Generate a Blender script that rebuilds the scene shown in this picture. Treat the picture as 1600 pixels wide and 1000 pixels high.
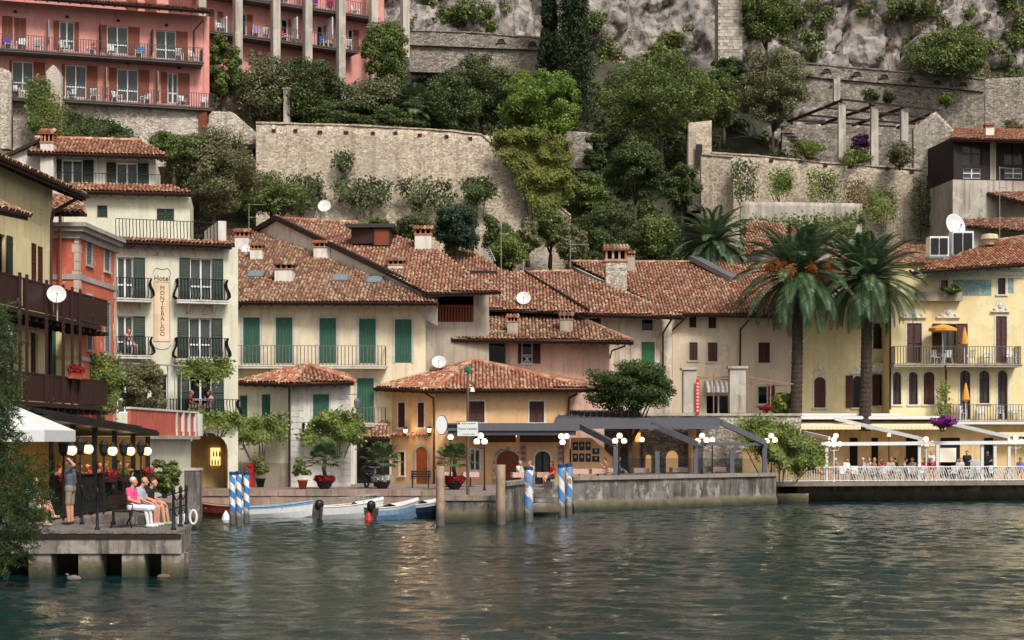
import bpy, math, random
import numpy as np
from mathutils import Vector, Matrix, noise

for o in list(bpy.data.objects):
    bpy.data.objects.remove(o)
R = math.radians
PI = math.pi
SC = bpy.context.scene
COL = SC.collection
# ------------------------------------------------------------------ camera
F, HOR, HC = 2600.0, 688.0, 3.5          # focal length in photo pixels, horizon row, eye height over the lake
cam = bpy.data.cameras.new('camera')
cam_o = bpy.data.objects.new('camera', cam)
COL.objects.link(cam_o)
cam_o.location = (0, 0, HC)
cam_o.rotation_euler = (R(90), 0, 0)
cam.sensor_width = 36.0
cam.lens = 36.0 * F / 1600.0
cam.shift_y = (HOR - 500.0) / 1600.0
cam.clip_end = 2000
SC.camera = cam_o
# ------------------------------------------------------------------ sky and sun (overcast late day)
SUN_EL, SUN_AZ = 46, 152                  # azimuth measured clockwise from +Y; behind the viewer, a little right
w = bpy.data.worlds.new('World')
SC.world = w
w.use_nodes = True
nt = w.node_tree
sky = nt.nodes.new('ShaderNodeTexSky')
sky.sky_type = 'NISHITA'
sky.sun_disc = False
sky.sun_elevation = R(SUN_EL)
sky.sun_rotation = R(SUN_AZ)
sky.dust_density = 4.0
sky.ozone_density = 1.0
hs = nt.nodes.new('ShaderNodeHueSaturation')
hs.inputs['Saturation'].default_value = 0.22
nt.links.new(sky.outputs[0], hs.inputs['Color'])
nt.links.new(hs.outputs[0], nt.nodes['Background'].inputs['Color'])
nt.nodes['Background'].inputs['Strength'].default_value = 0.062
sl = bpy.data.lights.new('sun', 'SUN')
sl.energy = 1.5
sl.angle = R(13)
sl.color = (1.0, 0.955, 0.89)
so = bpy.data.objects.new('sun', sl)
COL.objects.link(so)
_d = Vector((math.sin(R(SUN_AZ)) * math.cos(R(SUN_EL)), math.cos(R(SUN_AZ)) * math.cos(R(SUN_EL)), math.sin(R(SUN_EL))))
so.rotation_euler = _d.to_track_quat('Z', 'Y').to_euler()
SC.view_settings.view_transform = 'Standard'
SC.view_settings.look = 'None'
SC.view_settings.exposure = 0.97
SC.view_settings.gamma = 1.0

# ------------------------------------------------------------------ helpers: pixels to places
def at(x, y, D):
    return Vector(((x - 800.0) * D / F, D, HC + (HOR - y) * D / F))
def X(x, D):
    return (x - 800.0) * D / F
def Z(y, D):
    return HC + (HOR - y) * D / F
def Dw(y, z=0.0):                         # distance at which height z shows on row y
    return F * (HC - z) / (y - HOR)
CAM = Vector((0, 0, HC))
def ray(x, y):
    return Vector(((x - 800.0) / F, 1.0, (HOR - y) / F))

WM = {}
def wm(o):
    return WM.get(o.name, Matrix.Identity(4)) if o else Matrix.Identity(4)
def tag(o, label=None, cat=None, group=None, kind=None):
    if label: o['label'] = label
    if cat: o['category'] = cat
    if group: o['group'] = group
    if kind: o['kind'] = kind
    return o
def thing(name, label, cat, loc=(0, 0, 0), rz=0.0, group=None):
    o = bpy.data.objects.new(name, None)
    COL.objects.link(o)
    o.location = loc
    o.rotation_euler = (0, 0, rz)
    o.empty_display_size = 0.3
    WM[o.name] = Matrix.Translation(Vector(loc)) @ Matrix.Rotation(rz, 4, 'Z')
    return tag(o, label, cat, group)
def mesh_obj(name, me, parent=None):
    o = bpy.data.objects.new(name, me)
    COL.objects.link(o)
    if parent:
        o.parent = parent
        WM[o.name] = wm(parent)           # parts carry no transform of their own
    return o
def copy_tree(o, parent=None, loc=None, rz=None, label=None, group=None):
    c = o.copy()
    COL.objects.link(c)
    c.parent = parent
    if loc is not None: c.location = loc
    if rz is not None: c.rotation_euler = (0, 0, rz)
    if parent is None:
        WM[c.name] = Matrix.Translation(c.location) @ Matrix.Rotation(c.rotation_euler[2], 4, 'Z')
    if label: c['label'] = label
    if group: c['group'] = group
    for ch in [k for k in bpy.data.objects if k.parent == o]:
        copy_tree(ch, c)
    return c

class MB:
    """collects shapes that become ONE mesh object"""
    def __init__(s):
        s.v = []; s.f = []; s.m = []
    def add(s, vs, fs, m=0):
        b = len(s.v)
        s.v.extend([tuple(p) for p in vs])
        for f in fs:
            s.f.append(tuple(i + b for i in f)); s.m.append(m)
        return s
    def box(s, x0, x1, y0, y1, z0, z1, m=0):
        if x0 > x1: x0, x1 = x1, x0
        if y0 > y1: y0, y1 = y1, y0
        if z0 > z1: z0, z1 = z1, z0
        vs = [(x0, y0, z0), (x1, y0, z0), (x1, y1, z0), (x0, y1, z0), (x0, y0, z1), (x1, y0, z1), (x1, y1, z1), (x0, y1, z1)]
        return s.add(vs, [(3, 2, 1, 0), (4, 5, 6, 7), (0, 1, 5, 4), (1, 2, 6, 5), (2, 3, 7, 6), (3, 0, 4, 7)], m)
    def mbox(s, mat, sx, sy, sz, m=0):
        vs = [mat @ Vector((a * sx / 2, b * sy / 2, c * sz / 2)) for c in (-1, 1) for a, b in ((-1, -1), (1, -1), (1, 1), (-1, 1))]
        return s.add(vs, [(3, 2, 1, 0), (4, 5, 6, 7), (0, 1, 5, 4), (1, 2, 6, 5), (2, 3, 7, 6), (3, 0, 4, 7)], m)
    def bar(s, a, b, wd, ht, m=0):        # rectangular beam from a to b
        a = Vector(a); b = Vector(b)
        d = b - a
        L = d.length
        if L < 1e-6: return s
        q = d.to_track_quat('X', 'Z')
        return s.mbox(Matrix.Translation((a + b) / 2) @ q.to_matrix().to_4x4(), L, wd, ht, m)
    def tube(s, pts, r, n=6, m=0, cap=True):
        pts = [Vector(p) for p in pts]
        k = len(pts)
        rs = r if isinstance(r, (list, tuple)) else [r] * k
        base = len(s.v)
        prev = None
        for i, p in enumerate(pts):
            t = (pts[min(i + 1, k - 1)] - pts[max(i - 1, 0)])
            if t.length < 1e-9: t = Vector((0, 0, 1))
            t.normalize()
            if prev is None:
                up = Vector((0, 0, 1)) if abs(t.z) < 0.9 else Vector((1, 0, 0))
                a = t.cross(up).normalized()
            else:
                a = (prev - t * prev.dot(t))
                if a.length < 1e-6: a = t.cross(Vector((0.3, 0.5, 0.8)))
                a.normalize()
            prev = a
            b = t.cross(a)
            for j in range(n):
                th = 2 * PI * j / n
                s.v.append(tuple(p + (a * math.cos(th) + b * math.sin(th)) * rs[i]))
        for i in range(k - 1):
            for j in range(n):
                q = base + i * n
                s.f.append((q + j, q + (j + 1) % n, q + n + (j + 1) % n, q + n + j)); s.m.append(m)
        if cap:
            s.f.append(tuple(base + j for j in range(n))[::-1]); s.m.append(m)
            s.f.append(tuple(base + (k - 1) * n + j for j in range(n))); s.m.append(m)
        return s
    def lathe(s, prof, c=(0, 0, 0), n=12, m=0, sx=1, sy=1):
        base = len(s.v)
        for r, z in prof:
            for j in range(n):
                th = 2 * PI * j / n
                s.v.append((c[0] + r * math.cos(th) * sx, c[1] + r * math.sin(th) * sy, c[2] + z))
        for i in range(len(prof) - 1):
            for j in range(n):
                q = base + i * n
                s.f.append((q + j, q + (j + 1) % n, q + n + (j + 1) % n, q + n + j)); s.m.append(m)
        s.f.append(tuple(base + j for j in range(n))[::-1]); s.m.append(m)
        s.f.append(tuple(base + (len(prof) - 1) * n + j for j in range(n))); s.m.append(m)
        return s
    def ball(s, c, r, n=10, k=6, m=0):
        rr = r if isinstance(r, (tuple, list)) else (r, r, r)
        prof = [(max(1e-3, math.sin(PI * i / k)), -math.cos(PI * i / k)) for i in range(k + 1)]
        base = len(s.v)
        s.lathe(prof, (0, 0, 0), n, m)
        for i in range(base, len(s.v)):
            p = s.v[i]
            s.v[i] = (c[0] + p[0] * rr[0], c[1] + p[1] * rr[1], c[2] + p[2] * rr[2])
        return s
    def prism(s, poly, y0, y1, m=0):      # polygon in (x,z), front at y0, back at y1
        n = len(poly)
        vs = [(p[0], y0, p[1]) for p in poly] + [(p[0], y1, p[1]) for p in poly]
        fs = [tuple(range(n)), tuple(range(2 * n - 1, n - 1, -1))]
        fs += [(i, i + n, (i + 1) % n + n, (i + 1) % n) for i in range(n)]
        return s.add(vs, fs, m)
    def slab(s, poly, z0, z1, m=0):       # polygon in (x,y), bottom z0, top z1
        n = len(poly)
        ar = sum(poly[i][0] * poly[(i + 1) % n][1] - poly[(i + 1) % n][0] * poly[i][1] for i in range(n))
        if ar < 0: poly = poly[::-1]
        vs = [(p[0], p[1], z0) for p in poly] + [(p[0], p[1], z1) for p in poly]
        fs = [tuple(range(n))[::-1], tuple(range(n, 2 * n))]
        fs += [(i, (i + 1) % n, (i + 1) % n + n, i + n) for i in range(n)]
        return s.add(vs, fs, m)
    def xf(s, mat, i0=0):
        for i in range(i0, len(s.v)):
            s.v[i] = tuple(mat @ Vector(s.v[i]))
        return s
    def mesh(s, name, mats, smooth=False):
        me = bpy.data.meshes.new(name)
        me.from_pydata(s.v, [], s.f)
        mats = mats if isinstance(mats, (list, tuple)) else [mats]
        for mt in mats: me.materials.append(mt)
        if len(mats) > 1:
            me.polygons.foreach_set('material_index', s.m)
        if smooth:
            me.polygons.foreach_set('use_smooth', [True] * len(me.polygons))
        me.update()
        return me
    def build(s, name, mats, parent=None, smooth=False, world=False, kind=None):
        if world and parent:
            s.xf(wm(parent).inverted())
        o = mesh_obj(name, s.mesh(name, mats, smooth), parent)
        if kind: o['kind'] = kind
        return o

def np_mesh(name, V, Fq, mat, smooth=False):
    """fast mesh from numpy arrays; faces all with the same corner count"""
    V = np.asarray(V, dtype=np.float32); Fq = np.asarray(Fq, dtype=np.int32)
    me = bpy.data.meshes.new(name)
    nf, k = Fq.shape
    me.vertices.add(len(V)); me.vertices.foreach_set('co', V.ravel())
    me.loops.add(nf * k); me.loops.foreach_set('vertex_index', Fq.ravel())
    me.polygons.add(nf)
    me.polygons.foreach_set('loop_start', np.arange(0, nf * k, k, dtype=np.int32))
    if smooth: me.polygons.foreach_set('use_smooth', np.ones(nf, dtype=bool))
    me.materials.append(mat)
    me.update(calc_edges=True)
    return me

# ------------------------------------------------------------------ materials
MATS = {}
def rgb(h, k=1.0):
    """sRGB 0-255 triple -> linear"""
    out = []
    for c in h:
        c = c / 255.0
        out.append((c / 12.92 if c <= 0.04045 else ((c + 0.055) / 1.055) ** 2.4) * k)
    return tuple(out) + (1.0,)
def newmat(name):
    m = bpy.data.materials.new(name)
    m.use_nodes = True
    return m, m.node_tree, m.node_tree.nodes['Principled BSDF']
def N(t, ty, **kw):
    n = t.nodes.new(ty)
    for k, v in kw.items():
        if k.startswith('_'): setattr(n, k[1:], v)
        else:
            key = int(k[1:]) if k[0] == 'i' and k[1:].isdigit() else k.replace('__', ' ')
            if hasattr(v, 'is_linked') or isinstance(v, bpy.types.NodeSocket): t.links.new(v, n.inputs[key])
            else: n.inputs[key].default_value = v
    return n
def mix(t, fac, a, b, bt='MIX'):
    n = t.nodes.new('ShaderNodeMix'); n.data_type = 'RGBA'; n.blend_type = bt
    for i, v in ((0, fac), (6, a), (7, b)):
        if isinstance(v, bpy.types.NodeSocket): t.links.new(v, n.inputs[i])
        else: n.inputs[i].default_value = v
    return n.outputs[2]
def ramp(t, src, stops):
    n = t.nodes.new('ShaderNodeValToRGB')
    t.links.new(src, n.inputs[0])
    el = n.color_ramp.elements
    while len(el) < len(stops): el.new(0.5)
    for e, (p, c) in zip(el, stops):
        e.position = p
        e.color = c if len(c) == 4 else tuple(c) + (1,)
    return n.outputs[0]
def g(v): return (v, v, v, 1)
def pos(t, sx=1, sy=1, sz=1):
    gm = t.nodes.new('ShaderNodeNewGeometry')
    mp = t.nodes.new('ShaderNodeMapping')
    mp.inputs['Scale'].default_value = (sx, sy, sz)
    t.links.new(gm.outputs['Position'], mp.inputs[0])
    return mp.outputs[0]
def noi(t, vec, scale, detail=5, rough=0.6):
    return N(t, 'ShaderNodeTexNoise', Vector=vec, Scale=scale, Detail=detail, Roughness=rough).outputs[0]
def bump(t, bsdf, h, strength, dist=0.02):
    b = N(t, 'ShaderNodeBump', Strength=strength, Distance=dist, Height=h)
    t.links.new(b.outputs[0], bsdf.inputs['Normal'])
def plain(name, c, rough=0.6, metal=0.0, var=0.25, scale=6.0, bmp=0.15, spec=0.3):
    """painted / metal / cloth surface with slight wear"""
    if name in MATS: return MATS[name]
    m, t, b = newmat(name)
    p = pos(t)
    n = noi(t, p, scale, 6)
    dark = tuple(x * (1 - var) for x in c[:3]) + (1,)
    lite = tuple(min(1, x * (1 + var * 0.6)) for x in c[:3]) + (1,)
    t.links.new(ramp(t, n, [(0.3, dark), (0.7, lite)]), b.inputs['Base Color'])
    b.inputs['Roughness'].default_value = rough
    b.inputs['Metallic'].default_value = metal
    b.inputs['Specular IOR Level'].default_value = spec
    if bmp: bump(t, b, noi(t, p, scale * 8, 3), bmp, 0.01)
    MATS[name] = m
    return m
def plaster(name, c, stain=None, amount=0.35, streak=0.3, peel=None, peel_at=0.62, base_dirt=0.0, bands=None):
    """old render: blotches, rain streaks, chips showing another colour"""
    if name in MATS: return MATS[name]
    m, t, b = newmat(name)
    p = pos(t)
    stain = stain or tuple(x * 0.62 for x in c[:3]) + (1,)
    n1 = noi(t, p, 0.55, 8, 0.65)
    f1 = ramp(t, n1, [(0.38, g(0)), (0.72, g(min(1, amount * 1.35)))])
    col = mix(t, f1, c, stain)
    n2 = noi(t, pos(t, 3.2, 3.2, 0.22), 1.2, 6, 0.6)
    f2 = ramp(t, n2, [(0.47, g(0)), (0.74, g(min(1, streak * 1.6)))])
    col = mix(t, f2, col, tuple(x * 0.55 for x in stain[:3]) + (1,))
    n5 = noi(t, p, 0.9, 3, 0.5)
    col = mix(t, ramp(t, n5, [(0.57, g(0)), (0.59, g(0.5))]), col, tuple(min(1, x * 1.14) for x in c[:3]) + (1,))
    n3 = noi(t, p, 9, 5)
    col = mix(t, 0.22, col, ramp(t, n3, [(0.3, g(0.35)), (0.7, g(0.75))]), 'SOFT_LIGHT')
    if peel:
        n4 = noi(t, pos(t, 1.3, 1.3, 0.8), 1.1, 9, 0.68)
        f4 = ramp(t, n4, [(peel_at, g(0)), (peel_at + 0.025, g(1))])
        col = mix(t, f4, col, peel)
    t.links.new(col, b.inputs['Base Color'])
    b.inputs['Roughness'].default_value = 0.9
    b.inputs['Specular IOR Level'].default_value = 0.15
    bump(t, b, noi(t, p, 14, 8, 0.7), 0.35, 0.02)
    MATS[name] = m
    return m
def stone(name, c1, c2, mortar, sc=3.0, squash=1.5, patch=None, patch_at=0.55, bs=0.8):
    """rubble masonry: stones, mortar, patches of old render"""
    if name in MATS: return MATS[name]
    m, t, b = newmat(name)
    p = pos(t, 1, 1, squash)
    wob = N(t, 'ShaderNodeTexNoise', Vector=p, Scale=3.0, Detail=2)
    pv = N(t, 'ShaderNodeVectorMath', _operation='MULTIPLY_ADD')
    t.links.new(wob.outputs[1], pv.inputs[0]); pv.inputs[1].default_value = (0.25, 0.25, 0.25); t.links.new(p, pv.inputs[2])
    v1 = N(t, 'ShaderNodeTexVoronoi', Vector=pv.outputs[0], Scale=sc)
    v2 = N(t, 'ShaderNodeTexVoronoi', _feature='DISTANCE_TO_EDGE', Vector=pv.outputs[0], Scale=sc)
    sep = N(t, 'ShaderNodeSeparateColor', Color=v1.outputs['Color'])
    col = ramp(t, sep.outputs[0], [(0.0, c1), (0.55, c2), (1.0, tuple(min(1, x * 1.25) for x in c2[:3]) + (1,))])
    col = mix(t, 0.6, col, ramp(t, noi(t, p, 6, 6), [(0.3, g(0.3)), (0.7, g(0.7))]), 'OVERLAY')
    edge = ramp(t, v2.outputs[0], [(0.01, g(0)), (0.09, g(1))])
    col = mix(t, edge, mortar, col)
    big = noi(t, pos(t), 0.35, 7, 0.65)
    if patch:
        col = mix(t, ramp(t, big, [(patch_at, g(0)), (patch_at + 0.12, g(0.75))]), col, patch)
    st = noi(t, pos(t, 2, 2, 0.18), 1.0, 6, 0.6)
    col = mix(t, ramp(t, st, [(0.5, g(0)), (0.8, g(0.55))]), col, tuple(x * 0.4 for x in c1[:3]) + (1,))
    t.links.new(col, b.inputs['Base Color'])
    b.inputs['Roughness'].default_value = 0.95
    b.inputs['Specular IOR Level'].default_value = 0.1
    hgt = mix(t, 0.35, edge, noi(t, p, 10, 6))
    bump(t, b, hgt, bs, 0.06)
    MATS[name] = m
    return m
def tiles(name, stops, dirt=(0.05, 0.04, 0.03, 1), dirt_amt=0.5):
    """barrel tiles: each tile its own fired colour, lichen and soot on top"""
    if name in MATS: return MATS[name]
    m, t, b = newmat(name)
    gm = t.nodes.new('ShaderNodeNewGeometry')
    wb = noi(t, pos(t), 0.45, 4)
    ad = N(t, 'ShaderNodeMath', _operation='MULTIPLY_ADD', i0=wb, i1=1.5, i2=-0.75)
    sm = N(t, 'ShaderNodeMath', _operation='ADD', i0=gm.outputs['Random Per Island'], i1=ad.outputs[0])
    cl = N(t, 'ShaderNodeClamp', Value=sm.outputs[0])
    col = ramp(t, cl.outputs[0], stops)
    n = noi(t, pos(t), 7, 6, 0.7)
    col = mix(t, ramp(t, n, [(0.45, g(0)), (0.72, g(dirt_amt))]), col, dirt)
    t.links.new(col, b.inputs['Base Color'])
    b.inputs['Roughness'].default_value = 0.92
    b.inputs['Specular IOR Level'].default_value = 0.12
    bump(t, b, noi(t, pos(t), 40, 4), 0.3, 0.01)
    MATS[name] = m
    return m
def leaf(name, c1, c2, c3=None, trans=0.25, rough=0.6):
    """leaves: every leaf its own shade between c1 and c2 (c3 for the odd one)"""
    if name in MATS: return MATS[name]
    m, t, b = newmat(name)
    gm = t.nodes.new('ShaderNodeNewGeometry')
    wb = noi(t, pos(t), 0.9, 3)
    f = N(t, 'ShaderNodeMath', _operation='MULTIPLY_ADD', i0=wb, i1=1.2, i2=-0.6)
    s_ = N(t, 'ShaderNodeMath', _operation='ADD', i0=gm.outputs['Random Per Island'], i1=f.outputs[0])
    col = ramp(t, N(t, 'ShaderNodeClamp', Value=s_.outputs[0]).outputs[0],
               [(0.0, c1), (0.85, c2), (1.0, c3 or tuple(min(1, x * 1.5) for x in c2[:3]) + (1,))])
    t.links.new(col, b.inputs['Base Color'])
    b.inputs['Roughness'].default_value = rough
    b.inputs['Specular IOR Level'].default_value = 0.25
    out = t.nodes['Material Output']
    tr = N(t, 'ShaderNodeBsdfTranslucent', Color=col)
    mx = N(t, 'ShaderNodeMixShader', Fac=trans)
    t.links.new(b.outputs[0], mx.inputs[1]); t.links.new(tr.outputs[0], mx.inputs[2])
    t.links.new(mx.outputs[0], out.inputs['Surface'])
    MATS[name] = m
    return m
def glow(name, c, strength):
    if name in MATS: return MATS[name]
    m, t, b = newmat(name)
    b.inputs['Base Color'].default_value = (0.8, 0.8, 0.75, 1)
    b.inputs['Emission Color'].default_value = c
    b.inputs['Emission Strength'].default_value = strength
    b.inputs['Roughness'].default_value = 0.3
    MATS[name] = m
    return m
def glass_mat():
    m, t, b = newmat('window_glass')
    out = t.nodes['Material Output']
    b.inputs['Base Color'].default_value = (0.012, 0.015, 0.018, 1)
    b.inputs['Roughness'].default_value = 0.06
    b.inputs['Specular IOR Level'].default_value = 0.6
    bump(t, b, noi(t, pos(t), 1.6, 2), 0.04, 0.05)
    tr = N(t, 'ShaderNodeBsdfTransparent', Color=(0.8, 0.83, 0.83, 1))
    mx = N(t, 'ShaderNodeMixShader', Fac=0.72)
    t.links.new(b.outputs[0], mx.inputs[1]); t.links.new(tr.outputs[0], mx.inputs[2])
    t.links.new(mx.outputs[0], out.inputs['Surface'])
    return m
GLASS = glass_mat()

def concrete(name, c, tide=0.55):
    """quay concrete: vertical runs, pale lime patches, dark green weed up to the tide line"""
    if name in MATS: return MATS[name]
    m, t, b = newmat(name)
    p = pos(t)
    col = ramp(t, noi(t, p, 0.8, 8, 0.65), [(0.3, tuple(x * 0.45 for x in c[:3])), (0.52, c), (0.75, tuple(min(1, x * 1.55) for x in c[:3]))])
    stv = noi(t, pos(t, 2.6, 2.6, 0.3), 1.2, 8, 0.7)
    col = mix(t, ramp(t, stv, [(0.46, g(0)), (0.62, g(0.8))]), col, (0.035, 0.032, 0.029, 1))
    col = mix(t, ramp(t, noi(t, pos(t, 1.0, 1.0, 0.7), 1.0, 9, 0.75), [(0.53, g(0)), (0.6, g(0.7))]), col, (0.42, 0.38, 0.32, 1))
    gm = t.nodes.new('ShaderNodeNewGeometry')
    sp = N(t, 'ShaderNodeSeparateXYZ', Vector=gm.outputs['Position'])
    zz = N(t, 'ShaderNodeMath', _operation='MULTIPLY_ADD', i0=noi(t, p, 1.8, 6), i1=0.5, i2=-0.25)
    zs = N(t, 'ShaderNodeMath', _operation='ADD', i0=sp.outputs[2], i1=zz.outputs[0])
    dv = N(t, 'ShaderNodeMath', _operation='DIVIDE', i0=zs.outputs[0], i1=1.0)
    wd = ramp(t, dv.outputs[0], [(0.0, (0.012, 0.016, 0.008)), (tide * 0.45, (0.06, 0.065, 0.022)), (tide * 0.8, (0.16, 0.12, 0.075)), (tide, (0.2, 0.16, 0.11))])
    wf = ramp(t, dv.outputs[0], [(tide * 0.85, g(0.9)), (tide * 1.1, g(0))])
    col = mix(t, wf, col, wd)
    t.links.new(col, b.inputs['Base Color'])
    b.inputs['Roughness'].default_value = 0.85
    bump(t, b, noi(t, p, 8, 8, 0.7), 0.6, 0.04)
    MATS[name] = m
    return m
# ------------------------------------------------------------------ shared materials
WHITE = plain('white_paint', (0.72, 0.72, 0.70, 1), 0.5, var=0.1)
PLASTIC = plain('white_plastic', (0.76, 0.76, 0.76, 1), 0.45, var=0.06, bmp=0)
TRIM = plaster('pale_stone_trim', rgb((206, 198, 186)), amount=0.3, streak=0.25)
BROWNW = plain('brown_shutter_wood', rgb((76, 40, 32)), 0.6, var=0.3)
RUSTW = plain('rust_red_shutter', rgb((122, 62, 40)), 0.6, var=0.2)
GREENW = plain('green_shutter_paint', rgb((50, 92, 74)), 0.6, var=0.22)
DGREENW = plain('dark_green_shutter', rgb((44, 58, 46)), 0.6, var=0.22)
BLUEW = plain('grey_blue_shutter', rgb((104, 110, 120)), 0.7, var=0.22)
IRON = plain('black_iron', (0.018, 0.018, 0.02, 1), 0.55, metal=0.3, var=0.3)
GREYMET = plain('grey_metal', (0.22, 0.23, 0.24, 1), 0.5, metal=0.5, var=0.2)
GALV = plain('galvanised_metal', (0.42, 0.43, 0.43, 1), 0.5, metal=0.5, var=0.2)
GUTTER = plain('brown_gutter', rgb((72, 52, 46)), 0.55, metal=0.3, var=0.2)
DARKW = plain('dark_brown_wood', rgb((52, 38, 32)), 0.75, var=0.35)
TIMBER = plain('brown_timber', rgb((88, 58, 42)), 0.75, var=0.35)
CURT = plain('curtain_cloth', (0.62, 0.61, 0.56, 1), 0.9, var=0.12)
CURTG = plain('grey_curtain_cloth', (0.36, 0.36, 0.33, 1), 0.9, var=0.2)
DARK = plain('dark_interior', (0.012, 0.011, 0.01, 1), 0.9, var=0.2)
SOIL = plain('tile_bed', rgb((126, 88, 74)), 0.95, var=0.4)
COPPO = tiles('old_barrel_tiles', [(0.0, rgb((129, 96, 79))), (0.2, rgb((153, 107, 86))), (0.42, rgb((172, 115, 92))), (0.6, rgb((181, 127, 102))),
                                   (0.74, rgb((194, 157, 129))), (0.9, rgb((204, 180, 149))), (1.0, rgb((144, 120, 100)))], dirt_amt=0.35)
COPPO2 = tiles('red_barrel_tiles', [(0.0, rgb((144, 98, 79))), (0.3, rgb((169, 110, 86))), (0.55, rgb((181, 121, 96))), (0.74, rgb((193, 151, 123))), (0.9, rgb((201, 173, 142))), (1.0, rgb((139, 109, 91)))], dirt_amt=0.25)
COPPO3 = tiles('weathered_grey_tiles', [(0.0, rgb((117, 91, 76))), (0.3, rgb((145, 107, 87))), (0.52, rgb((166, 117, 94))), (0.72, rgb((182, 148, 121))), (0.9, rgb((197, 173, 142))), (1.0, rgb((152, 129, 108)))], dirt_amt=0.42)

# ------------------------------------------------------------------ window, shutter, railing pieces
def shutter_mesh(u0, u1, z0, z1, y0, y1, kind, mt):
    mb = MB()
    w_ = u1 - u0
    if kind == 'board':
        k = max(2, int(round(w_ / 0.13)))
        for i in range(k):
            a = u0 + w_ * i / k; b = u0 + w_ * (i + 1) / k
            mb.box(a + 0.006, b - 0.006, y0 + 0.012, y1, z0, z1)
        h = z1 - z0
        for zz in (z0 + h * 0.16, z0 + h * 0.84):
            mb.box(u0, u1, y0, y0 + 0.012, zz - 0.03, zz + 0.03)
    else:
        fw = min(0.06, w_ * 0.16)
        mb.box(u0, u0 + fw, y0, y1, z0, z1); mb.box(u1 - fw, u1, y0, y1, z0, z1)
        mid = (z0 + z1) / 2
        for zz in (z0, mid - fw / 2, z1 - fw):
            mb.box(u0 + fw, u1 - fw, y0, y1, zz, zz + fw)
        for a, b in ((z0 + fw, mid - fw / 2), (mid + fw / 2, z1 - fw)):
            k = max(3, int((b - a) / 0.11))
            for i in range(k):
                zz = a + (b - a) * i / k; zt = a + (b - a) * (i + 1) / k
                ym = (y0 + y1) / 2
                mb.add([(u0 + fw, y0 + 0.005, zz), (u1 - fw, y0 + 0.005, zz), (u1 - fw, y1 - 0.005, zt), (u0 + fw, y1 - 0.005, zt)], [(0, 1, 2, 3)])
    return mb

def belly_rail(mb, pts, h, sp=0.14, r=0.011, belly=0.16, m=0):
    """wrought-iron railing with bellied balusters along a poly-line (outward = right of travel)"""
    for a, b in zip(pts[:-1], pts[1:]):
        a = Vector(a); b = Vector(b)
        d = (b - a); L = d.length; d.normalize()
        o = Vector((d.y, -d.x, 0))
        k = max(2, int(L / sp))
        for i in range(k + 1):
            p = a + d * (L * i / k)
            if belly:
                pr = [(0, 0.02), (belly, 0.18), (belly * 0.9, 0.34), (0.03, 0.62), (-0.01, 0.8), (0.05, 1.0)]
                mb.tube([p + o * x + Vector((0, 0, zz * h)) for x, zz in pr], r, 4, m)
            else:
                mb.tube([p, p + Vector((0, 0, h))], r, 4, m)
        mb.bar(a + Vector((0, 0, h)) + o * (0.05 if belly else 0), b + Vector((0, 0, h)) + o * (0.05 if belly else 0), 0.04, 0.03, m)
        mb.bar(a + Vector((0, 0, 0.05)), b + Vector((0, 0, 0.05)), 0.03, 0.025, m)

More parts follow.
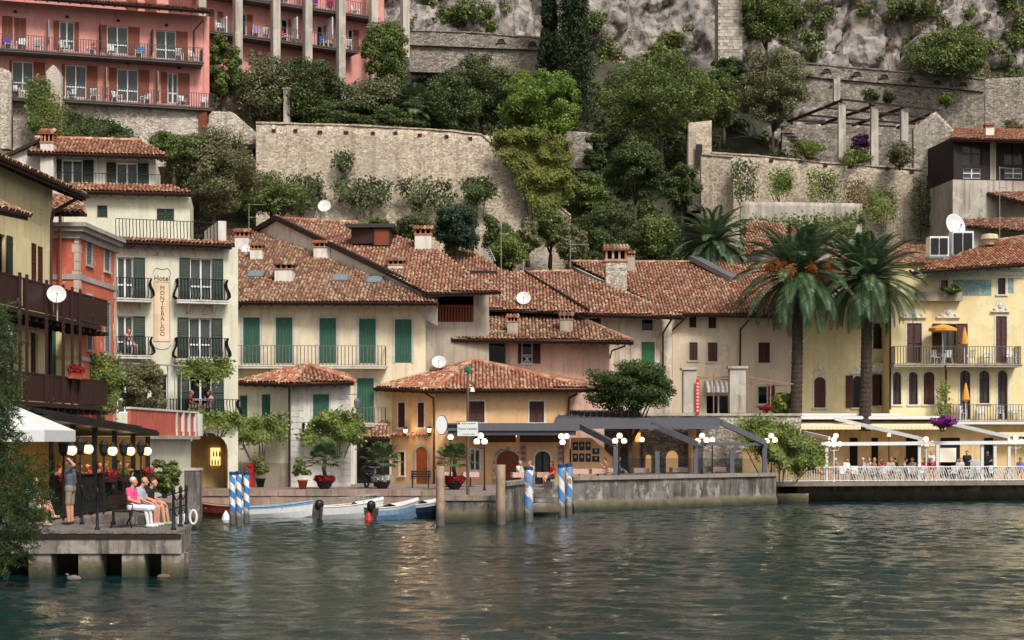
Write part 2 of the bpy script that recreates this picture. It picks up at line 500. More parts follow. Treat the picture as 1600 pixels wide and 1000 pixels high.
class Bld:
    def __init__(s, name, label, cat, pL, pR, z0=1.1, group=None):
        s.A = Vector((X(*pL), pL[1], z0)); s.B = Vector((X(*pR), pR[1], z0))
        d = s.B - s.A
        s.rz = math.atan2(d.y, d.x)
        s.z0 = z0
        s.W = d.length
        s.e = thing(name, label, cat, s.A, s.rz)
        s.inv = wm(s.e).inverted()
        s.holes = []
    def loc(s, p):
        return s.inv @ Vector(p)
    def uz(s, x, y, out=0.0):
        c = s.inv @ CAM
        d = s.inv.to_3x3() @ ray(x, y)
        t = (-out - c.y) / d.y
        p = c + d * t
        return p.x, p.z
    def rect(s, x0, y0, x1, y1, out=0.0):
        xm, ym = (x0 + x1) / 2, (y0 + y1) / 2
        return s.uz(x0, ym, out)[0], s.uz(x1, ym, out)[0], s.uz(xm, y1, out)[1], s.uz(xm, y0, out)[1]
    def wall(s, mat, u0=0.0, u1=None, z1=6.0, zb=0.0, depth=6.0, name='wall', y=0.0, side=True):
        """front wall with real openings, plus sides, back and top"""
        u1 = s.W if u1 is None else u1
        mb = MB()
        hs = [h for h in s.holes if h[0] < u1 and h[1] > u0 and h[2] < z1]
        us = sorted({u0, u1} | {min(max(v, u0), u1) for h in hs for v in h[:2]})
        zs = sorted({zb, z1} | {min(max(v, zb), z1) for h in hs for v in h[2:4]})
        for i in range(len(us) - 1):
            for j in range(len(zs) - 1):
                cu, cz = (us[i] + us[i + 1]) / 2, (zs[j] + zs[j + 1]) / 2
                if any(h[0] < cu < h[1] and h[2] < cz < h[3] for h in hs): continue
                mb.add([(us[i], y, zs[j]), (us[i + 1], y, zs[j]), (us[i + 1], y, zs[j + 1]), (us[i], y, zs[j + 1])], [(0, 1, 2, 3)])
        dp = 0.24
        for h in hs:
            a, b, c, d = h[:4]
            arch = h[4]
            if arch:
                r = arch; n = 10
                cu = (a + b) / 2
                crv = [(cu - (b - a) / 2 * math.cos(PI * k / n), d - r + r * math.sin(PI * k / n)) for k in range(n + 1)]
                for k in range(n):
                    p, q = crv[k], crv[k + 1]
                    side_u = a if k < n / 2 else b
                    mb.add([(p[0], y, p[1]), (q[0], y, q[1]), (q[0], y, d), (p[0], y, d)], [(0, 1, 2, 3)])
                    mb.add([(p[0], y, p[1]), (p[0], y + dp, p[1]), (q[0], y + dp, q[1]), (q[0], y, q[1])], [(0, 1, 2, 3)])
                top = d - r
            else:
                top = d
                mb.add([(a, y, d), (a, y + dp, d), (b, y + dp, d), (b, y, d)], [(0, 1, 2, 3)])
            mb.add([(a, y, c), (a, y + dp, c), (a, y + dp, top), (a, y, top)], [(0, 1, 2, 3)])
            mb.add([(b, y, c), (b, y, top), (b, y + dp, top), (b, y + dp, c)], [(0, 1, 2, 3)])
            mb.add([(a, y, c), (b, y, c), (b, y + dp, c), (a, y + dp, c)], [(0, 1, 2, 3)])
        Y = depth
        mb.add([(u0, y, zb), (u0, Y, zb), (u0, Y, z1), (u0, y, z1)], [(3, 2, 1, 0)])
        mb.add([(u1, y, zb), (u1, Y, zb), (u1, Y, z1), (u1, y, z1)], [(0, 1, 2, 3)])
        mb.add([(u0, Y, zb), (u1, Y, zb), (u1, Y, z1), (u0, Y, z1)], [(3, 2, 1, 0)])
        mb.add([(u0, y, z1), (u1, y, z1), (u1, Y, z1), (u0, Y, z1)], [(0, 1, 2, 3)])
        return mb.build(name, mat, s.e)
    def window(s, x0, y0, x1, y1, style='closed', sh=None, kind='louver', trim=0.1, trim_mat=None, arch=0.0, leaves=2, frame=None,
               left=0.0, right=0.0, curtain=None, sill=True, hole=True, name='window', transom=False, y=0.0, shut_only=None):
        """x0..y1 = opening in photo pixels; left/right = widths (px) of opened shutters"""
        u0, u1, z0, z1 = s.rect(x0, y0, x1, y1, -y)
        if hole: s.holes.append((u0, u1, z0, z1, arch))
        frame = frame or WHITE
        tm = trim_mat or TRIM
        mb = MB()
        pr = 0.03
        if trim:
            if arch:
                n = 10; cu = (u0 + u1) / 2; hw = (u1 - u0) / 2
                mb.box(u0 - trim, u0, y - pr, y + 0.02, z0, z1 - arch, 0); mb.box(u1, u1 + trim, y - pr, y + 0.02, z0, z1 - arch, 0)
                for k in range(n):
                    pp = []
                    for kk in (k, k + 1):
                        c_, s_ = math.cos(PI * kk / n), math.sin(PI * kk / n)
                        pp.append(((cu - hw * c_, z1 - arch + arch * s_), (cu - (hw + trim) * c_, z1 - arch + (arch + trim) * s_)))
                    mb.prism([pp[0][0], pp[1][0], pp[1][1], pp[0][1]], y - pr, y + 0.02, 0)
            else:
                mb.box(u0 - trim, u0, y - pr, y + 0.02, z0, z1, 0); mb.box(u1, u1 + trim, y - pr, y + 0.02, z0, z1, 0)
                mb.box(u0 - trim, u1 + trim, y - pr, y + 0.02, z1, z1 + trim, 0)
        fw = 0.055
        mb.box(u0, u0 + fw, y + 0.11, y + 0.16, z0, z1, 1); mb.box(u1 - fw, u1, y + 0.11, y + 0.16, z0, z1, 1)
        mb.box(u0 + fw, u1 - fw, y + 0.11, y + 0.16, z0, z0 + fw, 1); mb.box(u0 + fw, u1 - fw, y + 0.11, y + 0.16, z1 - fw, z1, 1)
        if leaves == 2: mb.box((u0 + u1) / 2 - fw * 0.8, (u0 + u1) / 2 + fw * 0.8, y + 0.105, y + 0.158, z0 + fw, z1 - fw, 1)
        if transom:
            zt = z0 + (z1 - z0) * (transom if transom is not True else 0.33)
            mb.box(u0 + fw, u1 - fw, y + 0.107, y + 0.157, zt - 0.04, zt + 0.04, 1)
        wob = mb.build(name, [tm, frame], s.e)
        if sill and trim:
            MB().box(u0 - trim - 0.04, u1 + trim + 0.04, y - 0.09, y + 0.06, z0 - 0.09, z0).build('sill', tm, wob)
        # panes
        if style != 'closed':
            if leaves == 2:
                cm = (u0 + u1) / 2
                for a, b in ((u0 + fw, cm - fw * 0.8), (cm + fw * 0.8, u1 - fw)):
                    MB().box(a, b, y + 0.13, y + 0.137, z0 + fw, z1 - fw).build('pane', GLASS, wob)
            else:
                MB().box(u0 + fw, u1 - fw, y + 0.13, y + 0.137, z0 + fw, z1 - fw).build('pane', GLASS, wob)
            if curtain:
                n = 14
                for (a, b) in ((u0 + 0.03, u0 + (u1 - u0) * 0.44), (u0 + (u1 - u0) * 0.56, u1 - 0.03)):
                    cb = MB()
                    vs = []
                    for i in range(n + 1):
                        uu = a + (b - a) * i / n
                        yy = y + 0.175 + 0.02 * math.sin(i * 2.1 + a)
                        vs += [(uu, yy, z0 + 0.03), (uu, yy, z1 - 0.03)]
                    cb.add(vs, [(2 * i, 2 * i + 2, 2 * i + 3, 2 * i + 1) for i in range(n)])
                    cb.build('curtain', curtain, wob)
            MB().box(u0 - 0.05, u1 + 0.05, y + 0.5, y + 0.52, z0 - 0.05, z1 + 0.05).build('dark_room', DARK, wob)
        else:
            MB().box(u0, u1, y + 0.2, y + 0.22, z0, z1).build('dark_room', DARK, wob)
        if sh and style == 'closed':
            cm = (u0 + u1) / 2
            if arch:
                n = 8
                for sg in (-1, 1):
                    hw = (u1 - u0) / 2
                    poly = [(cm + sg * 0.008, z0 + 0.01), (cm + sg * (hw - 0.01), z0 + 0.01)]
                    poly += [(cm + sg * (hw - 0.01) * math.cos(PI / 2 * k / n), z1 - arch - 0.01 + arch * math.sin(PI / 2 * k / n)) for k in range(n)] + [(cm + sg * 0.008, z1 - 0.012)]
                    if sg < 0: poly = poly[::-1]
                    sb = MB().prism(poly, y + 0.02, y + 0.06)
                    k = int((z1 - arch - z0) / 0.13)
                    for i in range(k):
                        zz = z0 + 0.08 + i * 0.13
                        a, b = sorted((cm + sg * 0.06, cm + sg * (hw - 0.06)))
                        sb.box(a, b, y + 0.002, y + 0.02, zz, zz + 0.07)
                    sb.build('shutter', sh, wob)
            else:
                for a, b in ((u0 + 0.01, cm - 0.006), (cm + 0.006, u1 - 0.01)):
                    shutter_mesh(a, b, z0 + 0.01, z1 - 0.01, y + 0.0, y + 0.05, kind, sh).build('shutter', sh, wob)
        if sh and style != 'closed':
            for wpx, sg in ((left, -1), (right, 1)):
                if not wpx: continue
                ww = wpx * (u1 - u0) / (x1 - x0)
                e = trim * 0.0 + 0.015
                a, b = (u0 - e - ww, u0 - e) if sg < 0 else (u1 + e, u1 + e + ww)
                shutter_mesh(a, b, z0 + 0.01, z1 + 0.01, y - 0.09, y - 0.045, kind, sh).build('shutter', sh, wob)
        return wob
    def box(s, name, mat, x0, y0, x1, y1, out, thick, parent=None):
        """box whose front face covers a pixel rectangle on the plane 'out' metres proud of the facade"""
        u0, u1, z0, z1 = s.rect(x0, y0, x1, y1, out)
        return MB().box(u0, u1, -out, -out + thick, z0, z1).build(name, mat, parent or s.e)
    def balcony(s, x0, x1, ytop, yfloor, depth, railh=1.0, belly=0.15, slab=0.16, mat=None, rail=None, sp=0.14, name='balcony', brackets=0):
        """slab + railing; ytop unused except for the rail height"""
        a, _ = s.uz(x0, yfloor, depth); b, z = s.uz(x1, yfloor, depth)
        z = s.uz((x0 + x1) / 2, yfloor, depth)[1]
        if ytop: railh = s.uz((x0 + x1) / 2, ytop, depth)[1] - z
        mb = MB().box(a, b, -depth, -0.002, z - slab, z)
        mb.box(a - 0.04, b + 0.04, -depth - 0.04, -0.002, z - 0.05, z + 0.004)
        for i in range(brackets):
            u = a + (b - a) * (i + 0.5) / brackets
            mb.prism([(u - 0.04, z - slab), (u - 0.04, z - slab - 0.35), (u + 0.04, z - slab - 0.35), (u + 0.04, z - slab)], -0.1, -0.003)
            mb.bar((u, -0.05, z - slab - 0.3), (u, -depth * 0.8, z - slab - 0.03), 0.05, 0.05)
        bo = mb.build(name, mat or TRIM, s.e)
        rb = MB()
        i_ = 0.06
        belly_rail(rb, [(a + i_, -0.05, z), (a + i_, -depth + i_, z), (b - i_, -depth + i_, z), (b - i_, -0.05, z)], railh, sp, 0.023, belly)
        rb.build('railing', rail or IRON, bo)
        return bo, a, b, z

# ------------------------------------------------------------------ roofs of barrel tiles
def in_poly(P, poly):
    x, y = P[:, 0], P[:, 1]
    ins = np.zeros(len(P), bool)
    n = len(poly)
    for i in range(n):
        x1, y1 = poly[i]; x2, y2 = poly[(i + 1) % n]
        c = ((y1 > y) != (y2 > y)) & (x < (x2 - x1) * (y - y1) / ((y2 - y1) or 1e-9) + x1)
        ins ^= c
    return ins
RS = np.random.RandomState(7)
def plane_hit(P0, az, k, x, y):
    n = Vector((-k * math.sin(az), -k * math.cos(az), 1))
    d = ray(x, y)
    return CAM + d * (n.dot(P0 - CAM) / n.dot(d))
def tile_roof(parent, poly, P0=None, az=0.0, k=0.4, mat=None, eaves=(), verges=(), ridges=(), pitch=0.2, row=0.31, rafters=True, name='roof', under=None, thick=0.12, big=1.0):
    """poly: photo pixels on the roof plane (or world points); tiles are laid up the slope"""
    if az is None:
        nn = (poly[1] - poly[0]).cross(poly[2] - poly[0])
        if nn.z < 0: nn = -nn
        az = math.atan2(-nn.x, -nn.y); k = math.hypot(nn.x, nn.y) / nn.z
    else: az = R(az)
    if P0 is not None: P0 = at(*P0)
    pts = [p if isinstance(p, Vector) else plane_hit(P0, az, k, *p) for p in poly]
    if P0 is None: P0 = pts[0]
    ux = Vector((math.cos(az), -math.sin(az), 0))
    vx = Vector((math.sin(az), math.cos(az), k)).normalized()
    nx = ux.cross(vx).normalized()
    q = [((p - P0).dot(ux), (p - P0).dot(vx)) for p in pts]
    inv = wm(parent).inverted()
    # deck under the tiles
    db = MB()
    n = len(pts)
    vs = [p - nx * 0.02 for p in pts] + [p - nx * (0.02 + thick) for p in pts]
    ar = sum(q[i][0] * q[(i + 1) % n][1] - q[(i + 1) % n][0] * q[i][1] for i in range(n))
    top, bot = tuple(range(n)), tuple(range(2 * n - 1, n - 1, -1))
    if ar < 0: top, bot = top[::-1], bot[::-1]
    db.add(vs, [top], 0); db.add(vs, [bot], 1)
    db.add(vs, [(i, (i + 1) % n, (i + 1) % n + n, i + n) for i in range(n)], 1)
    roof = db.build(name, [SOIL, under or DARKW], parent, world=True)
    # tiles
    qa = np.array(q)
    lo, hi = qa.min(0), qa.max(0)
    us = np.arange(lo[0] + pitch * 0.5, hi[0], pitch)
    vs_ = np.arange(lo[1], hi[1] + row, row)
    U, V = np.meshgrid(us, vs_)
    P = np.stack([U.ravel(), V.ravel() + 0.0], 1)
    keep = in_poly(P + np.array([0, row * 0.5]), q)
    P = P[keep]
    m = len(P)
    if m:
        jit = RS.normal(0, 1, (m, 4))
        seg = 4
        th = np.linspace(PI, 0, seg + 1)
        tmpl = []
        for vv, r, h in ((-0.03, 0.5, 0.075), (row + 0.05, 0.40, 0.045)):
            for a in th:
                tmpl.append((math.cos(a) * r * pitch * 0.98, vv, math.sin(a) * (h + 0.045) * big))
        tmpl = np.array(tmpl)
        T = np.repeat(tmpl[None], m, 0)
        rot = jit[:, 0] * 0.035
        T[:, :, 0] += P[:, None, 0] + T[:, :, 1] * rot[:, None] + jit[:, 1][:, None] * 0.009
        T[:, :, 1] += P[:, None, 1] + jit[:, 2][:, None] * 0.018
        T[:, :, 2] += (jit[:, 3] * 0.007)[:, None]
        W = np.array(P0)[None, None] + T[:, :, 0:1] * np.array(ux) + T[:, :, 1:2] * np.array(vx) + T[:, :, 2:3] * np.array(nx)
        W = W.reshape(-1, 3)
        Mi = np.array(inv)
        W = W @ Mi[:3, :3].T + Mi[:3, 3]
        b = np.arange(m)[:, None, None] * (2 * (seg + 1))
        fq = np.array([[i, i + 1, seg + 2 + i, seg + 1 + i] for i in range(seg)])[None] + b
        me = np_mesh('tiles', W, fq.reshape(-1, 4), mat or COPPO)
        to = mesh_obj('tiles', me, roof)
        to['kind'] = 'stuff'
    for (i, lst) in ((0, ridges),):
        for e in lst:
            a, b2 = pts[e], pts[(e + 1) % n]
            d = b2 - a; L = d.length; d.normalize()
            rb = MB()
            kk = max(1, int(L / 0.38))
            side = d.cross(Vector((0, 0, 1))).normalized(); up = side.cross(d)
            for j in range(kk):
                p = a + d * (L * j / kk)
                p2 = a + d * (L * (j + 1.12) / kk)
                vs = []
                for pp, r in ((p, 0.16), (p2, 0.135)):
                    for t_ in range(6):
                        an = PI * t_ / 5
                        vs.append(pp + side * math.cos(an) * r + up * (math.sin(an) * r * 0.9 + 0.0))
                rb.add(vs, [(t_, t_ + 1, t_ + 7, t_ + 6) for t_ in range(5)] + [(0, 1, 2, 3, 4, 5)])
            rb.build('ridge_tiles', mat or COPPO, roof, world=True, kind='stuff')
    for e in eaves:
        a, b2 = pts[e], pts[(e + 1) % n]
        if a.x > b2.x: a, b2 = b2, a
        out = -Vector((vx.x, vx.y, 0)).normalized()
        gb = MB()
        path = [a + out * 0.07 - Vector((0, 0, 0.03)), b2 + out * 0.07 - Vector((0, 0, 0.03))]
        d = (b2 - a).normalized()
        vs = []
        for p in path:
            for t_ in range(7):
                an = PI + PI * t_ / 6
                vs.append(p + out * math.cos(an) * 0.075 + Vector((0, 0, math.sin(an) * 0.085 - 0.0)))
        gb.add(vs, [(t_, t_ + 1, t_ + 8, t_ + 7) for t_ in range(6)])
        gb.bar(path[0] - out * 0.09 - Vector((0, 0, 0.08)), path[1] - out * 0.09 - Vector((0, 0, 0.08)), 0.03, 0.2)
        gb.build('gutter', GUTTER, roof, world=True)
        if rafters:
            fb = MB()
            L = (b2 - a).length
            for j in range(int(L / 0.7) + 1):
                p = a + d * (0.15 + j * 0.7)
                if (p - a).length > L: break
                fb.bar(p - nx * (thick + 0.08) + Vector((0, 0, 0)), p - nx * (thick + 0.08) + vx * 1.0, 0.1, 0.12)
            fb.build('rafter_ends', DARKW, roof, world=True)
    for e in verges:
        a, b2 = pts[e], pts[(e + 1) % n]
        MB().bar(a - nx * 0.1, b2 - nx * 0.1, 0.1, 0.26).build('barge_board', DARKW, roof, world=True)
    return roof, pts

def chimney(parent, x, ybase, ytop, wpx, D, body, capped=True, dark=False, tall=0.3):
    """stack standing on a roof; x centre, rows of base and top in the photo, width in px"""
    b = at(x, ybase, D); wd = wpx * D / F
    h = Z(ytop, D) - b.z
    mb = MB().box(b.x - wd / 2, b.x + wd / 2, b.y, b.y + wd, b.z - 0.6, b.z + h * 0.62)
    ch = mb.build('chimney', body, parent, world=True)
    cb = MB()
    z1 = b.z + h * 0.62
    cb.box(b.x - wd * 0.56, b.x + wd * 0.56, b.y - wd * 0.06, b.y + wd * 1.06, z1, z1 + h * 0.05)
    z1 += h * 0.05
    n = 4
    for i in range(n):
        u = b.x - wd * 0.46 + wd * 0.92 * i / (n - 1)
        for yy in (b.y + wd * 0.04, b.y + wd * 0.92):
            cb.box(u - wd * 0.05, u + wd * 0.05, yy, yy + wd * 0.1, z1, z1 + h * 0.18)
    z1 += h * 0.18
    cb.box(b.x - wd * 0.6, b.x + wd * 0.6, b.y - wd * 0.1, b.y + wd * 1.1, z1, z1 + h * 0.03)
    z1 += h * 0.03
    k = max(4, int(wd * 1.3 / 0.2))
    for i in range(k):
        u = b.x - wd * 0.62 + wd * 1.24 * (i + 0.5) / k
        cb.tube([(u, b.y - wd * 0.14, z1 + h * 0.02), (u, b.y + wd * 0.5, z1 + h * 0.10)], wd * 0.62 / k, 6)
        cb.tube([(u, b.y + wd * 1.14, z1 + h * 0.02), (u, b.y + wd * 0.5, z1 + h * 0.10)], wd * 0.62 / k, 6)
    cb.build('chimney_cap', COPPO3 if dark else COPPO2, ch, world=True)
    MB().box(b.x - wd * 0.4, b.x + wd * 0.4, b.y + wd * 0.3, b.y + wd * 0.7, b.z + h * 0.6, b.z + h * 0.86).build('flue', DARK, ch, world=True)
    return ch

DISHM = plain('dish_white', (0.66, 0.66, 0.64, 1), 0.5, var=0.08, bmp=0)
def dish(x, y, rpx, D, label, yaw=0.0, tilt=25, mast=0.8, group='satellite dishes on the roofs'):
    c = at(x, y, D); r = rpx * D / F
    t = thing('satellite_dish', label, 'satellite dish', (c.x, c.y, c.z - mast), 0, group)
    prof = [(r * i / 6.0, 0.28 * r * (i / 6.0) ** 2) for i in range(7)]
    mb = MB().lathe([(max(1e-3, a), b) for a, b in prof] + [(r * 1.02, 0.28 * r), (r * 0.99, 0.28 * r - 0.02)] + [(max(1e-3, a), b - 0.025) for a, b in prof[::-1]], n=24)
    mt = Matrix.Translation((0, 0, mast)) @ Matrix.Rotation(R(yaw), 4, 'Z') @ Matrix.Rotation(R(90 - tilt), 4, 'X')
    mb.xf(mt)
    mb.build('reflector', DISHM, t, smooth=True)
    ab = MB().tube([mt @ Vector((0, -r * 0.95, 0.25 * r)), mt @ Vector((0, -r * 0.3, r * 0.95))], r * 0.03, 5)
    ab.ball(mt @ Vector((0, -r * 0.27, r * 0.97)), r * 0.09, 8, 5)
    ab.build('feed_arm', GREYMET, t)
    MB().tube([(0, 0.12, -0.4), (0, 0.12, mast), (0, 0.02, mast)], 0.03, 6).build('mast', GALV, t)
    return t
def antenna(x, ybot, ytop, D, label, arms=((0.1, 0.9),)):
    b = at(x, ybot, D); h = Z(ytop, D) - b.z
    t = thing('tv_antenna', label, 'antenna', b, 0, 'rooftop aerials')
    MB().tube([(0, 0, -0.3), (0, 0, h)], 0.022, 6).build('mast', GALV, t)
    for fz, L in arms:
        mb = MB()
        zz = h * (1 - fz)
        mb.tube([(-L * 0.15, 0, zz), (L, 0.1, zz)], 0.013, 5)
        for i in range(8):
            xx = -L * 0.1 + L * 1.05 * i / 7
            mb.tube([(xx, -0.22, zz), (xx, 0.25, zz)], 0.008, 4)
        mb.build('aerial', GALV, t)
    return t
def pipe(parent, px, D, r=0.05, mat=None, name='downpipe'):
    """downpipe through photo points at distance D (or per-point D)"""
    pts = [at(p[0], p[1], p[2] if len(p) > 2 else D) for p in px]
    return MB().tube(pts, r, 6).build(name, mat or GUTTER, parent, world=True)
# ------------------------------------------------------------------ plants
LF_DARK = leaf('dark_leaves', (0.039, 0.059, 0.022, 1), (0.108, 0.148, 0.047, 1), (0.197, 0.223, 0.072, 1))
LF_MID = leaf('mid_green_leaves', (0.065, 0.102, 0.029, 1), (0.184, 0.232, 0.064, 1), (0.326, 0.334, 0.096, 1))
LF_BRIGHT = leaf('bright_pine_needles', (0.102, 0.168, 0.028, 1), (0.240, 0.348, 0.066, 1), (0.360, 0.456, 0.099, 1))
LF_OLIVE = leaf('olive_leaves', (0.087, 0.102, 0.045, 1), (0.240, 0.242, 0.120, 1), (0.392, 0.352, 0.176, 1))
LF_YEL = leaf('yellow_green_leaves', (0.075, 0.10, 0.018, 1), (0.21, 0.23, 0.05, 1), (0.32, 0.31, 0.07, 1))
LF_VINE = leaf('vine_leaves', (0.084, 0.126, 0.026, 1), (0.221, 0.282, 0.063, 1), (0.374, 0.356, 0.102, 1))
LF_DRY = leaf('dry_scrub', (0.131, 0.116, 0.051, 1), (0.290, 0.217, 0.109, 1), (0.377, 0.189, 0.087, 1))
LF_IVY = leaf('ivy_leaves', (0.065, 0.102, 0.024, 1), (0.217, 0.232, 0.047, 1), (0.369, 0.315, 0.079, 1))
LF_PALM = leaf('palm_leaflets', (0.039, 0.083, 0.039, 1), (0.108, 0.184, 0.087, 1), (0.240, 0.326, 0.174, 1), trans=0.15, rough=0.42)
LF_PALM2 = leaf('fan_palm_blades', (0.043, 0.080, 0.029, 1), (0.116, 0.167, 0.065, 1), (0.217, 0.246, 0.116, 1), trans=0.2, rough=0.42)
LF_RED = leaf('red_petals', (0.22, 0.012, 0.014, 1), (0.42, 0.03, 0.03, 1), (0.5, 0.08, 0.07, 1))
LF_WHITE = leaf('white_petals', (0.45, 0.45, 0.42, 1), (0.7, 0.7, 0.66, 1))
LF_PURP = leaf('purple_bracts', (0.16, 0.02, 0.14, 1), (0.34, 0.06, 0.30, 1), (0.45, 0.14, 0.4, 1))
BARK = plain('grey_bark', rgb((84, 74, 64)), 0.95, var=0.4, scale=9, bmp=0.6)
PALMBARK = plain('palm_bark', rgb((74, 62, 54)), 0.95, var=0.45, scale=7, bmp=0.8)

def leaf_mesh(name, P, Nn, size, mat, seed=0, aspect=0.55, droop=0.0, var=0.5):
    """one quad leaf per point, roughly facing Nn"""
    rs = np.random.RandomState(seed)
    m = len(P)
    Nn = Nn + rs.normal(0, 0.55, (m, 3))
    Nn /= np.linalg.norm(Nn, axis=1, keepdims=True) + 1e-9
    a = rs.normal(0, 1, (m, 3)); a[:, 2] -= droop
    a -= Nn * (a * Nn).sum(1, keepdims=True)
    a /= np.linalg.norm(a, axis=1, keepdims=True) + 1e-9
    b = np.cross(Nn, a)
    s = size * (1 - var + 2 * var * rs.rand(m, 1))
    V = np.empty((m, 4, 3))
    V[:, 0] = P - a * s * 0.5
    V[:, 1] = P + b * s * aspect * 0.5 + Nn * s * 0.08
    V[:, 2] = P + a * s * 0.5
    V[:, 3] = P - b * s * aspect * 0.5 + Nn * s * 0.08
    return np_mesh(name, V.reshape(-1, 3), np.arange(m * 4).reshape(-1, 4), mat)
def blob_points(blobs, n, seed, shell=0.5):
    rs = np.random.RandomState(seed)
    B = np.array([(b[0], b[1], b[2], b[3], b[4] if len(b) > 4 else b[3]) for b in blobs], float)
    wgt = B[:, 3] * B[:, 4]; wgt /= wgt.sum()
    idx = rs.choice(len(B), n, p=wgt)
    d = rs.normal(0, 1, (n, 3)); d /= np.linalg.norm(d, axis=1, keepdims=True)
    r = shell + (1.06 - shell) * rs.rand(n, 1) ** 0.6
    q = B[idx]
    P = q[:, :3] + d * r * np.stack([q[:, 3], q[:, 3], q[:, 4]], 1)
    nn = d.copy(); nn[:, 2] += 0.35
    return P, nn
def clumps(c, rx, rz, k, seed, size=0.38, ry=None, bottom=-0.7):
    """k smaller balls spread over an ellipsoid: an uneven crown"""
    rs = random.Random(seed)
    ry = ry or rx
    out = []
    while len(out) < k:
        x, y, z = rs.uniform(-1, 1), rs.uniform(-1, 1), rs.uniform(bottom, 1)
        d = math.sqrt(x * x + y * y + z * z)
        if d > 1 or d < 0.35: continue
        s = size * rs.uniform(0.6, 1.25) * (1.1 - 0.3 * d)
        out.append((c[0] + x * rx, c[1] + y * ry, c[2] + z * rz, s * rx, s * min(rx, rz) * 0.85))
    return out
def limbs(mb, base, top_blobs, r, seed, k=7, fork=0.35):
    rs = random.Random(seed)
    c = Vector((sum(b[0] for b in top_blobs) / len(top_blobs), sum(b[1] for b in top_blobs) / len(top_blobs), sum(b[2] for b in top_blobs) / len(top_blobs)))
    base = Vector(base)
    fk = base.lerp(c, fork) + Vector((rs.uniform(-.1, .1), 0, 0))
    mb.tube([base - Vector((0, 0, 0.3)), base.lerp(fk, 0.5) + Vector((rs.uniform(-.08, .08), rs.uniform(-.08, .08), 0)), fk], [r * 1.2, r, r * 0.8], 8)
    for b in rs.sample(top_blobs, min(k, len(top_blobs))):
        e = Vector(b[:3])
        mid = fk.lerp(e, 0.5) + Vector((rs.uniform(-.2, .2), rs.uniform(-.2, .2), rs.uniform(0, .3))) * min(1, (e - fk).length * 0.3)
        mb.tube([fk, mid, e], [r * 0.55, r * 0.35, r * 0.12], 6)
def tree(name, label, x, ytop, ybot, wpx, D, mat, seed, ground=None, n=5000, size=0.22, k=26, cat='tree', group='trees on the hillside', csize=0.36, tr=0.14, dpt=None, shell=0.3):
    """crown between rows ytop..ybot, width wpx, trunk down to row 'ground'"""
    cx = X(x, D); csize *= 1.08; n = int(n * 2.5); size *= 0.84
    zt, zb = Z(ytop, D), Z(ybot, D)
    rx = wpx * D / F / 2
    rz = (zt - zb) / 2
    gz = Z(ground, D) if ground else zb - 0.5
    t = thing(name, label, cat, (cx, D, gz), 0, group)
    bl = clumps((0, 0, (zt + zb) / 2 - gz), rx * 0.86, rz * 0.88, int(k * 1.8), seed, csize, ry=dpt or min(rx, 2.5), bottom=-1.0)
    P, nn = blob_points(bl, n, seed, shell)
    mesh_obj('crown', leaf_mesh('crown', P, nn, size, mat, seed), t)
    mb = MB(); limbs(mb, (0, 0, 0), bl, tr, seed)
    mb.build('trunk', BARK, t, smooth=True)
    return t
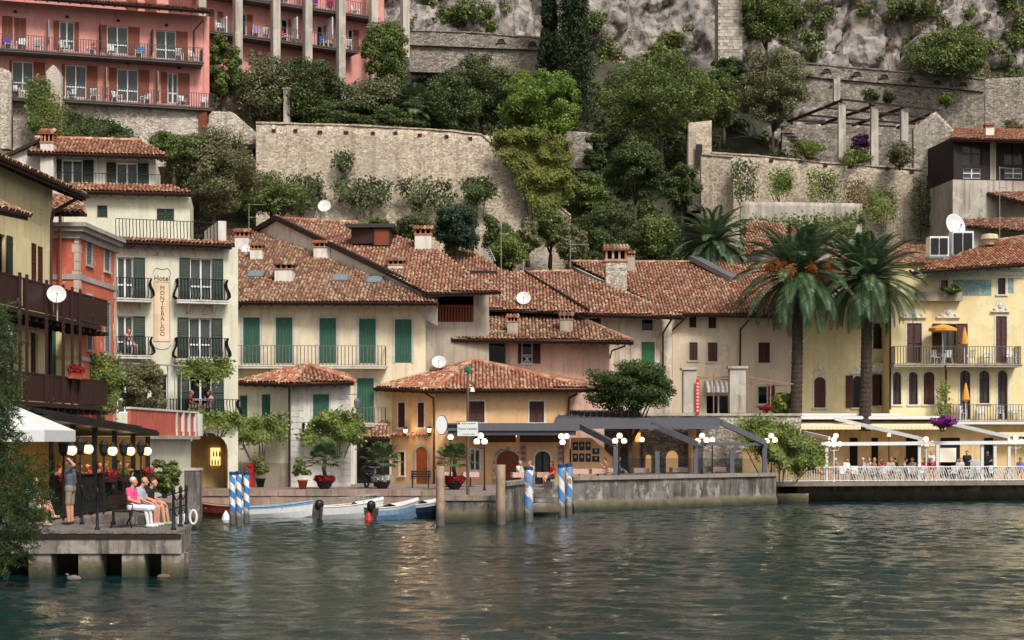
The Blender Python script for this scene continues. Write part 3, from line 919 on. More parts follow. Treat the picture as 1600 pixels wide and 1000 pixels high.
def palm(name, label, x, ybase, ytop, D, crown_px, nf, seed, trunk_r=0.3, fruit=True, droop=1.0, cat='palm tree', group=None, mat=None):
    b = at(x, ybase, D); top = Z(ytop, D); h = top - b.z
    Rr = crown_px * D / F
    rs = random.Random(seed)
    t = thing(name, label, cat, b, 0, group)
    mb = MB()
    pts, rad = [], []
    k = int(h / 0.14)
    for i in range(k + 1):
        f = i / k
        pts.append((0.12 * math.sin(f * 2.2), 0, h * f - 0.2 * (i == 0)))
        rad.append(trunk_r * (1.12 - 0.22 * f + 0.35 * max(0, f - 0.86)) * (1.0 + 0.09 * (i % 2)) + rs.uniform(-.01, .01))
    mb.tube(pts, rad, 12)
    mb.build('trunk', PALMBARK, t)
    top = Vector((0.12 * math.sin(2.2), 0, h))
    V = []; rach = MB()
    for i in range(nf):
        f = (i + 0.5) / nf
        el = R(86) - f * R(140)                       # from upright to hanging
        azm = i * 2.399963 + rs.uniform(-.2, .2)
        L = Rr * rs.uniform(0.92, 1.12) * (0.86 + 0.2 * math.sin(PI * f))
        dirh = Vector((math.cos(azm), math.sin(azm), 0))
        p = top + dirh * 0.15
        ang = el
        path = [p.copy()]
        S = 14
        for s_ in range(S):
            stp = L / S
            p = p + (dirh * math.cos(ang) + Vector((0, 0, math.sin(ang)))) * stp
            ang -= R(rs.uniform(4.0, 6.0)) * droop * (0.5 + s_ / S) * (1.0 if ang > R(-80) else 0.1)
            path.append(p.copy())
        rach.tube(path, [0.028 * (1 - 0.75 * j / S) for j in range(S + 1)], 4, cap=False)
        side = dirh.cross(Vector((0, 0, 1)))
        nl = 34
        for j in range(3, nl):
            g_ = j / nl * S
            a = path[int(g_)].lerp(path[min(S, int(g_) + 1)], g_ - int(g_))
            tg = (path[min(S, int(g_) + 1)] - path[int(g_)])
            if tg.length < 1e-6: continue
            tg.normalize()
            up = side.cross(tg)
            ll = Rr * 0.175 * math.sin(PI * min(0.97, 0.16 + 0.8 * j / nl)) + 0.08
            for sg in (-1, 1):
                dv = (side * sg * 0.85 + tg * 0.75 + up * 0.32 - Vector((0, 0, 0.28))).normalized()
                e = a + dv * ll - Vector((0, 0, ll * 0.12))
                wv = tg * 0.045
                mid = a + dv * ll * 0.45
                V.append((a - wv * 0.5, mid - wv * 1.2, e, mid + wv * 1.2))
    me = np_mesh('fronds', np.array(V, dtype=np.float32).reshape(-1, 3), np.arange(len(V) * 4).reshape(-1, 4), mat or LF_PALM)
    mesh_obj('fronds', me, t)
    rach.build('frond_stalks', plain('frond_stalk', (0.13, 0.14, 0.06, 1), 0.6), t)
    if fruit:
        FR = plain('date_cluster', (0.62, 0.20, 0.04, 1), 0.6, var=0.4, scale=20)
        for i in range(fruit if isinstance(fruit, int) and fruit > 1 else 6):
            azm = -PI / 2 + rs.uniform(-1.3, 1.3); rr = Rr * rs.uniform(0.3, 0.52)
            e = top + Vector((math.cos(azm) * rr, math.sin(azm) * rr, rs.uniform(-0.75, 0.75)))
            fb = MB().tube([top + Vector((0, 0, 0.05)), top.lerp(e, 0.6) + Vector((0, 0, 0.35)), e], [0.03, 0.02, 0.015], 5)
            for q in range(60):
                dx = Vector((rs.gauss(0, 0.17), rs.gauss(0, 0.17), rs.gauss(-0.12, 0.18)))
                fb.tube([e + Vector((0, 0, .1)), e + dx], [0.01, 0.034], 4)
            fb.build('fruit_cluster', FR, t)
    # old leaf bases under the crown
    kb = MB()
    for i in range(40):
        azm = i * 2.4; zz = h - 0.75 + 0.75 * i / 40
        a = Vector((0.1 + math.cos(azm) * trunk_r * 1.0, math.sin(azm) * trunk_r, zz))
        kb.tube([a, a + Vector((math.cos(azm) * 0.16, math.sin(azm) * 0.16, 0.3))], [0.07, 0.03], 4)
    kb.build('leaf_bases', PALMBARK, t)
    return t
def fan_palm_parts(t, base, h, Rr, nf, seed, trunk_r=0.1, mat=None, skirt=False):
    rs = random.Random(seed)
    base = Vector(base)
    k = max(4, int(h / 0.12))
    MB().tube([base + Vector((0.03 * math.sin(i), 0.02, h * i / k)) for i in range(k + 1)], [trunk_r * (1 + 0.12 * (i % 2)) for i in range(k + 1)], 8).build('trunk', PALMBARK, t)
    top = base + Vector((0, 0, h))
    V = []; st = MB()
    for i in range(nf):
        f = (i + 0.5) / nf
        el = R(78) - f * R(125 if skirt else 95)
        azm = i * 2.399963 + rs.uniform(-.2, .2)
        d = Vector((math.cos(azm) * math.cos(el), math.sin(azm) * math.cos(el), math.sin(el)))
        L = Rr * rs.uniform(0.5, 0.62)
        c = top + d * L + Vector((0, 0, -0.12 * L))
        st.tube([top, top + d * L * 0.5 + Vector((0, 0, 0.03)), c], 0.012, 4)
        side = d.cross(Vector((0, 0, 1)))
        if side.length < 1e-3: side = Vector((1, 0, 0))
        side.normalize()
        nm = side.cross(d).normalized()
        nb = 20
        for j in range(nb):
            a = R(-105 + 210 * j / (nb - 1))
            dv = d * math.cos(a) + side * math.sin(a) + nm * 0.12
            ll = Rr * 0.5 * (0.75 + 0.25 * math.cos(a)) * rs.uniform(0.85, 1.05)
            wv = (side * math.cos(a) - d * math.sin(a)) * ll * 0.085
            m_ = c + dv * ll * 0.6
            e = c + dv * ll - Vector((0, 0, ll * rs.uniform(0.15, 0.4)))
            V.append((c, m_ - wv, e, m_ + wv))
    mesh_obj('fronds', np_mesh('fronds', np.array(V, dtype=np.float32).reshape(-1, 3), np.arange(len(V) * 4).reshape(-1, 4), mat or LF_PALM2), t)
    st.build('frond_stalks', plain('frond_stalk', (0.13, 0.14, 0.06, 1), 0.6), t)
def fan_palm(name, label, x, ybase, ytop, D, rpx, seed, nf=34, skirt=False, group=None, tr=0.1):
    b = at(x, ybase, D)
    t = thing(name, label, 'palm tree', b, 0, group)
    fan_palm_parts(t, (0, 0, 0), Z(ytop, D) - b.z, rpx * D / F, nf, seed, tr, skirt=skirt)
    return t
def poly_points(poly, n, seed):
    rs = np.random.RandomState(seed)
    q = np.array(poly, float); lo, hi = q.min(0), q.max(0)
    out = []
    tot = 0
    while tot < n:
        P = lo + (hi - lo) * rs.rand(n * 2, 2)
        P = P[in_poly(P, poly)]
        out.append(P); tot += len(P)
    return np.concatenate(out)[:n]
def creeper(name, label, poly, D, n, mat, seed, thick=0.35, size=0.2, parent=None, cat='creeper', stems=True, Dfun=None, group=None, hang=0.6):
    """leaves covering a photo polygon on a wall at distance D (front side), with bulges and ragged edges"""
    rs = np.random.RandomState(seed)
    q = poly_points(poly, n, seed)
    q += rs.normal(0, 4.5, q.shape); q[:, 1] += np.maximum(0, rs.normal(0, 9, n)) * (rs.rand(n) < 0.25)
    Dm = np.array([Dfun(a, b) if Dfun else D for a, b in q])
    lump = np.array([noise.noise(Vector((a * 0.045, b * 0.045, seed))) for a, b in q])
    out = thick * np.clip(0.5 + 0.8 * lump, 0.05, 1.3) * (0.6 + 0.4 * rs.rand(n))
    keep = (lump + rs.rand(n) * 1.4) > -0.05
    q, Dm, out = q[keep], Dm[keep], out[keep]
    Dp = Dm - out
    P = np.stack([(q[:, 0] - 800) * Dp / F, Dp, HC + (HOR - q[:, 1]) * Dp / F], 1)
    nn = np.tile(np.array([0, -1, 0.35]), (len(P), 1))
    c = P.mean(0); c[2] = P[:, 2].min(); c[1] = Dm.mean()
    t = thing(name, label, cat, tuple(c), 0, group) if parent is None else parent
    Pl = P - c if parent is None else P @ np.array(wm(parent).inverted())[:3, :3].T + np.array(wm(parent).inverted())[:3, 3]
    mesh_obj('leaves', leaf_mesh('leaves', Pl, nn, size, mat, seed, droop=hang), t)
    if stems and parent is None:
        mb = MB(); rr = random.Random(seed)
        for i in range(5):
            p = P[rr.randrange(len(P))] - c
            mb.tube([(p[0] * 0.4, 0.0, 0), (p[0] * 0.7, -0.05, p[2] * 0.5), (p[0], p[1], p[2])], [0.04, 0.03, 0.012], 5)
        mb.build('stem', BARK, t)
    return t
def bush(name, label, x, y, wpx, hpx, D, mat, seed, n=1500, size=0.16, k=12, cat='shrub', group=None, dpt=None, csize=0.5):
    """low shrub; x,y = centre"""
    rx, rz = wpx * D / F / 2, hpx * D / F / 2
    c = at(x, y, D)
    t = thing(name, label, cat, (c.x, c.y, c.z - rz), 0, group)
    n = int(n * 1.5); k *= 2
    bl = clumps((0, 0, rz), rx * 0.8, rz * 0.8, k, seed, csize, ry=dpt or min(rx, 1.2), bottom=-1)
    P, nn = blob_points(bl, n, seed, 0.35)
    mesh_obj('foliage', leaf_mesh('foliage', P, nn, size, mat, seed), t)
    mb = MB(); rr = random.Random(seed)
    for b in rr.sample(bl, min(5, len(bl))):
        mb.tube([(b[0] * 0.2, b[1] * 0.2, -0.15), (b[0] * 0.6, b[1] * 0.6, b[2] * 0.5), b[:3]], [0.045, 0.03, 0.012], 5)
    mb.build('stem', BARK, t)
    return t
# ================================================================== THE SETTING
# ---- lake
def water_material():
    m, t, b = newmat('lake_water')
    b.inputs['Base Color'].default_value = (0.006, 0.025, 0.025, 1)
    b.inputs['Roughness'].default_value = 0.04
    b.inputs['IOR'].default_value = 1.33
    b.inputs['Specular IOR Level'].default_value = 0.3
    h1 = noi(t, pos(t, 1.0, 1.0, 1), 2.6, 4, 0.6)
    h2 = noi(t, pos(t, 1.0, 1.0, 1), 8.0, 3, 0.6)
    b1 = N(t, 'ShaderNodeBump', Strength=0.6, Distance=0.06, Height=h1)
    b2 = N(t, 'ShaderNodeBump', Strength=0.5, Distance=0.02, Height=h2, Normal=b1.outputs[0])
    t.links.new(b2.outputs[0], b.inputs['Normal'])
    return m
def make_lake():
    xs = np.concatenate([[-400], np.arange(-23, 37, 0.14), [400]])
    ys = np.concatenate([[-300], np.arange(28, 98, 0.14), [130]])
    Xg, Yg = np.meshgrid(xs, ys)
    rs = np.random.RandomState(3)
    Zg = np.zeros_like(Xg)
    for i in range(60):
        wl = 0.40 * (4.5 ** rs.rand())
        th = rs.normal(R(74), R(34))
        kx, ky = math.cos(th) * 2 * PI / wl, math.sin(th) * 2 * PI / wl
        Zg += 0.0040 * wl ** 0.95 * np.sin(kx * Xg + ky * Yg + rs.uniform(0, 6.28))
    patch = 0.75 + 0.35 * np.sin(Xg * 0.21 + 1.2 * np.sin(Yg * 0.13)) * np.sin(Yg * 0.17 + 0.6)
    Zg *= patch
    Zg[0, :] = Zg[-1, :] = 0; Zg[:, 0] = Zg[:, -1] = 0
    ny, nx = Xg.shape
    idx = np.arange(ny * nx).reshape(ny, nx)
    Fq = np.stack([idx[:-1, :-1], idx[:-1, 1:], idx[1:, 1:], idx[1:, :-1]], -1).reshape(-1, 4)
    me = np_mesh('lake_water', np.stack([Xg, Yg, Zg], -1).reshape(-1, 3), Fq, water_material(), smooth=True)
    tag(mesh_obj('lake_water', me), kind='structure')
make_lake()
QZ = 1.13
CONC = concrete('quay_concrete', rgb((118, 112, 104)), 0.55)
CONC2 = concrete('harbour_stone', rgb((150, 132, 118)), 0.5)
def pave_mat():
    m, t, b = newmat('paving')
    p = pos(t)
    br = N(t, 'ShaderNodeTexBrick', Vector=p, Scale=1.0, Mortar__Size=0.012) if False else None
    v = N(t, 'ShaderNodeTexVoronoi', Vector=p, Scale=6.0)
    sp = N(t, 'ShaderNodeSeparateColor', Color=v.outputs['Color'])
    col = ramp(t, sp.outputs[0], [(0, rgb((112, 98, 92))), (1, rgb((150, 134, 124)))])
    col = mix(t, 0.5, col, ramp(t, noi(t, p, 1.2, 6), [(0.3, g(0.3)), (0.7, g(0.65))]), 'OVERLAY')
    t.links.new(col, b.inputs['Base Color']); b.inputs['Roughness'].default_value = 0.9
    bump(t, b, v.outputs[0], 0.3, 0.02)
    return m
PAVE = pave_mat()
# ---- quay: one raised sheet with its walls going down into the lake
qp = [(-60, 47.2), (-13.0, 47.2), (-12.9, 65.5), (-14.9, 79.0), (X(690, 79), 79.0), (X(686, 70.6), 70.6), (X(790, 70.6), 70.6), (X(832, 77.5), 77.5), (X(892, 81.3), 81.4), (X(1210, 91.0), 91.1), (15.6, 97), (60, 108), (60, 112), (-60, 112)]
mb = MB().slab([(a, b + 0.02) for a, b in qp], -1.0, QZ - 0.25, 0)
tag(mb.build('quay_base', CONC), kind='structure')
mb = MB().slab(qp, QZ - 0.25, QZ, 0)
tag(mb.build('quay_pavement', PAVE), kind='structure')
# inner harbour wall: coping and courses of squared stone, each block its own piece
qw = thing('harbour_wall', None, None, (-14.9, 79.0, 0)); qw['kind'] = 'structure'
MB().box(0, X(690, 79) + 14.9, -0.02, 0.0, -0.6, 1.1).build('wall_core', CONC2, qw)
STB = [stone_ for stone_ in (plaster('pink_stone', rgb((168, 142, 128)), amount=0.5, streak=0.45), plaster('grey_stone', rgb((146, 134, 122)), amount=0.5, streak=0.45), plaster('buff_stone', rgb((160, 138, 116)), amount=0.5, streak=0.5))]
rr = random.Random(5)
for z0, z1, out, ln in ((0.86, 1.16, 0.10, 1.25), (0.42, 0.85, 0.05, 0.95), (-0.05, 0.41, 0.05, 0.9)):
    u = 0.0
    L = X(690, 79) + 14.9
    while u < L - 0.2:
        w_ = min(ln * rr.uniform(0.7, 1.3), L - u)
        o_ = out + rr.uniform(-0.015, 0.02)
        bm_ = MB().box(u + 0.008, u + w_ - 0.008, -o_, -0.021, z0 + 0.006, z1 - 0.006)
        bm_.build('stone_block', CONC2 if z1 < 0.5 else rr.choice(STB), qw)
        u += w_
# pier head face: concrete with ledge and coping slabs
pier = thing('pier_head', None, None, (0, 70.6, 0)); pier['kind'] = 'structure'
MB().box(X(684, 70.5), X(792, 70.5), -0.25, -0.02, -0.6, 0.95).build('face', CONC, pier)
u = X(684, 70.5)
for i in range(4):
    w_ = (X(792, 70.5) - X(684, 70.5)) / 4
    MB().box(u + 0.008, u + w_ - 0.008, -0.33, 0.35, 0.955, 1.16 + 0.01 * (i % 2)).build('coping_slab', plaster('quay_slab', rgb((142, 132, 120)), amount=0.5, streak=0.4), pier)
    u += w_
MB().box(X(684, 70.5) - 0.06, X(792, 70.5) + 0.1, -0.34, -0.255, -0.6, 0.28).build('footing', CONC, pier)
# right-hand pier wall (restaurant terrace), a thick parapet wall
a = Vector((X(892, 81.3), 81.3, 0)); b = Vector((X(1210, 91.0), 91.0, 0))
tw = thing('terrace_quay_wall', None, None, a, math.atan2(b.y - a.y, b.x - a.x)); tw['kind'] = 'structure'
L = (b - a).length
nx_, nz_ = 60, 12
V_ = []; Fq_ = []
for i in range(nx_ + 1):
    for j in range(nz_ + 1):
        u = L * i / nx_; z = -0.6 + 2.15 * j / nz_
        d = 0.05 * noise.fractal(Vector((u * 0.8, 3.1, z * 1.2)), 1, 2, 5) + (0.10 if z < 0.45 else 0)
        V_.append((u, -d - 0.12, z))
for i in range(nx_):
    for j in range(nz_):
        q = i * (nz_ + 1) + j
        Fq_.append((q, q + nz_ + 1, q + nz_ + 2, q + 1))
mesh_obj('face', np_mesh('face', V_, Fq_, CONC), tw)
MB().box(0.0, L, -0.05, 0.55, -0.6, 1.54).build('core', CONC, tw)
k = 11
for i in range(k):
    MB().box(L * i / k + 0.006, L * (i + 1) / k - 0.006, -0.26, 0.56, 1.545, 1.73 + 0.008 * (i % 3)).build('coping_slab', plaster('terrace_coping', rgb((150, 140, 128)), amount=0.5, streak=0.4), tw)
MB().box(-1.3, 0.0, -0.1, 0.5, -0.6, 1.5).build('return_wall', CONC, tw)
# landing steps between pier head and terrace
st_ = thing('landing_steps', None, None, (X(835, 77.3), 77.3, 0)); st_['kind'] = 'structure'
sw = X(872, 77.3) - X(835, 77.3)
for i in range(4):
    MB().box(0, sw, -0.9 + 0.42 * i, -0.9 + 0.42 * (i + 1) + 0.02, 0.45 + 0.2 * i, 0.62 + 0.2 * i).build('step', CONC, st_)
MB().box(-0.1, sw + 0.1, -1.0, -0.92, 0.2, 0.6).build('front_beam', CONC, st_)
pw = thing('pier_side_wall', None, None, (0, 0, 0)); pw['kind'] = 'structure'
MB().slab([(X(790, 70.7), 70.75), (X(834, 76.6), 76.6), (X(826, 76.9), 77.3), (X(780, 71.2), 71.3)], -0.6, 1.55).build('wall', CONC, pw)
MB().slab([(X(792, 70.5), 70.55), (X(836, 76.5), 76.5), (X(824, 76.9), 77.4), (X(778, 71.3), 71.4)], 1.552, 1.72).build('coping_slab', plaster('terrace_coping', rgb((150, 140, 128))), pw)

# ---- hillside and cliff
def zt(x, d):
    prof = [(84, 0.8), (105, 0.85), (112, 6.5), (121, 15.5), (127.6, 17.5), (129.8, 23.0), (134, 26.0), (141, 33), (150, 42)]
    for (d0, z0), (d1, z1) in zip(prof[:-1], prof[1:]):
        if d <= d1:
            f = max(0, (d - d0) / (d1 - d0)); z = z0 + (z1 - z0) * f
            break
    else: z = 42
    if x > 20 and 129.8 < d < 142: z = min(z, 23.0 + 0.12 * (d - 129.8) + max(0, 24 - x) * 1.2)
    return z + min(1, max(0, (d - 107) / 6)) * 1.1 * noise.fractal(Vector((x * 0.12, d * 0.12, 2.0)), 1, 2, 5)
def hill_mat():
    m, t, b = newmat('hillside_earth')
    p = pos(t)
    col = ramp(t, noi(t, p, 0.5, 8, 0.7), [(0.4, (0.03, 0.036, 0.016)), (0.55, (0.07, 0.06, 0.036)), (0.66, (0.13, 0.11, 0.085)), (0.8, (0.26, 0.24, 0.21))])
    t.links.new(col, b.inputs['Base Color']); b.inputs['Roughness'].default_value = 1
    bump(t, b, noi(t, p, 3, 8, 0.7), 0.8, 0.2)
    return m
xs = np.arange(-70, 90, 1.0); ds = np.arange(100, 151, 1.0)
V_ = [(x, d, zt(x, d)) for d in ds for x in xs]
nx_ = len(xs)
Fq_ = [(j * nx_ + i, j * nx_ + i + 1, (j + 1) * nx_ + i + 1, (j + 1) * nx_ + i) for j in range(len(ds) - 1) for i in range(nx_ - 1)]
tag(mesh_obj('hillside', np_mesh('hillside', V_, Fq_, hill_mat(), True)), kind='structure')

def rock_mat():
    m, t, b = newmat('limestone_cliff')
    p = pos(t)
    col = ramp(t, noi(t, p, 0.8, 14, 0.8), [(0.32, rgb((102, 94, 88))), (0.44, rgb((154, 145, 138))), (0.56, rgb((190, 180, 172))), (0.7, rgb((214, 204, 194)))])
    col = mix(t, ramp(t, noi(t, pos(t, 1, 1, 0.5), 0.35, 7, 0.6), [(0.56, g(0)), (0.72, g(0.4))]), col, rgb((188, 160, 130)))
    cr = N(t, 'ShaderNodeTexVoronoi', _feature='DISTANCE_TO_EDGE', Vector=pos(t, 1.0, 1.0, 0.35), Scale=0.6)
    wv = N(t, 'ShaderNodeMath', _operation='MULTIPLY_ADD', i0=noi(t, p, 2.5, 8, 0.75), i1=0.5, i2=-0.22)
    ck = N(t, 'ShaderNodeMath', _operation='ADD', i0=cr.outputs[0], i1=wv.outputs[0])
    crack = ramp(t, ck.outputs[0], [(0.015, g(1)), (0.06, g(0))])
    col = mix(t, mix(t, 0.55, g(0), crack), col, rgb((74, 68, 62)))
    col = mix(t, ramp(t, noi(t, pos(t, 1.8, 1.8, 0.22), 0.9, 9, 0.75), [(0.57, g(0)), (0.7, g(0.6))]), col, rgb((96, 90, 86)))
    col = mix(t, ramp(t, noi(t, p, 3.2, 10, 0.75), [(0.56, g(0)), (0.66, g(0.45))]), col, rgb((88, 82, 76)))
    t.links.new(col, b.inputs['Base Color']); b.inputs['Roughness'].default_value = 0.95
    b.inputs['Specular IOR Level'].default_value = 0.1
    h = mix(t, 0.35, noi(t, p, 3.2, 14, 0.82), ramp(t, ck.outputs[0], [(0.0, g(0)), (0.1, g(1))]))
    bump(t, b, h, 1.0, 0.3)
    return m
ROCK = rock_mat()
def cliff_d(x, z):
    base = 141.5 + (z - 28) * 0.22
    base += 2.2 * math.sin(x * 0.13 + 0.6) * math.sin(x * 0.041 + 1.0)
    a = noise.ridged_multi_fractal(Vector((x * 0.055, 5.0, z * 0.05)), 0.9, 2.1, 6, 1.0, 2.0) - 1.0
    q = Vector((x * 0.33 + 0.6 * noise.noise(Vector((x * .4, 0, z * .4))), 2.0, z * 0.22))
    dist, pts = noise.voronoi(q)
    blk = noise.cell(pts[0] * 7.3) + 0.9 * (q.x - pts[0].x) * noise.cell(pts[0] * 3.1) + 0.9 * (q.z - pts[0].z) * noise.cell(pts[0] * 5.7)
    q2 = q * 2.7
    d2, p2 = noise.voronoi(q2)
    blk2 = noise.cell(p2[0] * 4.1) + (q2.x - p2[0].x) * noise.cell(p2[0] * 3.3)
    c = noise.fractal(Vector((x * 0.9, 8.0, z * 0.9)), 0.8, 2.0, 5)
    return base - 0.8 * a - 0.9 * blk - 0.45 * blk2 - 0.35 * c
xs = np.concatenate([np.arange(-95, -48, 2.5), np.arange(-48, 52, 0.26), np.arange(52, 100, 2.5)])
zs_ = np.concatenate([np.arange(20, 44, 0.24), np.arange(44, 100, 2.0)])
V_ = [(x, cliff_d(x, z), z) for z in zs_ for x in xs]
nx_ = len(xs)
ar = np.arange(len(zs_) * nx_).reshape(len(zs_), nx_)
Fq_ = np.stack([ar[:-1, :-1], ar[:-1, 1:], ar[1:, 1:], ar[1:, :-1]], -1).reshape(-1, 4)
tag(mesh_obj('cliff', np_mesh('cliff', V_, Fq_, ROCK)), kind='structure')

# ---- old stone walls
ST_WARM = stone('warm_rubble', rgb((160, 144, 126)), rgb((208, 192, 170)), rgb((196, 178, 156)), 6.0, 1.5, rgb((186, 172, 154)), 0.54)
ST_GREY = stone('grey_rubble', rgb((112, 104, 94)), rgb((160, 150, 138)), rgb((130, 120, 108)), 4.0, 1.6, rgb((150, 138, 122)), 0.58)
ST_PALE = stone('pale_rubble', rgb((150, 138, 124)), rgb((200, 190, 174)), rgb((172, 158, 142)), 5.0, 1.6, rgb((204, 194, 180)), 0.55)
PALEPL = plaster('old_white_render', rgb((190, 180, 166)), amount=0.6, streak=0.6)
def stone_wall(name, label, top, bot, D0, D1, mat, thick=0.7, cop=True, amp=0.06, holes=(), group=None, cat='stone wall', kind=None):
    """top/bot: photo poly-lines [(x,y)..]; distance runs from D0 at the left end to D1 at the right end"""
    xa, xb = top[0][0], top[-1][0]
    def yy(pl, x):
        for (p, q), (r_, s_) in zip(pl[:-1], pl[1:]):
            if x <= r_: return q + (s_ - q) * (x - p) / max(1e-6, r_ - p)
        return pl[-1][1]
    base = at(xa, yy(bot, xa), D0)
    t = thing(name, label, cat, base, 0, group)
    n = max(8, int((xb - xa) * D0 / F / 0.3)); mrows = 14
    V, Fc, top_pts = [], [], []
    sd = len(name) + xa
    for i in range(n + 1):
        x = xa + (xb - xa) * i / n
        D = D0 + (D1 - D0) * i / n
        zt_, zb_ = Z(yy(top, x), D), Z(yy(bot, x), D)
        zt_ += 0.05 * noise.noise(Vector((x * 0.11, 0, sd)))
        for j in range(mrows + 1):
            z = zb_ + (zt_ - zb_) * j / mrows
            d = amp * noise.fractal(Vector((X(x, D) * 1.1, sd, z * 1.1)), 1, 2, 5)
            V.append((X(x, D) - base.x, D - d - base.y, z - base.z))
        top_pts.append((X(x, D) - base.x, D - base.y, zt_ - base.z, zb_ - base.z))
    m1 = mrows + 1
    for i in range(n):
        for j in range(mrows):
            q = i * m1 + j
            Fc.append((q, q + m1, q + m1 + 1, q + 1))
    k0 = len(V)
    for p in top_pts:
        V.append((p[0], p[1] + thick, p[2])); V.append((p[0], p[1] + thick, p[3]))
    for i in range(n):
        Fc.append((i * m1 + mrows, (i + 1) * m1 + mrows, k0 + 2 * (i + 1), k0 + 2 * i))
        Fc.append((k0 + 2 * i, k0 + 2 * i + 2, k0 + 2 * i + 3, k0 + 2 * i + 1))
    for i in (0, n):
        c = [i * m1 + j for j in range(m1)]
        for j in range(mrows):
            pass
        Fc.append((c[0], c[-1], k0 + 2 * i, k0 + 2 * i + 1) if i == 0 else (c[-1], c[0], k0 + 2 * i + 1, k0 + 2 * i))
    mesh_obj('masonry', np_mesh('masonry', V, Fc, mat), t)
    if cop:
        # coping stones, one by one
        L = 0.0; i = 0; rr = random.Random(int(sd))
        while i < n:
            st = rr.choice((3, 4, 4, 5))
            j = min(n, i + st)
            a, b = top_pts[i], top_pts[j]
            h = rr.uniform(0.08, 0.13)
            MB().add([(a[0] + .01, a[1] - 0.09, a[2] + .0), (b[0] - .01, b[1] - 0.09, b[2] + .0), (b[0] - .01, b[1] + thick, b[2]), (a[0] + .01, a[1] + thick, a[2]),
                      (a[0] + .01, a[1] - 0.09, a[2] + h), (b[0] - .01, b[1] - 0.09, b[2] + h), (b[0] - .01, b[1] + thick, b[2] + h), (a[0] + .01, a[1] + thick, a[2] + h)],
                     [(3, 2, 1, 0), (4, 5, 6, 7), (0, 1, 5, 4), (1, 2, 6, 5), (2, 3, 7, 6), (3, 0, 4, 7)]).build('coping_stone', mat, t)
            i = j
    for (hx, hy, hw, hh) in holes:
        D = D0 + (D1 - D0) * (hx - xa) / (xb - xa)
        c = at(hx, hy, D) - base
        w_, h_ = hw * D / F / 2, hh * D / F / 2
        MB().box(c.x - w_, c.x + w_, c.y - 0.10, c.y + 0.2, c.z - h_, c.z + h_).build('beam_stub', DARKW, t)
    return t
stone_wall('retaining_wall', 'long pale rubble retaining wall with beam stubs along its top', [(400, 193), (560, 197), (700, 205), (772, 213), (800, 262), (850, 305), (892, 338)], [(400, 410), (892, 430)],
           112.4, 113.4, ST_WARM, holes=[(428, 204, 6, 4), (462, 204, 6, 4), (500, 206, 7, 4), (541, 207, 7, 4), (583, 208, 6, 4), (618, 208, 6, 4), (656, 211, 6, 4), (698, 213, 6, 4), (735, 216, 6, 4)])
stone_wall('hotel_base_wall', 'pale rubble wall carrying the lower balcony of the pink hotel', [(20, 138), (110, 152), (320, 173)], [(20, 260), (320, 260)], 106.0, 109.3, ST_PALE, cop=False)
stone_wall('ruined_pillar', 'tall thin ruined rubble pillar at the left edge of the photo', [(0, 106), (14, 110)], [(0, 232), (14, 232)], 104.5, 104.6, ST_PALE, thick=0.9, cop=False, cat='stone pillar')
stone_wall('ruined_pillar', 'rubble pillar overgrown with yellow creeper before the pink hotel', [(72, 112), (84, 100), (94, 116)], [(72, 205), (94, 205)], 104.5, 104.7, ST_PALE, thick=0.9, cop=False, cat='stone pillar')
stone_wall('stone_hut', 'square rubble hut block right of the pink hotel', [(349, 147), (392, 150)], [(349, 200), (392, 200)], 116, 116.2, ST_PALE, thick=2.0, cat='stone hut')
stone_wall('garden_wall', 'rubble wall with a rusty door beside the stone hut', [(322, 173), (364, 175), (410, 215)], [(322, 225), (410, 225)], 112, 114, ST_PALE, cop=False)
stone_wall('pergola_terrace_wall', 'long rubble terrace wall below the timber pergola', [(1112, 240), (1180, 244), (1300, 256), (1480, 268), (1492, 275)], [(1112, 385), (1492, 395)], 127, 125, ST_WARM,
           holes=[(1205, 251, 6, 4), (1251, 252, 6, 4), (1290, 258, 6, 4), (1328, 261, 6, 4), (1386, 263, 6, 4), (1425, 268, 6, 4)])
stone_wall('gate_tower', 'narrow rubble gatehouse with a dark doorway left of the terrace wall', [(1076, 192), (1112, 188)], [(1076, 330), (1112, 330)], 127.5, 127.4, ST_WARM, thick=2.2, cop=False, cat='gatehouse')
o = MB().box(X(1087, 127.3), X(1097, 127.3), 127.1, 127.2, Z(258, 127.3), Z(226, 127.3)).build('garden_door', DARKW)
tag(o, 'narrow dark doorway of the rubble gatehouse', 'door')
stone_wall('curved_garden_wall', 'short rubble wall stepping down below the gatehouse', [(1096, 242), (1146, 246)], [(1096, 350), (1146, 360)], 125.5, 124.5, ST_WARM, thick=1.0)
stone_wall('white_terrace_wall', 'whitewashed lower wall with stains above the palms', [(1158, 315), (1240, 316), (1347, 318)], [(1158, 410), (1347, 410)], 121.5, 120.5, PALEPL, cop=False)
stone_wall('road_wall', 'grey parapet wall with arched niches below the cliff', [(1240, 98), (1400, 112), (1538, 124)], [(1240, 118), (1538, 143)], 141, 138.2, ST_GREY, thick=0.5)
stone_wall('road_retaining_wall', 'high grey block retaining wall under the arched parapet', [(1240, 117), (1538, 141)], [(1240, 260), (1538, 240)], 141.2, 138.4, ST_GREY, thick=1.4, cop=False)
stone_wall('road_end_wall', 'grey rubble wall at the right edge under the cliff', [(1539, 123), (1605, 120)], [(1539, 220), (1605, 225)], 138.6, 139.5, ST_GREY, cop=False)
stone_wall('upper_road_wall', 'grey parapet with arched niches left of the cypresses', [(640, 48), (745, 52), (845, 60)], [(640, 70), (845, 78)], 138.5, 137.5, ST_GREY, thick=0.5)
stone_wall('upper_road_retaining_wall', 'grey retaining wall under the parapet left of the cypresses', [(640, 69), (845, 77)], [(640, 112), (845, 118)], 138.8, 137.8, ST_GREY, thick=1.4, cop=False)
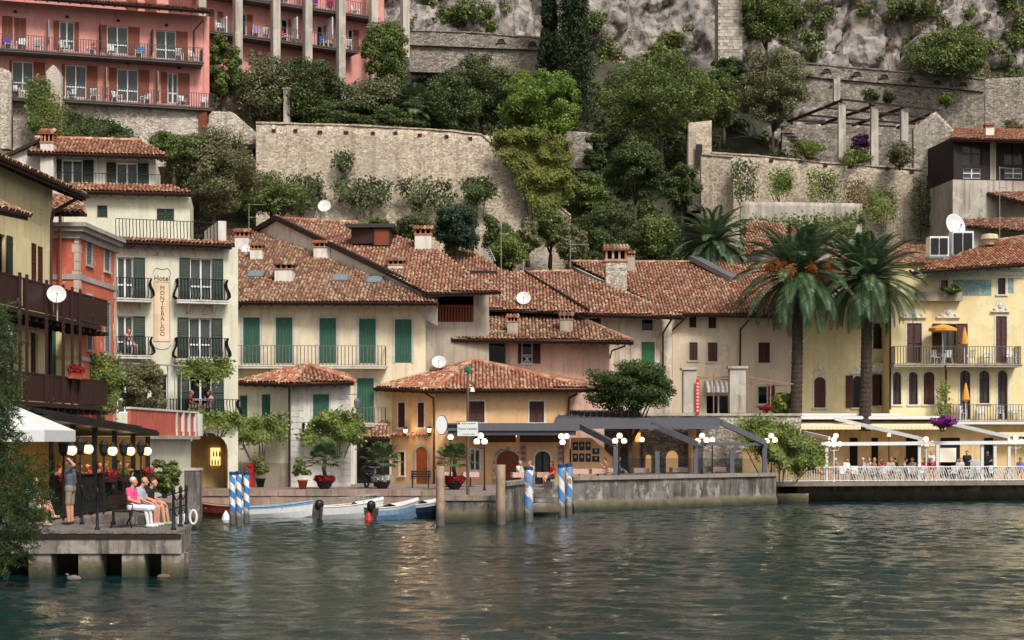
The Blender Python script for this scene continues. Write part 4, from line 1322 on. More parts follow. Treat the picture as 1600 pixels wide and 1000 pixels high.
stone_wall('dry_stone_wall', 'small dry stone wall between the bright pine and the dark trees', [(884, 204), (926, 208)], [(884, 262), (926, 264)], 126.5, 126.5, ST_GREY, cop=False)
# corbels and niches of the road walls
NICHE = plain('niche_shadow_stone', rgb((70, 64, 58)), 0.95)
for (lst, da, db, xa, xb, lab) in (([(1291, 110), (1338, 115), (1381, 119), (1423, 124), (1464, 128), (1504, 131)], 141, 138.2, 1240, 1538, 'below the cliff'), ([(783, 64), (832, 68)], 138.5, 137.5, 640, 845, 'beside the cypresses')):
    for n_, (hx, hy) in enumerate(lst):
        D = da + (db - da) * (hx - xa) / (xb - xa)
        c = at(hx, hy, D)
        r = 6.5 * D / F
        t = thing('wall_niche', ['first', 'second', 'third', 'fourth', 'fifth', 'sixth'][n_] + ' round-headed stone niche from the left in the parapet ' + lab, 'niche', (c.x, c.y, c.z - r * 0.6), 0, 'niches of the road parapet ' + lab)
        pts = [(math.cos(PI * i / 10), math.sin(PI * i / 10)) for i in range(11)]
        mb = MB()
        for i in range(10):
            p, q = pts[i], pts[i + 1]
            mb.prism([(p[0] * r, p[1] * r), (q[0] * r, q[1] * r), (q[0] * r * 1.3, q[1] * r * 1.3), (p[0] * r * 1.3, p[1] * r * 1.3)], -0.16, 0.05)
        mb.build('arch_ring', ST_GREY, t)
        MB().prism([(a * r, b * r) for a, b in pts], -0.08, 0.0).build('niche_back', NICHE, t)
# stone tower at the cliff, laid in courses
tt = thing('stone_tower', 'tall pale block-built stone tower fragment against the cliff', 'tower', at(1141, 98, 136), 0)
b0 = at(1141, 98, 136)
rr = random.Random(9)
mb = MB()
wT = 38 * 136 / F
for r_ in range(34):
    z = r_ * 0.27
    u = -wT / 2 + (0.12 if r_ % 2 else 0)
    while u < wT / 2 - 0.1:
        w_ = min(rr.uniform(0.3, 0.55), wT / 2 - u)
        mb.box(u + .012, u + w_ - .012, -rr.uniform(0.02, 0.06), 0.3, z + .01, z + .26)
        u += w_
mb.build('blocks', tiles('tower_blocks', [(0, rgb((150, 140, 126))), (0.5, rgb((186, 176, 160))), (1, rgb((204, 196, 182)))], dirt_amt=0.3), tt, kind='stuff')
MB().box(-wT / 2 + .02, wT / 2 - .02, 0.02, 2.4, -1.0, 9.1).build('core', ST_PALE, tt)

stone_wall('pergola_back_wall', 'rough grey garden wall behind the timber pergola', [(1222, 196), (1330, 192), (1460, 196)], [(1222, 290), (1460, 290)], 133.5, 132.5, ST_GREY, cop=False, amp=0.25)
# ================================================================== BUILDINGS
def merge(b2, b1):
    """a second facade becomes part of the first house"""
    for o in [k for k in bpy.data.objects if k.parent == b2.e]:
        o.parent = b1.e
        o.matrix_parent_inverse = b1.inv @ wm(b2.e)
    bpy.data.objects.remove(b2.e)
def roofD(P0, k, x, y, az=0.0):
    return plane_hit(at(*P0), R(az), k, x, y).y
def text_mesh(body, size, align='CENTER', spacing=1.0):
    cu = bpy.data.curves.new('lettering', 'FONT')
    cu.body = body; cu.size = size; cu.align_x = align; cu.align_y = 'CENTER'; cu.space_line = spacing
    cu.extrude = 0.004; cu.resolution_u = 3
    tmp = bpy.data.objects.new('tmp', cu); COL.objects.link(tmp)
    me = bpy.data.meshes.new_from_object(tmp.evaluated_get(bpy.context.evaluated_depsgraph_get()))
    bpy.data.objects.remove(tmp); bpy.data.curves.remove(cu)
    return me
def lettering(parent, body, size, p, mat, spacing=1.0, rz=0.0, name='lettering', shear=0.0, bold=0.0):
    me = text_mesh(body, size, spacing=spacing)
    me.transform(Matrix.Translation(p) @ Matrix.Rotation(rz, 4, 'Z') @ Matrix.Rotation(R(90), 4, 'X') @ Matrix.Shear('XZ', 4, (shear, 0)) if not shear else Matrix.Translation(p) @ Matrix.Rotation(R(90), 4, 'X'))
    me.materials.clear(); me.materials.append(mat)
    return mesh_obj(name, me, parent)

YELLOW = plaster('ochre_yellow_render', rgb((230, 210, 162)), amount=0.25, streak=0.25)
SALMON = plaster('peeling_red_render', rgb((204, 112, 90)), rgb((190, 96, 76)), 0.45, 0.2, peel=rgb((206, 178, 160)), peel_at=0.6)
HOTELPL = plaster('pale_green_cream_render', rgb((212, 208, 188)), rgb((200, 190, 160)), 0.4, 0.2)
CREAM = plaster('cream_render', rgb((222, 208, 180)), rgb((206, 188, 156)), 0.4, 0.3)
PINKPL = plaster('salmon_pink_render', rgb((214, 150, 140)), rgb((200, 132, 122)), 0.4, 0.2)
ROSE = plaster('pale_pink_render', rgb((222, 186, 166)), rgb((206, 168, 146)), 0.35, 0.3)
DIRTY = plaster('dirty_white_render', rgb((206, 198, 182)), rgb((172, 142, 108)), 0.6, 0.7)
SAND = plaster('sand_render', rgb((216, 196, 172)), rgb((200, 176, 148)), 0.3, 0.25)
ORANGE = plaster('apricot_render', rgb((224, 182, 136)), rgb((210, 162, 114)), 0.4, 0.2)
OFFWH = plaster('off_white_render', rgb((216, 212, 202)), rgb((198, 188, 172)), 0.4, 0.4)
BUTTER = plaster('butter_yellow_render', rgb((230, 213, 166)), rgb((226, 200, 140)), 0.5, 0.15)
GREYPL = plaster('grey_render', rgb((176, 164, 148)), amount=0.4, streak=0.4)
BRONZE = plain('brown_balcony_metal', rgb((64, 42, 38)), 0.55, metal=0.2, var=0.2)

# ---- yellow house with two long balconies, left edge
H1 = Bld('yellow_house', 'ochre yellow house with two brown railed balconies at the left edge', 'house', (-143, 50), (82, 62.6))
H1.window(49, 321, 56, 348, 'closed', YELLOW, 'board', trim=0)
H1.window(59, 327, 66, 353, 'closed', YELLOW, 'board', trim=0)
H1.window(49, 380, 57, 440, 'closed', BROWNW, trim=0, sill=False)
H1.window(59, 385, 67, 442, 'closed', BROWNW, trim=0, sill=False)
H1.window(-2, 366, 8, 440, 'open', DGREENW, 'board', trim=0, right=9, leaves=1, frame=BROWNW, sill=False)
H1.window(52, 522, 60, 604, 'open', BROWNW, trim=0, leaves=1, left=4, frame=BROWNW, sill=False)
H1.window(72, 516, 79, 600, 'closed', DGREENW, trim=0, sill=False)
H1.window(12, 500, 26, 600, 'open', BROWNW, trim=0, leaves=1, frame=BROWNW, sill=False)
H1.wall(YELLOW, z1=12.1, depth=7)
def local_z(z): return z - QZ
for zf, zt_, nm in ((7.95, 9.02, 0), (4.85, 5.85, 1)):
    fl = MB().box(0.3, H1.W + 2.0, -1.25, -0.01, zf - QZ - 0.16, zf - QZ)
    for i in range(22):
        u = 0.4 + i * 0.72
        fl.box(u, u + 0.1, -1.2, -0.02, zf - QZ - 0.32, zf - QZ - 0.165)
    fl = fl.build('balcony', DARKW, H1.e)
    rb = MB()
    for u0, u1 in ((0.3, 6.1), (6.2, 9.2), (9.3, 11.2), (11.3, 13.6), (13.7, 15.4)):
        rb.box(u0, u1, -1.25, -1.2, zt_ - QZ - 0.06, zt_ - QZ); rb.box(u0, u1, -1.25, -1.2, zf - QZ + 0.03, zf - QZ + 0.1)
        k = int((u1 - u0) / 0.1)
        for i in range(k):
            u = u0 + (u1 - u0) * i / k
            rb.box(u, u + 0.078, -1.235, -1.215, zf - QZ + 0.1, zt_ - QZ - 0.06)
    for zz in (zf - QZ + 0.06, zt_ - QZ - 0.03):
        rb.box(H1.W + 1.95, H1.W + 2.0, -1.2, -0.05, zz - 0.03, zz + 0.03)
    for i in range(10): rb.box(H1.W + 1.96, H1.W + 1.98, -1.2 + i * 0.115, -1.12 + i * 0.115, zf - QZ + 0.1, zt_ - QZ - 0.06)
    rb.build('railing', BRONZE, fl)
for px in (29, 40, 71, 97, 111, 123.5):
    u = H1.uz(px, 560, 1.25)[0]
    MB().box(u - 0.06, u + 0.06, -1.33, -1.255, 3.6, 9.02 - QZ + 0.12).build('post', BRONZE, H1.e)
p_ = Vector((-16.5 - 0.067 * 19, 45, 12.95)); q_ = Vector((-16.42, 64.2, 12.95))
up_ = Vector((-5.5, 0, 2.2))
tile_roof(H1.e, [p_, q_, q_ + up_, p_ + up_], az=None, mat=COPPO3, eaves=(0,), verges=(1,), under=TIMBER, thick=0.16)
p_ = Vector((-17.4, 46, 10.6)); q_ = at(44, 335, 56.5)
tile_roof(H1.e, [p_, q_, q_ + Vector((-1.6, 0, 0.7)), p_ + Vector((-1.6, 0, 0.7))], az=None, mat=COPPO3, eaves=(0,), verges=(1,), name='porch_roof', rafters=False)
pipe(H1.e, [(131, 302, 64.0), (124, 308, 63.8), (84, 331, 62.5), (80, 345, 62.4), (79, 470, 62.3), (79, 640, 62.3)], 0, 0.07)
canop = MB().box(0.2, 12.5, -0.6, 0.0, 3.05, 3.35).build('slab_canopy', OFFWH, H1.e)

# ---- peeling red house
H2 = Bld('peeling_red_house', 'salmon red house with peeling render and grey blue shutters', 'house', (122, 64.3), (181, 69.4))
for r_ in ((135, 364, 143, 414), (163, 374, 171, 424), (136, 462, 143, 547), (164, 473, 171, 552)):
    H2.window(*r_, 'closed', BLUEW, trim=0.09, trim_mat=PALEPL)
H2.wall(SALMON, z1=10.6, depth=6)
mb = MB()
for z0, z1, o_ in ((10.2, 10.45, 0.12), (10.452, 10.62, 0.3), (10.622, 10.78, 0.42)):
    mb.box(-o_, H2.W + 0.05, -o_, 6, z0, z1)
mb.build('cornice', plaster('grey_cornice', rgb((176, 168, 160)), amount=0.4), H2.e)
mb = MB().box(-0.05, H2.W, -0.05, 6, 8.62, 8.82).box(-0.05, H2.W, -0.06, 6, 5.5, 5.66)
mb.build('string_course', plaster('grey_cornice', rgb((176, 168, 160))), H2.e)
rr = random.Random(3)
QU = plaster('bare_quoin', rgb((204, 182, 164)), amount=0.4)
for i in range(30):
    z = i * 0.345; w_ = rr.uniform(0.18, 0.42)
    MB().box(-0.02 - rr.uniform(0, .02), w_, -0.02 - rr.uniform(0, .02), rr.uniform(0.1, 0.3), z, z + 0.33).build('quoin', QU, H2.e)
    w_ = rr.uniform(0.15, 0.4)
    MB().box(H2.W - w_, H2.W + 0.03, -0.025, 0.2, z, z + 0.33).build('quoin', QU, H2.e)
e_ = [at(70, 333, 64.2), at(136, 333, 64.2), at(118, 305, 69), at(60, 305, 69)]
tile_roof(H2.e, e_, az=None, mat=COPPO, rafters=False)
MB().box(-0.05, -0.01, 0.05, 5.0, 0, 7.0).build('yellow_base', YELLOW, H2.e)
for a, b in ((1.45, 1.85), (0.85, 1.15)):
    MB().box(-0.11, -0.055, a, b, 4.1, 6.9).build('shutter', GREENW, H2.e)
pipe(H2.e, [(94, 337, 64.0), (94, 500, 64.0)], 0, 0.06, plain('old_rust_pipe', rgb((150, 90, 70)), 0.7))
tile_roof(H2.e, [at(124, 492, 63.2), at(152, 500, 64.4), at(158, 490, 66), at(124, 482, 65.5)], az=None, mat=COPPO3, rafters=False, name='door_canopy')
# ground floor terrace of the red house
mb = MB().box(-0.6, H2.W + 5.2, -1.9, -0.02, 0, 2.45)
T2 = mb.build('terrace_base', HOTELPL, H2.e)
MB().box(-0.7, H2.W + 5.3, -2.3, -0.02, 2.452, 2.6).build('terrace_slab', GREYPL, H2.e)
pb = MB().box(-0.6, H2.W + 1.2, -2.22, -2.1, 2.602, 3.6)
pb.box(H2.W + 5.1, H2.W + 5.22, -2.1, -0.1, 2.602, 2.75).box(H2.W + 1.2, H2.W + 5.2, -2.22, -2.1, 2.602, 2.78)
pb.box(H2.W + 1.2, H2.W + 5.2, -2.16, -2.08, 2.782, 3.6)
pb.build('terrace_parapet', plaster('clean_red_render', rgb((196, 104, 88)), amount=0.3), H2.e)
cb = MB().box(-0.65, H2.W + 5.25, -2.27, -2.05, 3.602, 3.68)
for i in range(5): cb.box(H2.W + 1.3 + i * 1.12 - 0.03, H2.W + 1.3 + i * 1.12 + 0.17, -2.26, -2.06, 2.602, 3.6)
cb.build('parapet_coping', OFFWH, H2.e)

# ---- hotel with painted sign
H3 = Bld('painted_hotel', 'cream hotel front with painted vertical name panel and iron balconies', 'hotel', (176, 80.3), (372, 82.3))
o3 = dict(sh=DGREENW, kind='louver', trim=0.06, curtain=CURT, sill=False)
H3.window(183, 402, 208, 466, 'open', right=18, transom=True, **o3)
H3.window(297, 404, 331, 469, 'open', left=16, right=17, transom=True, **o3)
H3.window(183, 494, 208, 554, 'open', right=18, transom=True, **o3)
H3.window(295, 497, 330, 559, 'open', left=17, right=17, transom=True, **o3)
H3.window(183, 581, 208, 645, 'open', right=18, transom=True, **o3)
H3.window(296, 582, 331, 645, 'open', left=18, right=18, transom=True, sh=DGREENW, trim=0.06, sill=False)
H3.window(252, 585, 262, 645, 'open', leaves=1, trim=0.05, sill=False)
u0, u1, z0, z1 = H3.rect(294, 676, 356, 766)
H3.holes.append((u0, u1, 0.0, z1, 0.9))
zt3 = H3.uz(270, 383)[1]
H3.wall(HOTELPL, z1=zt3, depth=6)
WARMIN = plaster('warm_passage', rgb((196, 164, 112)), amount=0.3)
MB().box(u0 - 0.3, u1 + 0.3, 2.2, 2.3, 0, z1 + 0.2).build('passage_wall', WARMIN, H3.e)
for s_ in (u0 - 0.3, u1 + 0.24): MB().box(s_, s_ + 0.06, 0.26, 2.19, 0, z1 + 0.2).build('passage_side', WARMIN, H3.e)
# lit bottle niche in the passage
nb = H3.rect(340, 700, 352, 728)
NI = MB().box(nb[0], nb[1] + 0.1, 2.1, 2.19, nb[2], nb[3]).build('lit_niche', glow('niche_glow', (1.0, 0.72, 0.25, 1), 0.7), H3.e)
bt = MB()
for i in range(6): bt.lathe([(0.035, 0), (0.035, 0.2), (0.012, 0.26), (0.012, 0.34)], (nb[0] + 0.06 + i * 0.075, 2.05, nb[2] + 0.02 + 0.42 * (i % 2)), 8)
bt.build('bottles', plain('bottle_glass', (0.03, 0.04, 0.02, 1), 0.2), H3.e)
def fresco_mat(name, base, ink, sc):
    m, t, b = newmat(name)
    wv = N(t, 'ShaderNodeTexWave', _wave_type='RINGS', Vector=pos(t), Scale=sc, Distortion=7.0, Detail=2.0)
    t.links.new(mix(t, ramp(t, wv.outputs[1], [(0.42, g(0)), (0.55, g(0.8)), (0.7, g(0.1))]), base, ink), b.inputs['Base Color'])
    b.inputs['Roughness'].default_value = 0.9
    MATS[name] = m
    return m
FRESCO = fresco_mat('painted_frieze', rgb((206, 190, 168)), rgb((124, 92, 76)), 1.0)
H3.box('painted_frieze', FRESCO, 182, 384, 349, 401, 0.012, 0.02)
H3.box('painted_ornament', FRESCO, 187, 474, 215, 490, 0.012, 0.02)
H3.box('painted_ornament', FRESCO, 290, 477, 338, 492, 0.012, 0.02)
pn = H3.box('sign_panel', plaster('sign_beige', rgb((222, 196, 164)), amount=0.25), 240, 440, 266, 534, 0.012, 0.02)
INK = plain('sign_ink', rgb((84, 54, 44)), 0.9)
a0 = H3.rect(240, 440, 266, 534, 0.015)
mb = MB()
for (p, q, r_, s_) in ((a0[0], a0[0] + .035, a0[2], a0[3]), (a0[1] - .035, a0[1], a0[2], a0[3]), (a0[0] + .035, a0[1] - .035, a0[3] - .035, a0[3]), (a0[0] + .035, a0[1] - .035, a0[2], a0[2] + .035)):
    mb.box(p, q, -0.022, -0.013, r_, s_)
cx = (a0[0] + a0[1]) / 2
arc = [(cx - 0.42 * math.cos(PI * i / 14), a0[3] + 0.32 + 0.42 * math.sin(PI * i / 14) * (0.9 + 0.25 * math.sin(3 * PI * i / 14))) for i in range(15)]
mb.tube([(p, -0.02, z) for p, z in arc], 0.014, 4)
mb.tube([(p, -0.02, a0[2] - 0.12 - 0.25 * math.sin(PI * i / 14)) for i, (p, z) in enumerate(arc)], 0.014, 4)
mb.build('sign_border', plain('sign_line', rgb((176, 140, 112)), 0.9), pn)
zc = H3.uz(252, 486, 0.015)[1]
lettering(pn, 'M\nO\nN\nT\nE\nB\nA\nL\nD\nO', 0.30, Vector((cx + 0.02, -0.02, zc)), INK, spacing=0.83)
lettering(pn, 'Hotel', 0.34, Vector((cx, -0.02, H3.uz(252, 435, 0.015)[1])), INK)
for x0, x1, yt, yf in ((176, 238, 434, 466), (277, 357, 436, 469), (176, 239, 526, 555), (276, 358, 528, 561)):
    H3.balcony(x0, x1, yt, yf, 0.75, belly=0.18, brackets=2, mat=OFFWH)
H3.balcony(255, 375, 624, 652, 0.7, belly=0.18, brackets=3, mat=OFFWH)
# eaves strip of tiles and roof terrace of the hotel
w3 = wm(H3.e)
def H3w(u, y, z): return w3 @ Vector((u, y, z))
tile_roof(H3.e, [H3w(0.1, -0.55, zt3 + 0.04), H3w(H3.W - 0.4, -0.55, zt3 + 0.04), H3w(H3.W - 0.4, 0.45, zt3 + 0.34), H3w(0.1, 0.45, zt3 + 0.34)], az=None, mat=COPPO2, eaves=(0,))
MB().box(0, H3.W - 0.5, 0.45, 6, zt3, zt3 + 0.3).build('terrace_floor', GREYPL, H3.e)
rb = MB(); belly_rail(rb, [(0.2, 0.55, zt3 + 0.3), (H3.W - 0.95, 0.55, zt3 + 0.3)], 0.95, 0.16, 0.02, 0.14); rb.build('terrace_railing', IRON, H3.e)
MB().box(H3.W - 0.9, H3.W - 0.5, 0.5, 5, zt3 + 0.3, zt3 + 1.35).build('terrace_parapet', OFFWH, H3.e)

# ---- cream house stepping up behind the hotel
H4 = Bld('stepped_cream_house', 'cream house stepping up behind the hotel with red tiled eaves', 'house', (100, 87.5), (297, 88.5), z0=12)
H4.window(152, 321, 168, 340, 'closed', DGREENW, trim=0.04, sill=False); H4.window(245, 326, 272, 345, 'closed', DGREENW, trim=0.04, sill=False)
zt4 = H4.uz(200, 302)[1]
H4.wall(HOTELPL, z1=zt4, depth=5)
w4 = wm(H4.e)
tile_roof(H4.e, [w4 @ Vector((0.2, -0.6, zt4)), w4 @ Vector((H4.W + 0.2, -0.6, zt4)), w4 @ Vector((H4.W - 1.2, 0.9, zt4 + 0.6)), w4 @ Vector((0.2, 0.9, zt4 + 0.6))], az=None, mat=COPPO2, eaves=(0,))
H4b = Bld('upper_storey', 'x', 'x', (62, 90), (243, 91), z0=12)
H4b.window(97, 250, 129, 288, 'open', DGREENW, trim=0.04, left=12, right=17, curtain=CURT, sill=False)
H4b.window(182, 255, 215, 290, 'open', DGREENW, trim=0.04, left=15, right=17, curtain=CURT, sill=False)
zt5 = H4b.uz(160, 246)[1]
H4b.wall(OFFWH, z1=zt5, depth=6)
w5 = wm(H4b.e)
rp = [w5 @ Vector((-0.5, -1.0, zt5 + 0.02)), w5 @ Vector((H4b.W + 0.7, -1.0, zt5 + 0.02)), w5 @ Vector((H4b.W - 0.9, 2.6, zt5 + 1.42)), w5 @ Vector((-0.5, 2.6, zt5 + 1.42))]
tile_roof(H4b.e, rp, az=None, mat=COPPO2, eaves=(0,), verges=(3,), ridges=(2,))
MB().prism([(-1.9, zt5 - 2.5), (0.6, zt5 - 2.5), (0.6, zt5 + 0.7), (0.0, zt5 + 0.75), (-1.9, zt5 - 0.2)], 0.3, 5).build('gable_wall', OFFWH, H4b.e)
MB().bar((-2.0, 0.2, zt5 - 0.15), (0.1, 0.2, zt5 + 0.9), 0.5, 0.16).build('barge_board', DARKW, H4b.e)
chimney(H4b.e, 73, 262, 200, 20, 89.3, OFFWH)
rb = MB(); belly_rail(rb, [(0.9, -0.85, zt5 - 1.75), (H4b.W + 0.5, -0.85, zt5 - 1.75)], 0.75, 0.16, 0.013, 0.0); rb.build('railing', IRON, H4b.e)
merge(H4b, H4)

# ---- long cream building with green shutters
H5 = Bld('green_shutter_house', 'long cream house with five tall green shutters and thin railed balcony', 'house', (352, 92), (665, 92.6))
for a, b, c, d in ((380, 406, 496, 568), (431, 457, 496, 568), (499, 525, 497, 568), (561, 587, 498, 568), (617, 643, 499, 567), (558, 584, 591, 660)):
    H5.window(a, c, b, d, 'closed', GREENW, 'board', trim=0.15, trim_mat=plaster('grey_surround', rgb((196, 192, 184)), amount=0.3), sill=False)
H5.wall(CREAM, z1=H5.uz(500, 473)[1], depth=12)
H5.balcony(358, 604, 540, 571, 0.8, belly=0, mat=OFFWH, rail=plain('grey_rail', rgb((120, 112, 104)), 0.6), sp=0.2)
H5.balcony(549, 604, 637, 662, 0.6, belly=0, mat=OFFWH, rail=MATS['grey_rail'], sp=0.2)
PD5 = (520, 471, 91.2)
tile_roof(H5.e, [(340, 471), (684, 472), (398, 360), (340, 360)], PD5, 0, 0.4, COPPO3, eaves=(0,))
for (x, yb, yt, w_) in ((378, 392, 357, 22), (400, 407, 379, 19), (443, 442, 408, 28), (503, 405, 375, 26), (618, 434, 402, 24)):
    chimney(H5.e, x, yb, yt, w_, roofD(PD5, 0.4, x, yb), OFFWH, dark=x in (443, 618))
for x, y in ((400, 431), (532, 437), (585, 440)):
    c = plane_hit(at(*PD5), 0, 0.4, x, y)
    M_ = Matrix.Translation(c + Vector((0, 0, 0.08))) @ Matrix.Rotation(math.atan(0.4), 4, 'X')
    sk = MB().mbox(M_, 0.95, 1.2, 0.14); so_ = sk.build('skylight', GREYMET, H5.e, world=True)
    MB().mbox(M_ @ Matrix.Translation((0, 0, 0.075)), 0.8, 1.05, 0.02).build('pane', plain('skylight_glass', (0.25, 0.29, 0.31, 1), 0.1, spec=0.6), so_, world=True)
pipe(H5.e, [(378, 474, 91.3), (376, 478, 91.4), (366, 490, 91.7), (365, 560, 91.8)], 0, 0.06)

# ---- gabled house behind it (higher roof, loggia at its right end)
H6 = Bld('gabled_house', 'gabled house with tall red roof, dormer and wooden loggia', 'house', (664, 93), (764, 93.4), z0=6)
lz = H6.rect(672, 462, 740, 503)
H6.holes.append((lz[0], lz[1], lz[2], lz[3], 0))
H6.wall(GREYPL, z1=H6.uz(700, 458)[1], depth=10)
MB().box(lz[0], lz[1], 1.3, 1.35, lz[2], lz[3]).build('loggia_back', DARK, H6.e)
rb = MB()
for i in range(15):
    u = lz[0] + (lz[1] - lz[0]) * (i + 0.5) / 15
    rb.box(u - 0.05, u + 0.05, -0.03, 0.01, lz[2], lz[2] + 0.85)
rb.box(lz[0], lz[1], -0.06, 0.03, lz[2] + 0.852, lz[2] + 0.95)
rb.build('loggia_railing', RUSTW, H6.e)
PD6 = (720, 456, 91.4)
tile_roof(H6.e, [(668, 458), (783, 454), (727, 424), (692, 394), (560, 348), (430, 341)], PD6, 0, 0.4, COPPO, eaves=(0,), ridges=(4,))
# gable wall runs obliquely back along the lower roof
n_ = 16
low, top_, dd = [], [], []
for i in range(n_ + 1):
    x = 684 + (396 - 684) * i / n_
    D = 1 / (1 / 91.6 + (1 / 105.5 - 1 / 91.6) * i / n_)
    yt = 458 + (341 - 458) * (672 - x) / (672 - 432) if x > 432 else 341 + (432 - x) * 0.6
    top_.append(at(x, yt + 3, D)); low.append(at(x, yt + 45, D))
gw = MB().add(low + top_, [(i + 1, i, n_ + 1 + i, n_ + 2 + i) for i in range(n_)])
gw.build('gable_wall', OFFWH, H6.e, world=True)
vb = MB()
k_ = [i for i in range(n_ + 1)]
ap = [i for i in k_ if 684 + (396 - 684) * i / n_ >= 432][-1]
vb.bar(top_[0] + Vector((0, -.15, .12)), top_[ap] + Vector((0, -.15, .12)), 0.3, 0.3); vb.bar(top_[ap] + Vector((0, -.15, .12)), top_[-1] + Vector((0, -.15, .12)), 0.3, 0.3)
vb.build('barge_board', DARKW, H6.e, world=True)
chimney(H6.e, 661, 391, 352, 26, roofD(PD6, 0.4, 661, 391), OFFWH)
dz = roofD(PD6, 0.4, 590, 388)
dm = MB().slab([(X(583, dz), dz), (X(611, dz), dz), (X(611, dz), dz + 3), (X(583, dz), dz + 3)], Z(392, dz), Z(356, dz)).build('dormer', BRONZE, H6.e, world=True)
MB().slab([(X(540, dz), dz - .2), (X(617, dz), dz - .3), (X(617, dz), dz + 3.2), (X(560, dz), dz + 3.2)], Z(356, dz) + .01, Z(350, dz)).build('dormer_roof', plain('dark_sheet_roof', rgb((62, 56, 52)), 0.6), dm, world=True)
MB().slab([(X(548, dz), dz + .3), (X(582.5, dz), dz + .05), (X(582.5, dz), dz + 3), (X(560, dz), dz + 3)], Z(380, dz), Z(356.5, dz)).build('dormer_cheek', BRONZE, dm, world=True)
MB().box(X(585, dz), X(608, dz), dz - 0.06, dz - 0.005, Z(383, dz), Z(359, dz)).build('shutter', RUSTW, dm, world=True)

# ---- roofs stepping right: middle house and dirty white house
H7 = Bld('dirty_white_house', 'stained white house with a faded green shutter and broad red roofs', 'house', (780, 98), (1050, 98.4), z0=4)
H7.window(1003, 499, 1020, 516, 'open', leaves=1, trim=0.05, frame=TIMBER, sill=False)
H7.window(1002, 534, 1023, 570, 'closed', plain('faded_green_shutter', rgb((60, 112, 74)), 0.8, var=0.4), 'board', trim=0.06)
H7.window(921, 497, 939, 512, 'open', leaves=1, trim=0, frame=TIMBER, sill=False)
H7.wall(DIRTY, z1=H7.uz(900, 494)[1], depth=9)
PD7 = (980, 491, 97)
tile_roof(H7.e, [(912, 490), (1068, 494), (895, 424), (813, 426)], PD7, 0, 0.4, COPPO, eaves=(0,), ridges=(2,))
PD7b = (850, 487, 96.4)
tile_roof(H7.e, [(755, 482), (925, 490), (819, 427), (788, 424), (740, 393), (690, 393), (728, 424), (755, 440)], PD7b, 0, 0.42, COPPO, eaves=(), ridges=(4,), name='middle_roof')
MB().bar(at(920, 488, 96.2) + Vector((0, 0, 0.1)), at(819, 428, 103.5) + Vector((0, 0, 0.15)), 0.15, 0.2).build('barge_board', DARKW, H7.e, world=True)
d7 = roofD(PD7b, 0.42, 750, 426)
MB().box(X(728, d7), X(776, d7), d7 - 0.5, d7 + 1.5, Z(430, d7), Z(424, d7)).build('dormer_eaves', DARKW, H7.e, world=True)
pipe(H7.e, [(1050, 498, 97.4), (1036, 520, 98.2), (1036, 590, 98.2)], 0, 0.06)

# ---- pale pink house
H8 = Bld('pale_pink_house', 'pale pink house with grey brown roof behind the apricot restaurant', 'house', (664, 94), (952, 94.4), z0=3)
H8.window(709, 536, 790, 570, 'open', leaves=2, trim=0, frame=RUSTW, sill=False)
H8.window(815, 535, 832, 568, 'open', BROWNW, trim=0.06, left=5, right=12, leaves=1)
H8.wall(ROSE, u0=(H8.uz(797, 550)[0]), z1=H8.uz(850, 530)[1], depth=7)
H8.wall(GREYPL, u1=(H8.uz(797, 550)[0]) - 0.01, z1=H8.uz(740, 516)[1], depth=7, name='side_wall')
PD8 = (850, 530, 93)
tile_roof(H8.e, [(706, 529), (990, 533), (862, 479), (762, 478), (762, 501), (690, 503), (663, 506)], PD8, 0, 0.36, COPPO3, eaves=(0,), verges=(6,), ridges=(1, 2))
for x, yb, yt, w_ in ((801, 523, 491, 17), (885, 519, 488, 20)):
    chimney(H8.e, x, yb, yt, w_, roofD(PD8, 0.36, x, yb), GREYPL, dark=x > 850)
pipe(H8.e, [(977, 535, 93.6), (976, 541, 93.7), (956, 548, 94.2), (953, 560, 94.3)], 0, 0.05)
wr = H8.rect(816, 555, 831, 567, 0.03)
rb = MB()
for i in range(6):
    f = i / 5
    rb.bar((wr[0] + (wr[1] - wr[0]) * f, -0.05, wr[2]), (wr[0] + (wr[1] - wr[0]) * (1 - f), -0.05, wr[3]), 0.02, 0.02)
rb.box(wr[0], wr[1], -0.06, -0.03, wr[3], wr[3] + 0.03)
rb.build('window_grille', WHITE, H8.e)

# ---- sand house on the right
H9 = Bld('sand_house', 'sand coloured house with brown louvred shutters left of the palms', 'house', (1040, 101), (1238, 101.2), z0=3)
for r_ in ((1077, 491, 1088, 512), (1107, 492, 1119, 513)):
    H9.window(*r_, 'closed', BROWNW, trim=0.05)
for r_ in ((1077, 535, 1090, 563), (1106, 535, 1121, 565), (1185, 535, 1203, 567)):
    H9.window(*r_, 'closed', BROWNW, trim=0.07)
H9.window(1103, 617, 1143, 650, 'open', BROWNW, trim=0.05, left=0, right=0, sill=False)
H9.window(1184, 603, 1200, 632, 'open', BROWNW, trim=0.05, right=10, leaves=1)
H9.wall(SAND, z1=H9.uz(1120, 491)[1], depth=9)
PD9 = (1150, 491, 100)
tile_roof(H9.e, [(1052, 489), (1250, 493), (1250, 412), (1086, 410), (889, 409)], PD9, 0, 0.4, COPPO, eaves=(0,), verges=(4,), ridges=(3,))
d9 = roofD(PD9, 0.4, 1100, 412)
MB().bar(at(1084, 408, d9) + Vector((0, 0, 0.2)), at(1148, 441, roofD(PD9, 0.4, 1148, 441)) + Vector((0, 0, 0.2)), 0.8, 0.3).build('roof_light', GREYMET, H9.e, world=True)
MB().bar(at(889, 411, 110.5) - Vector((0.2, 0.2, 0.5)), at(1056, 492, 99.9) - Vector((0.2, 0.2, 0.4)), 0.2, 0.9).build('party_wall', GREYPL, H9.e, world=True)
chimney(H9.e, 963, 455, 380, 33, 103.5, ST_PALE, dark=True); chimney(H9.e, 985, 415, 392, 14, 108.5, GREYPL)
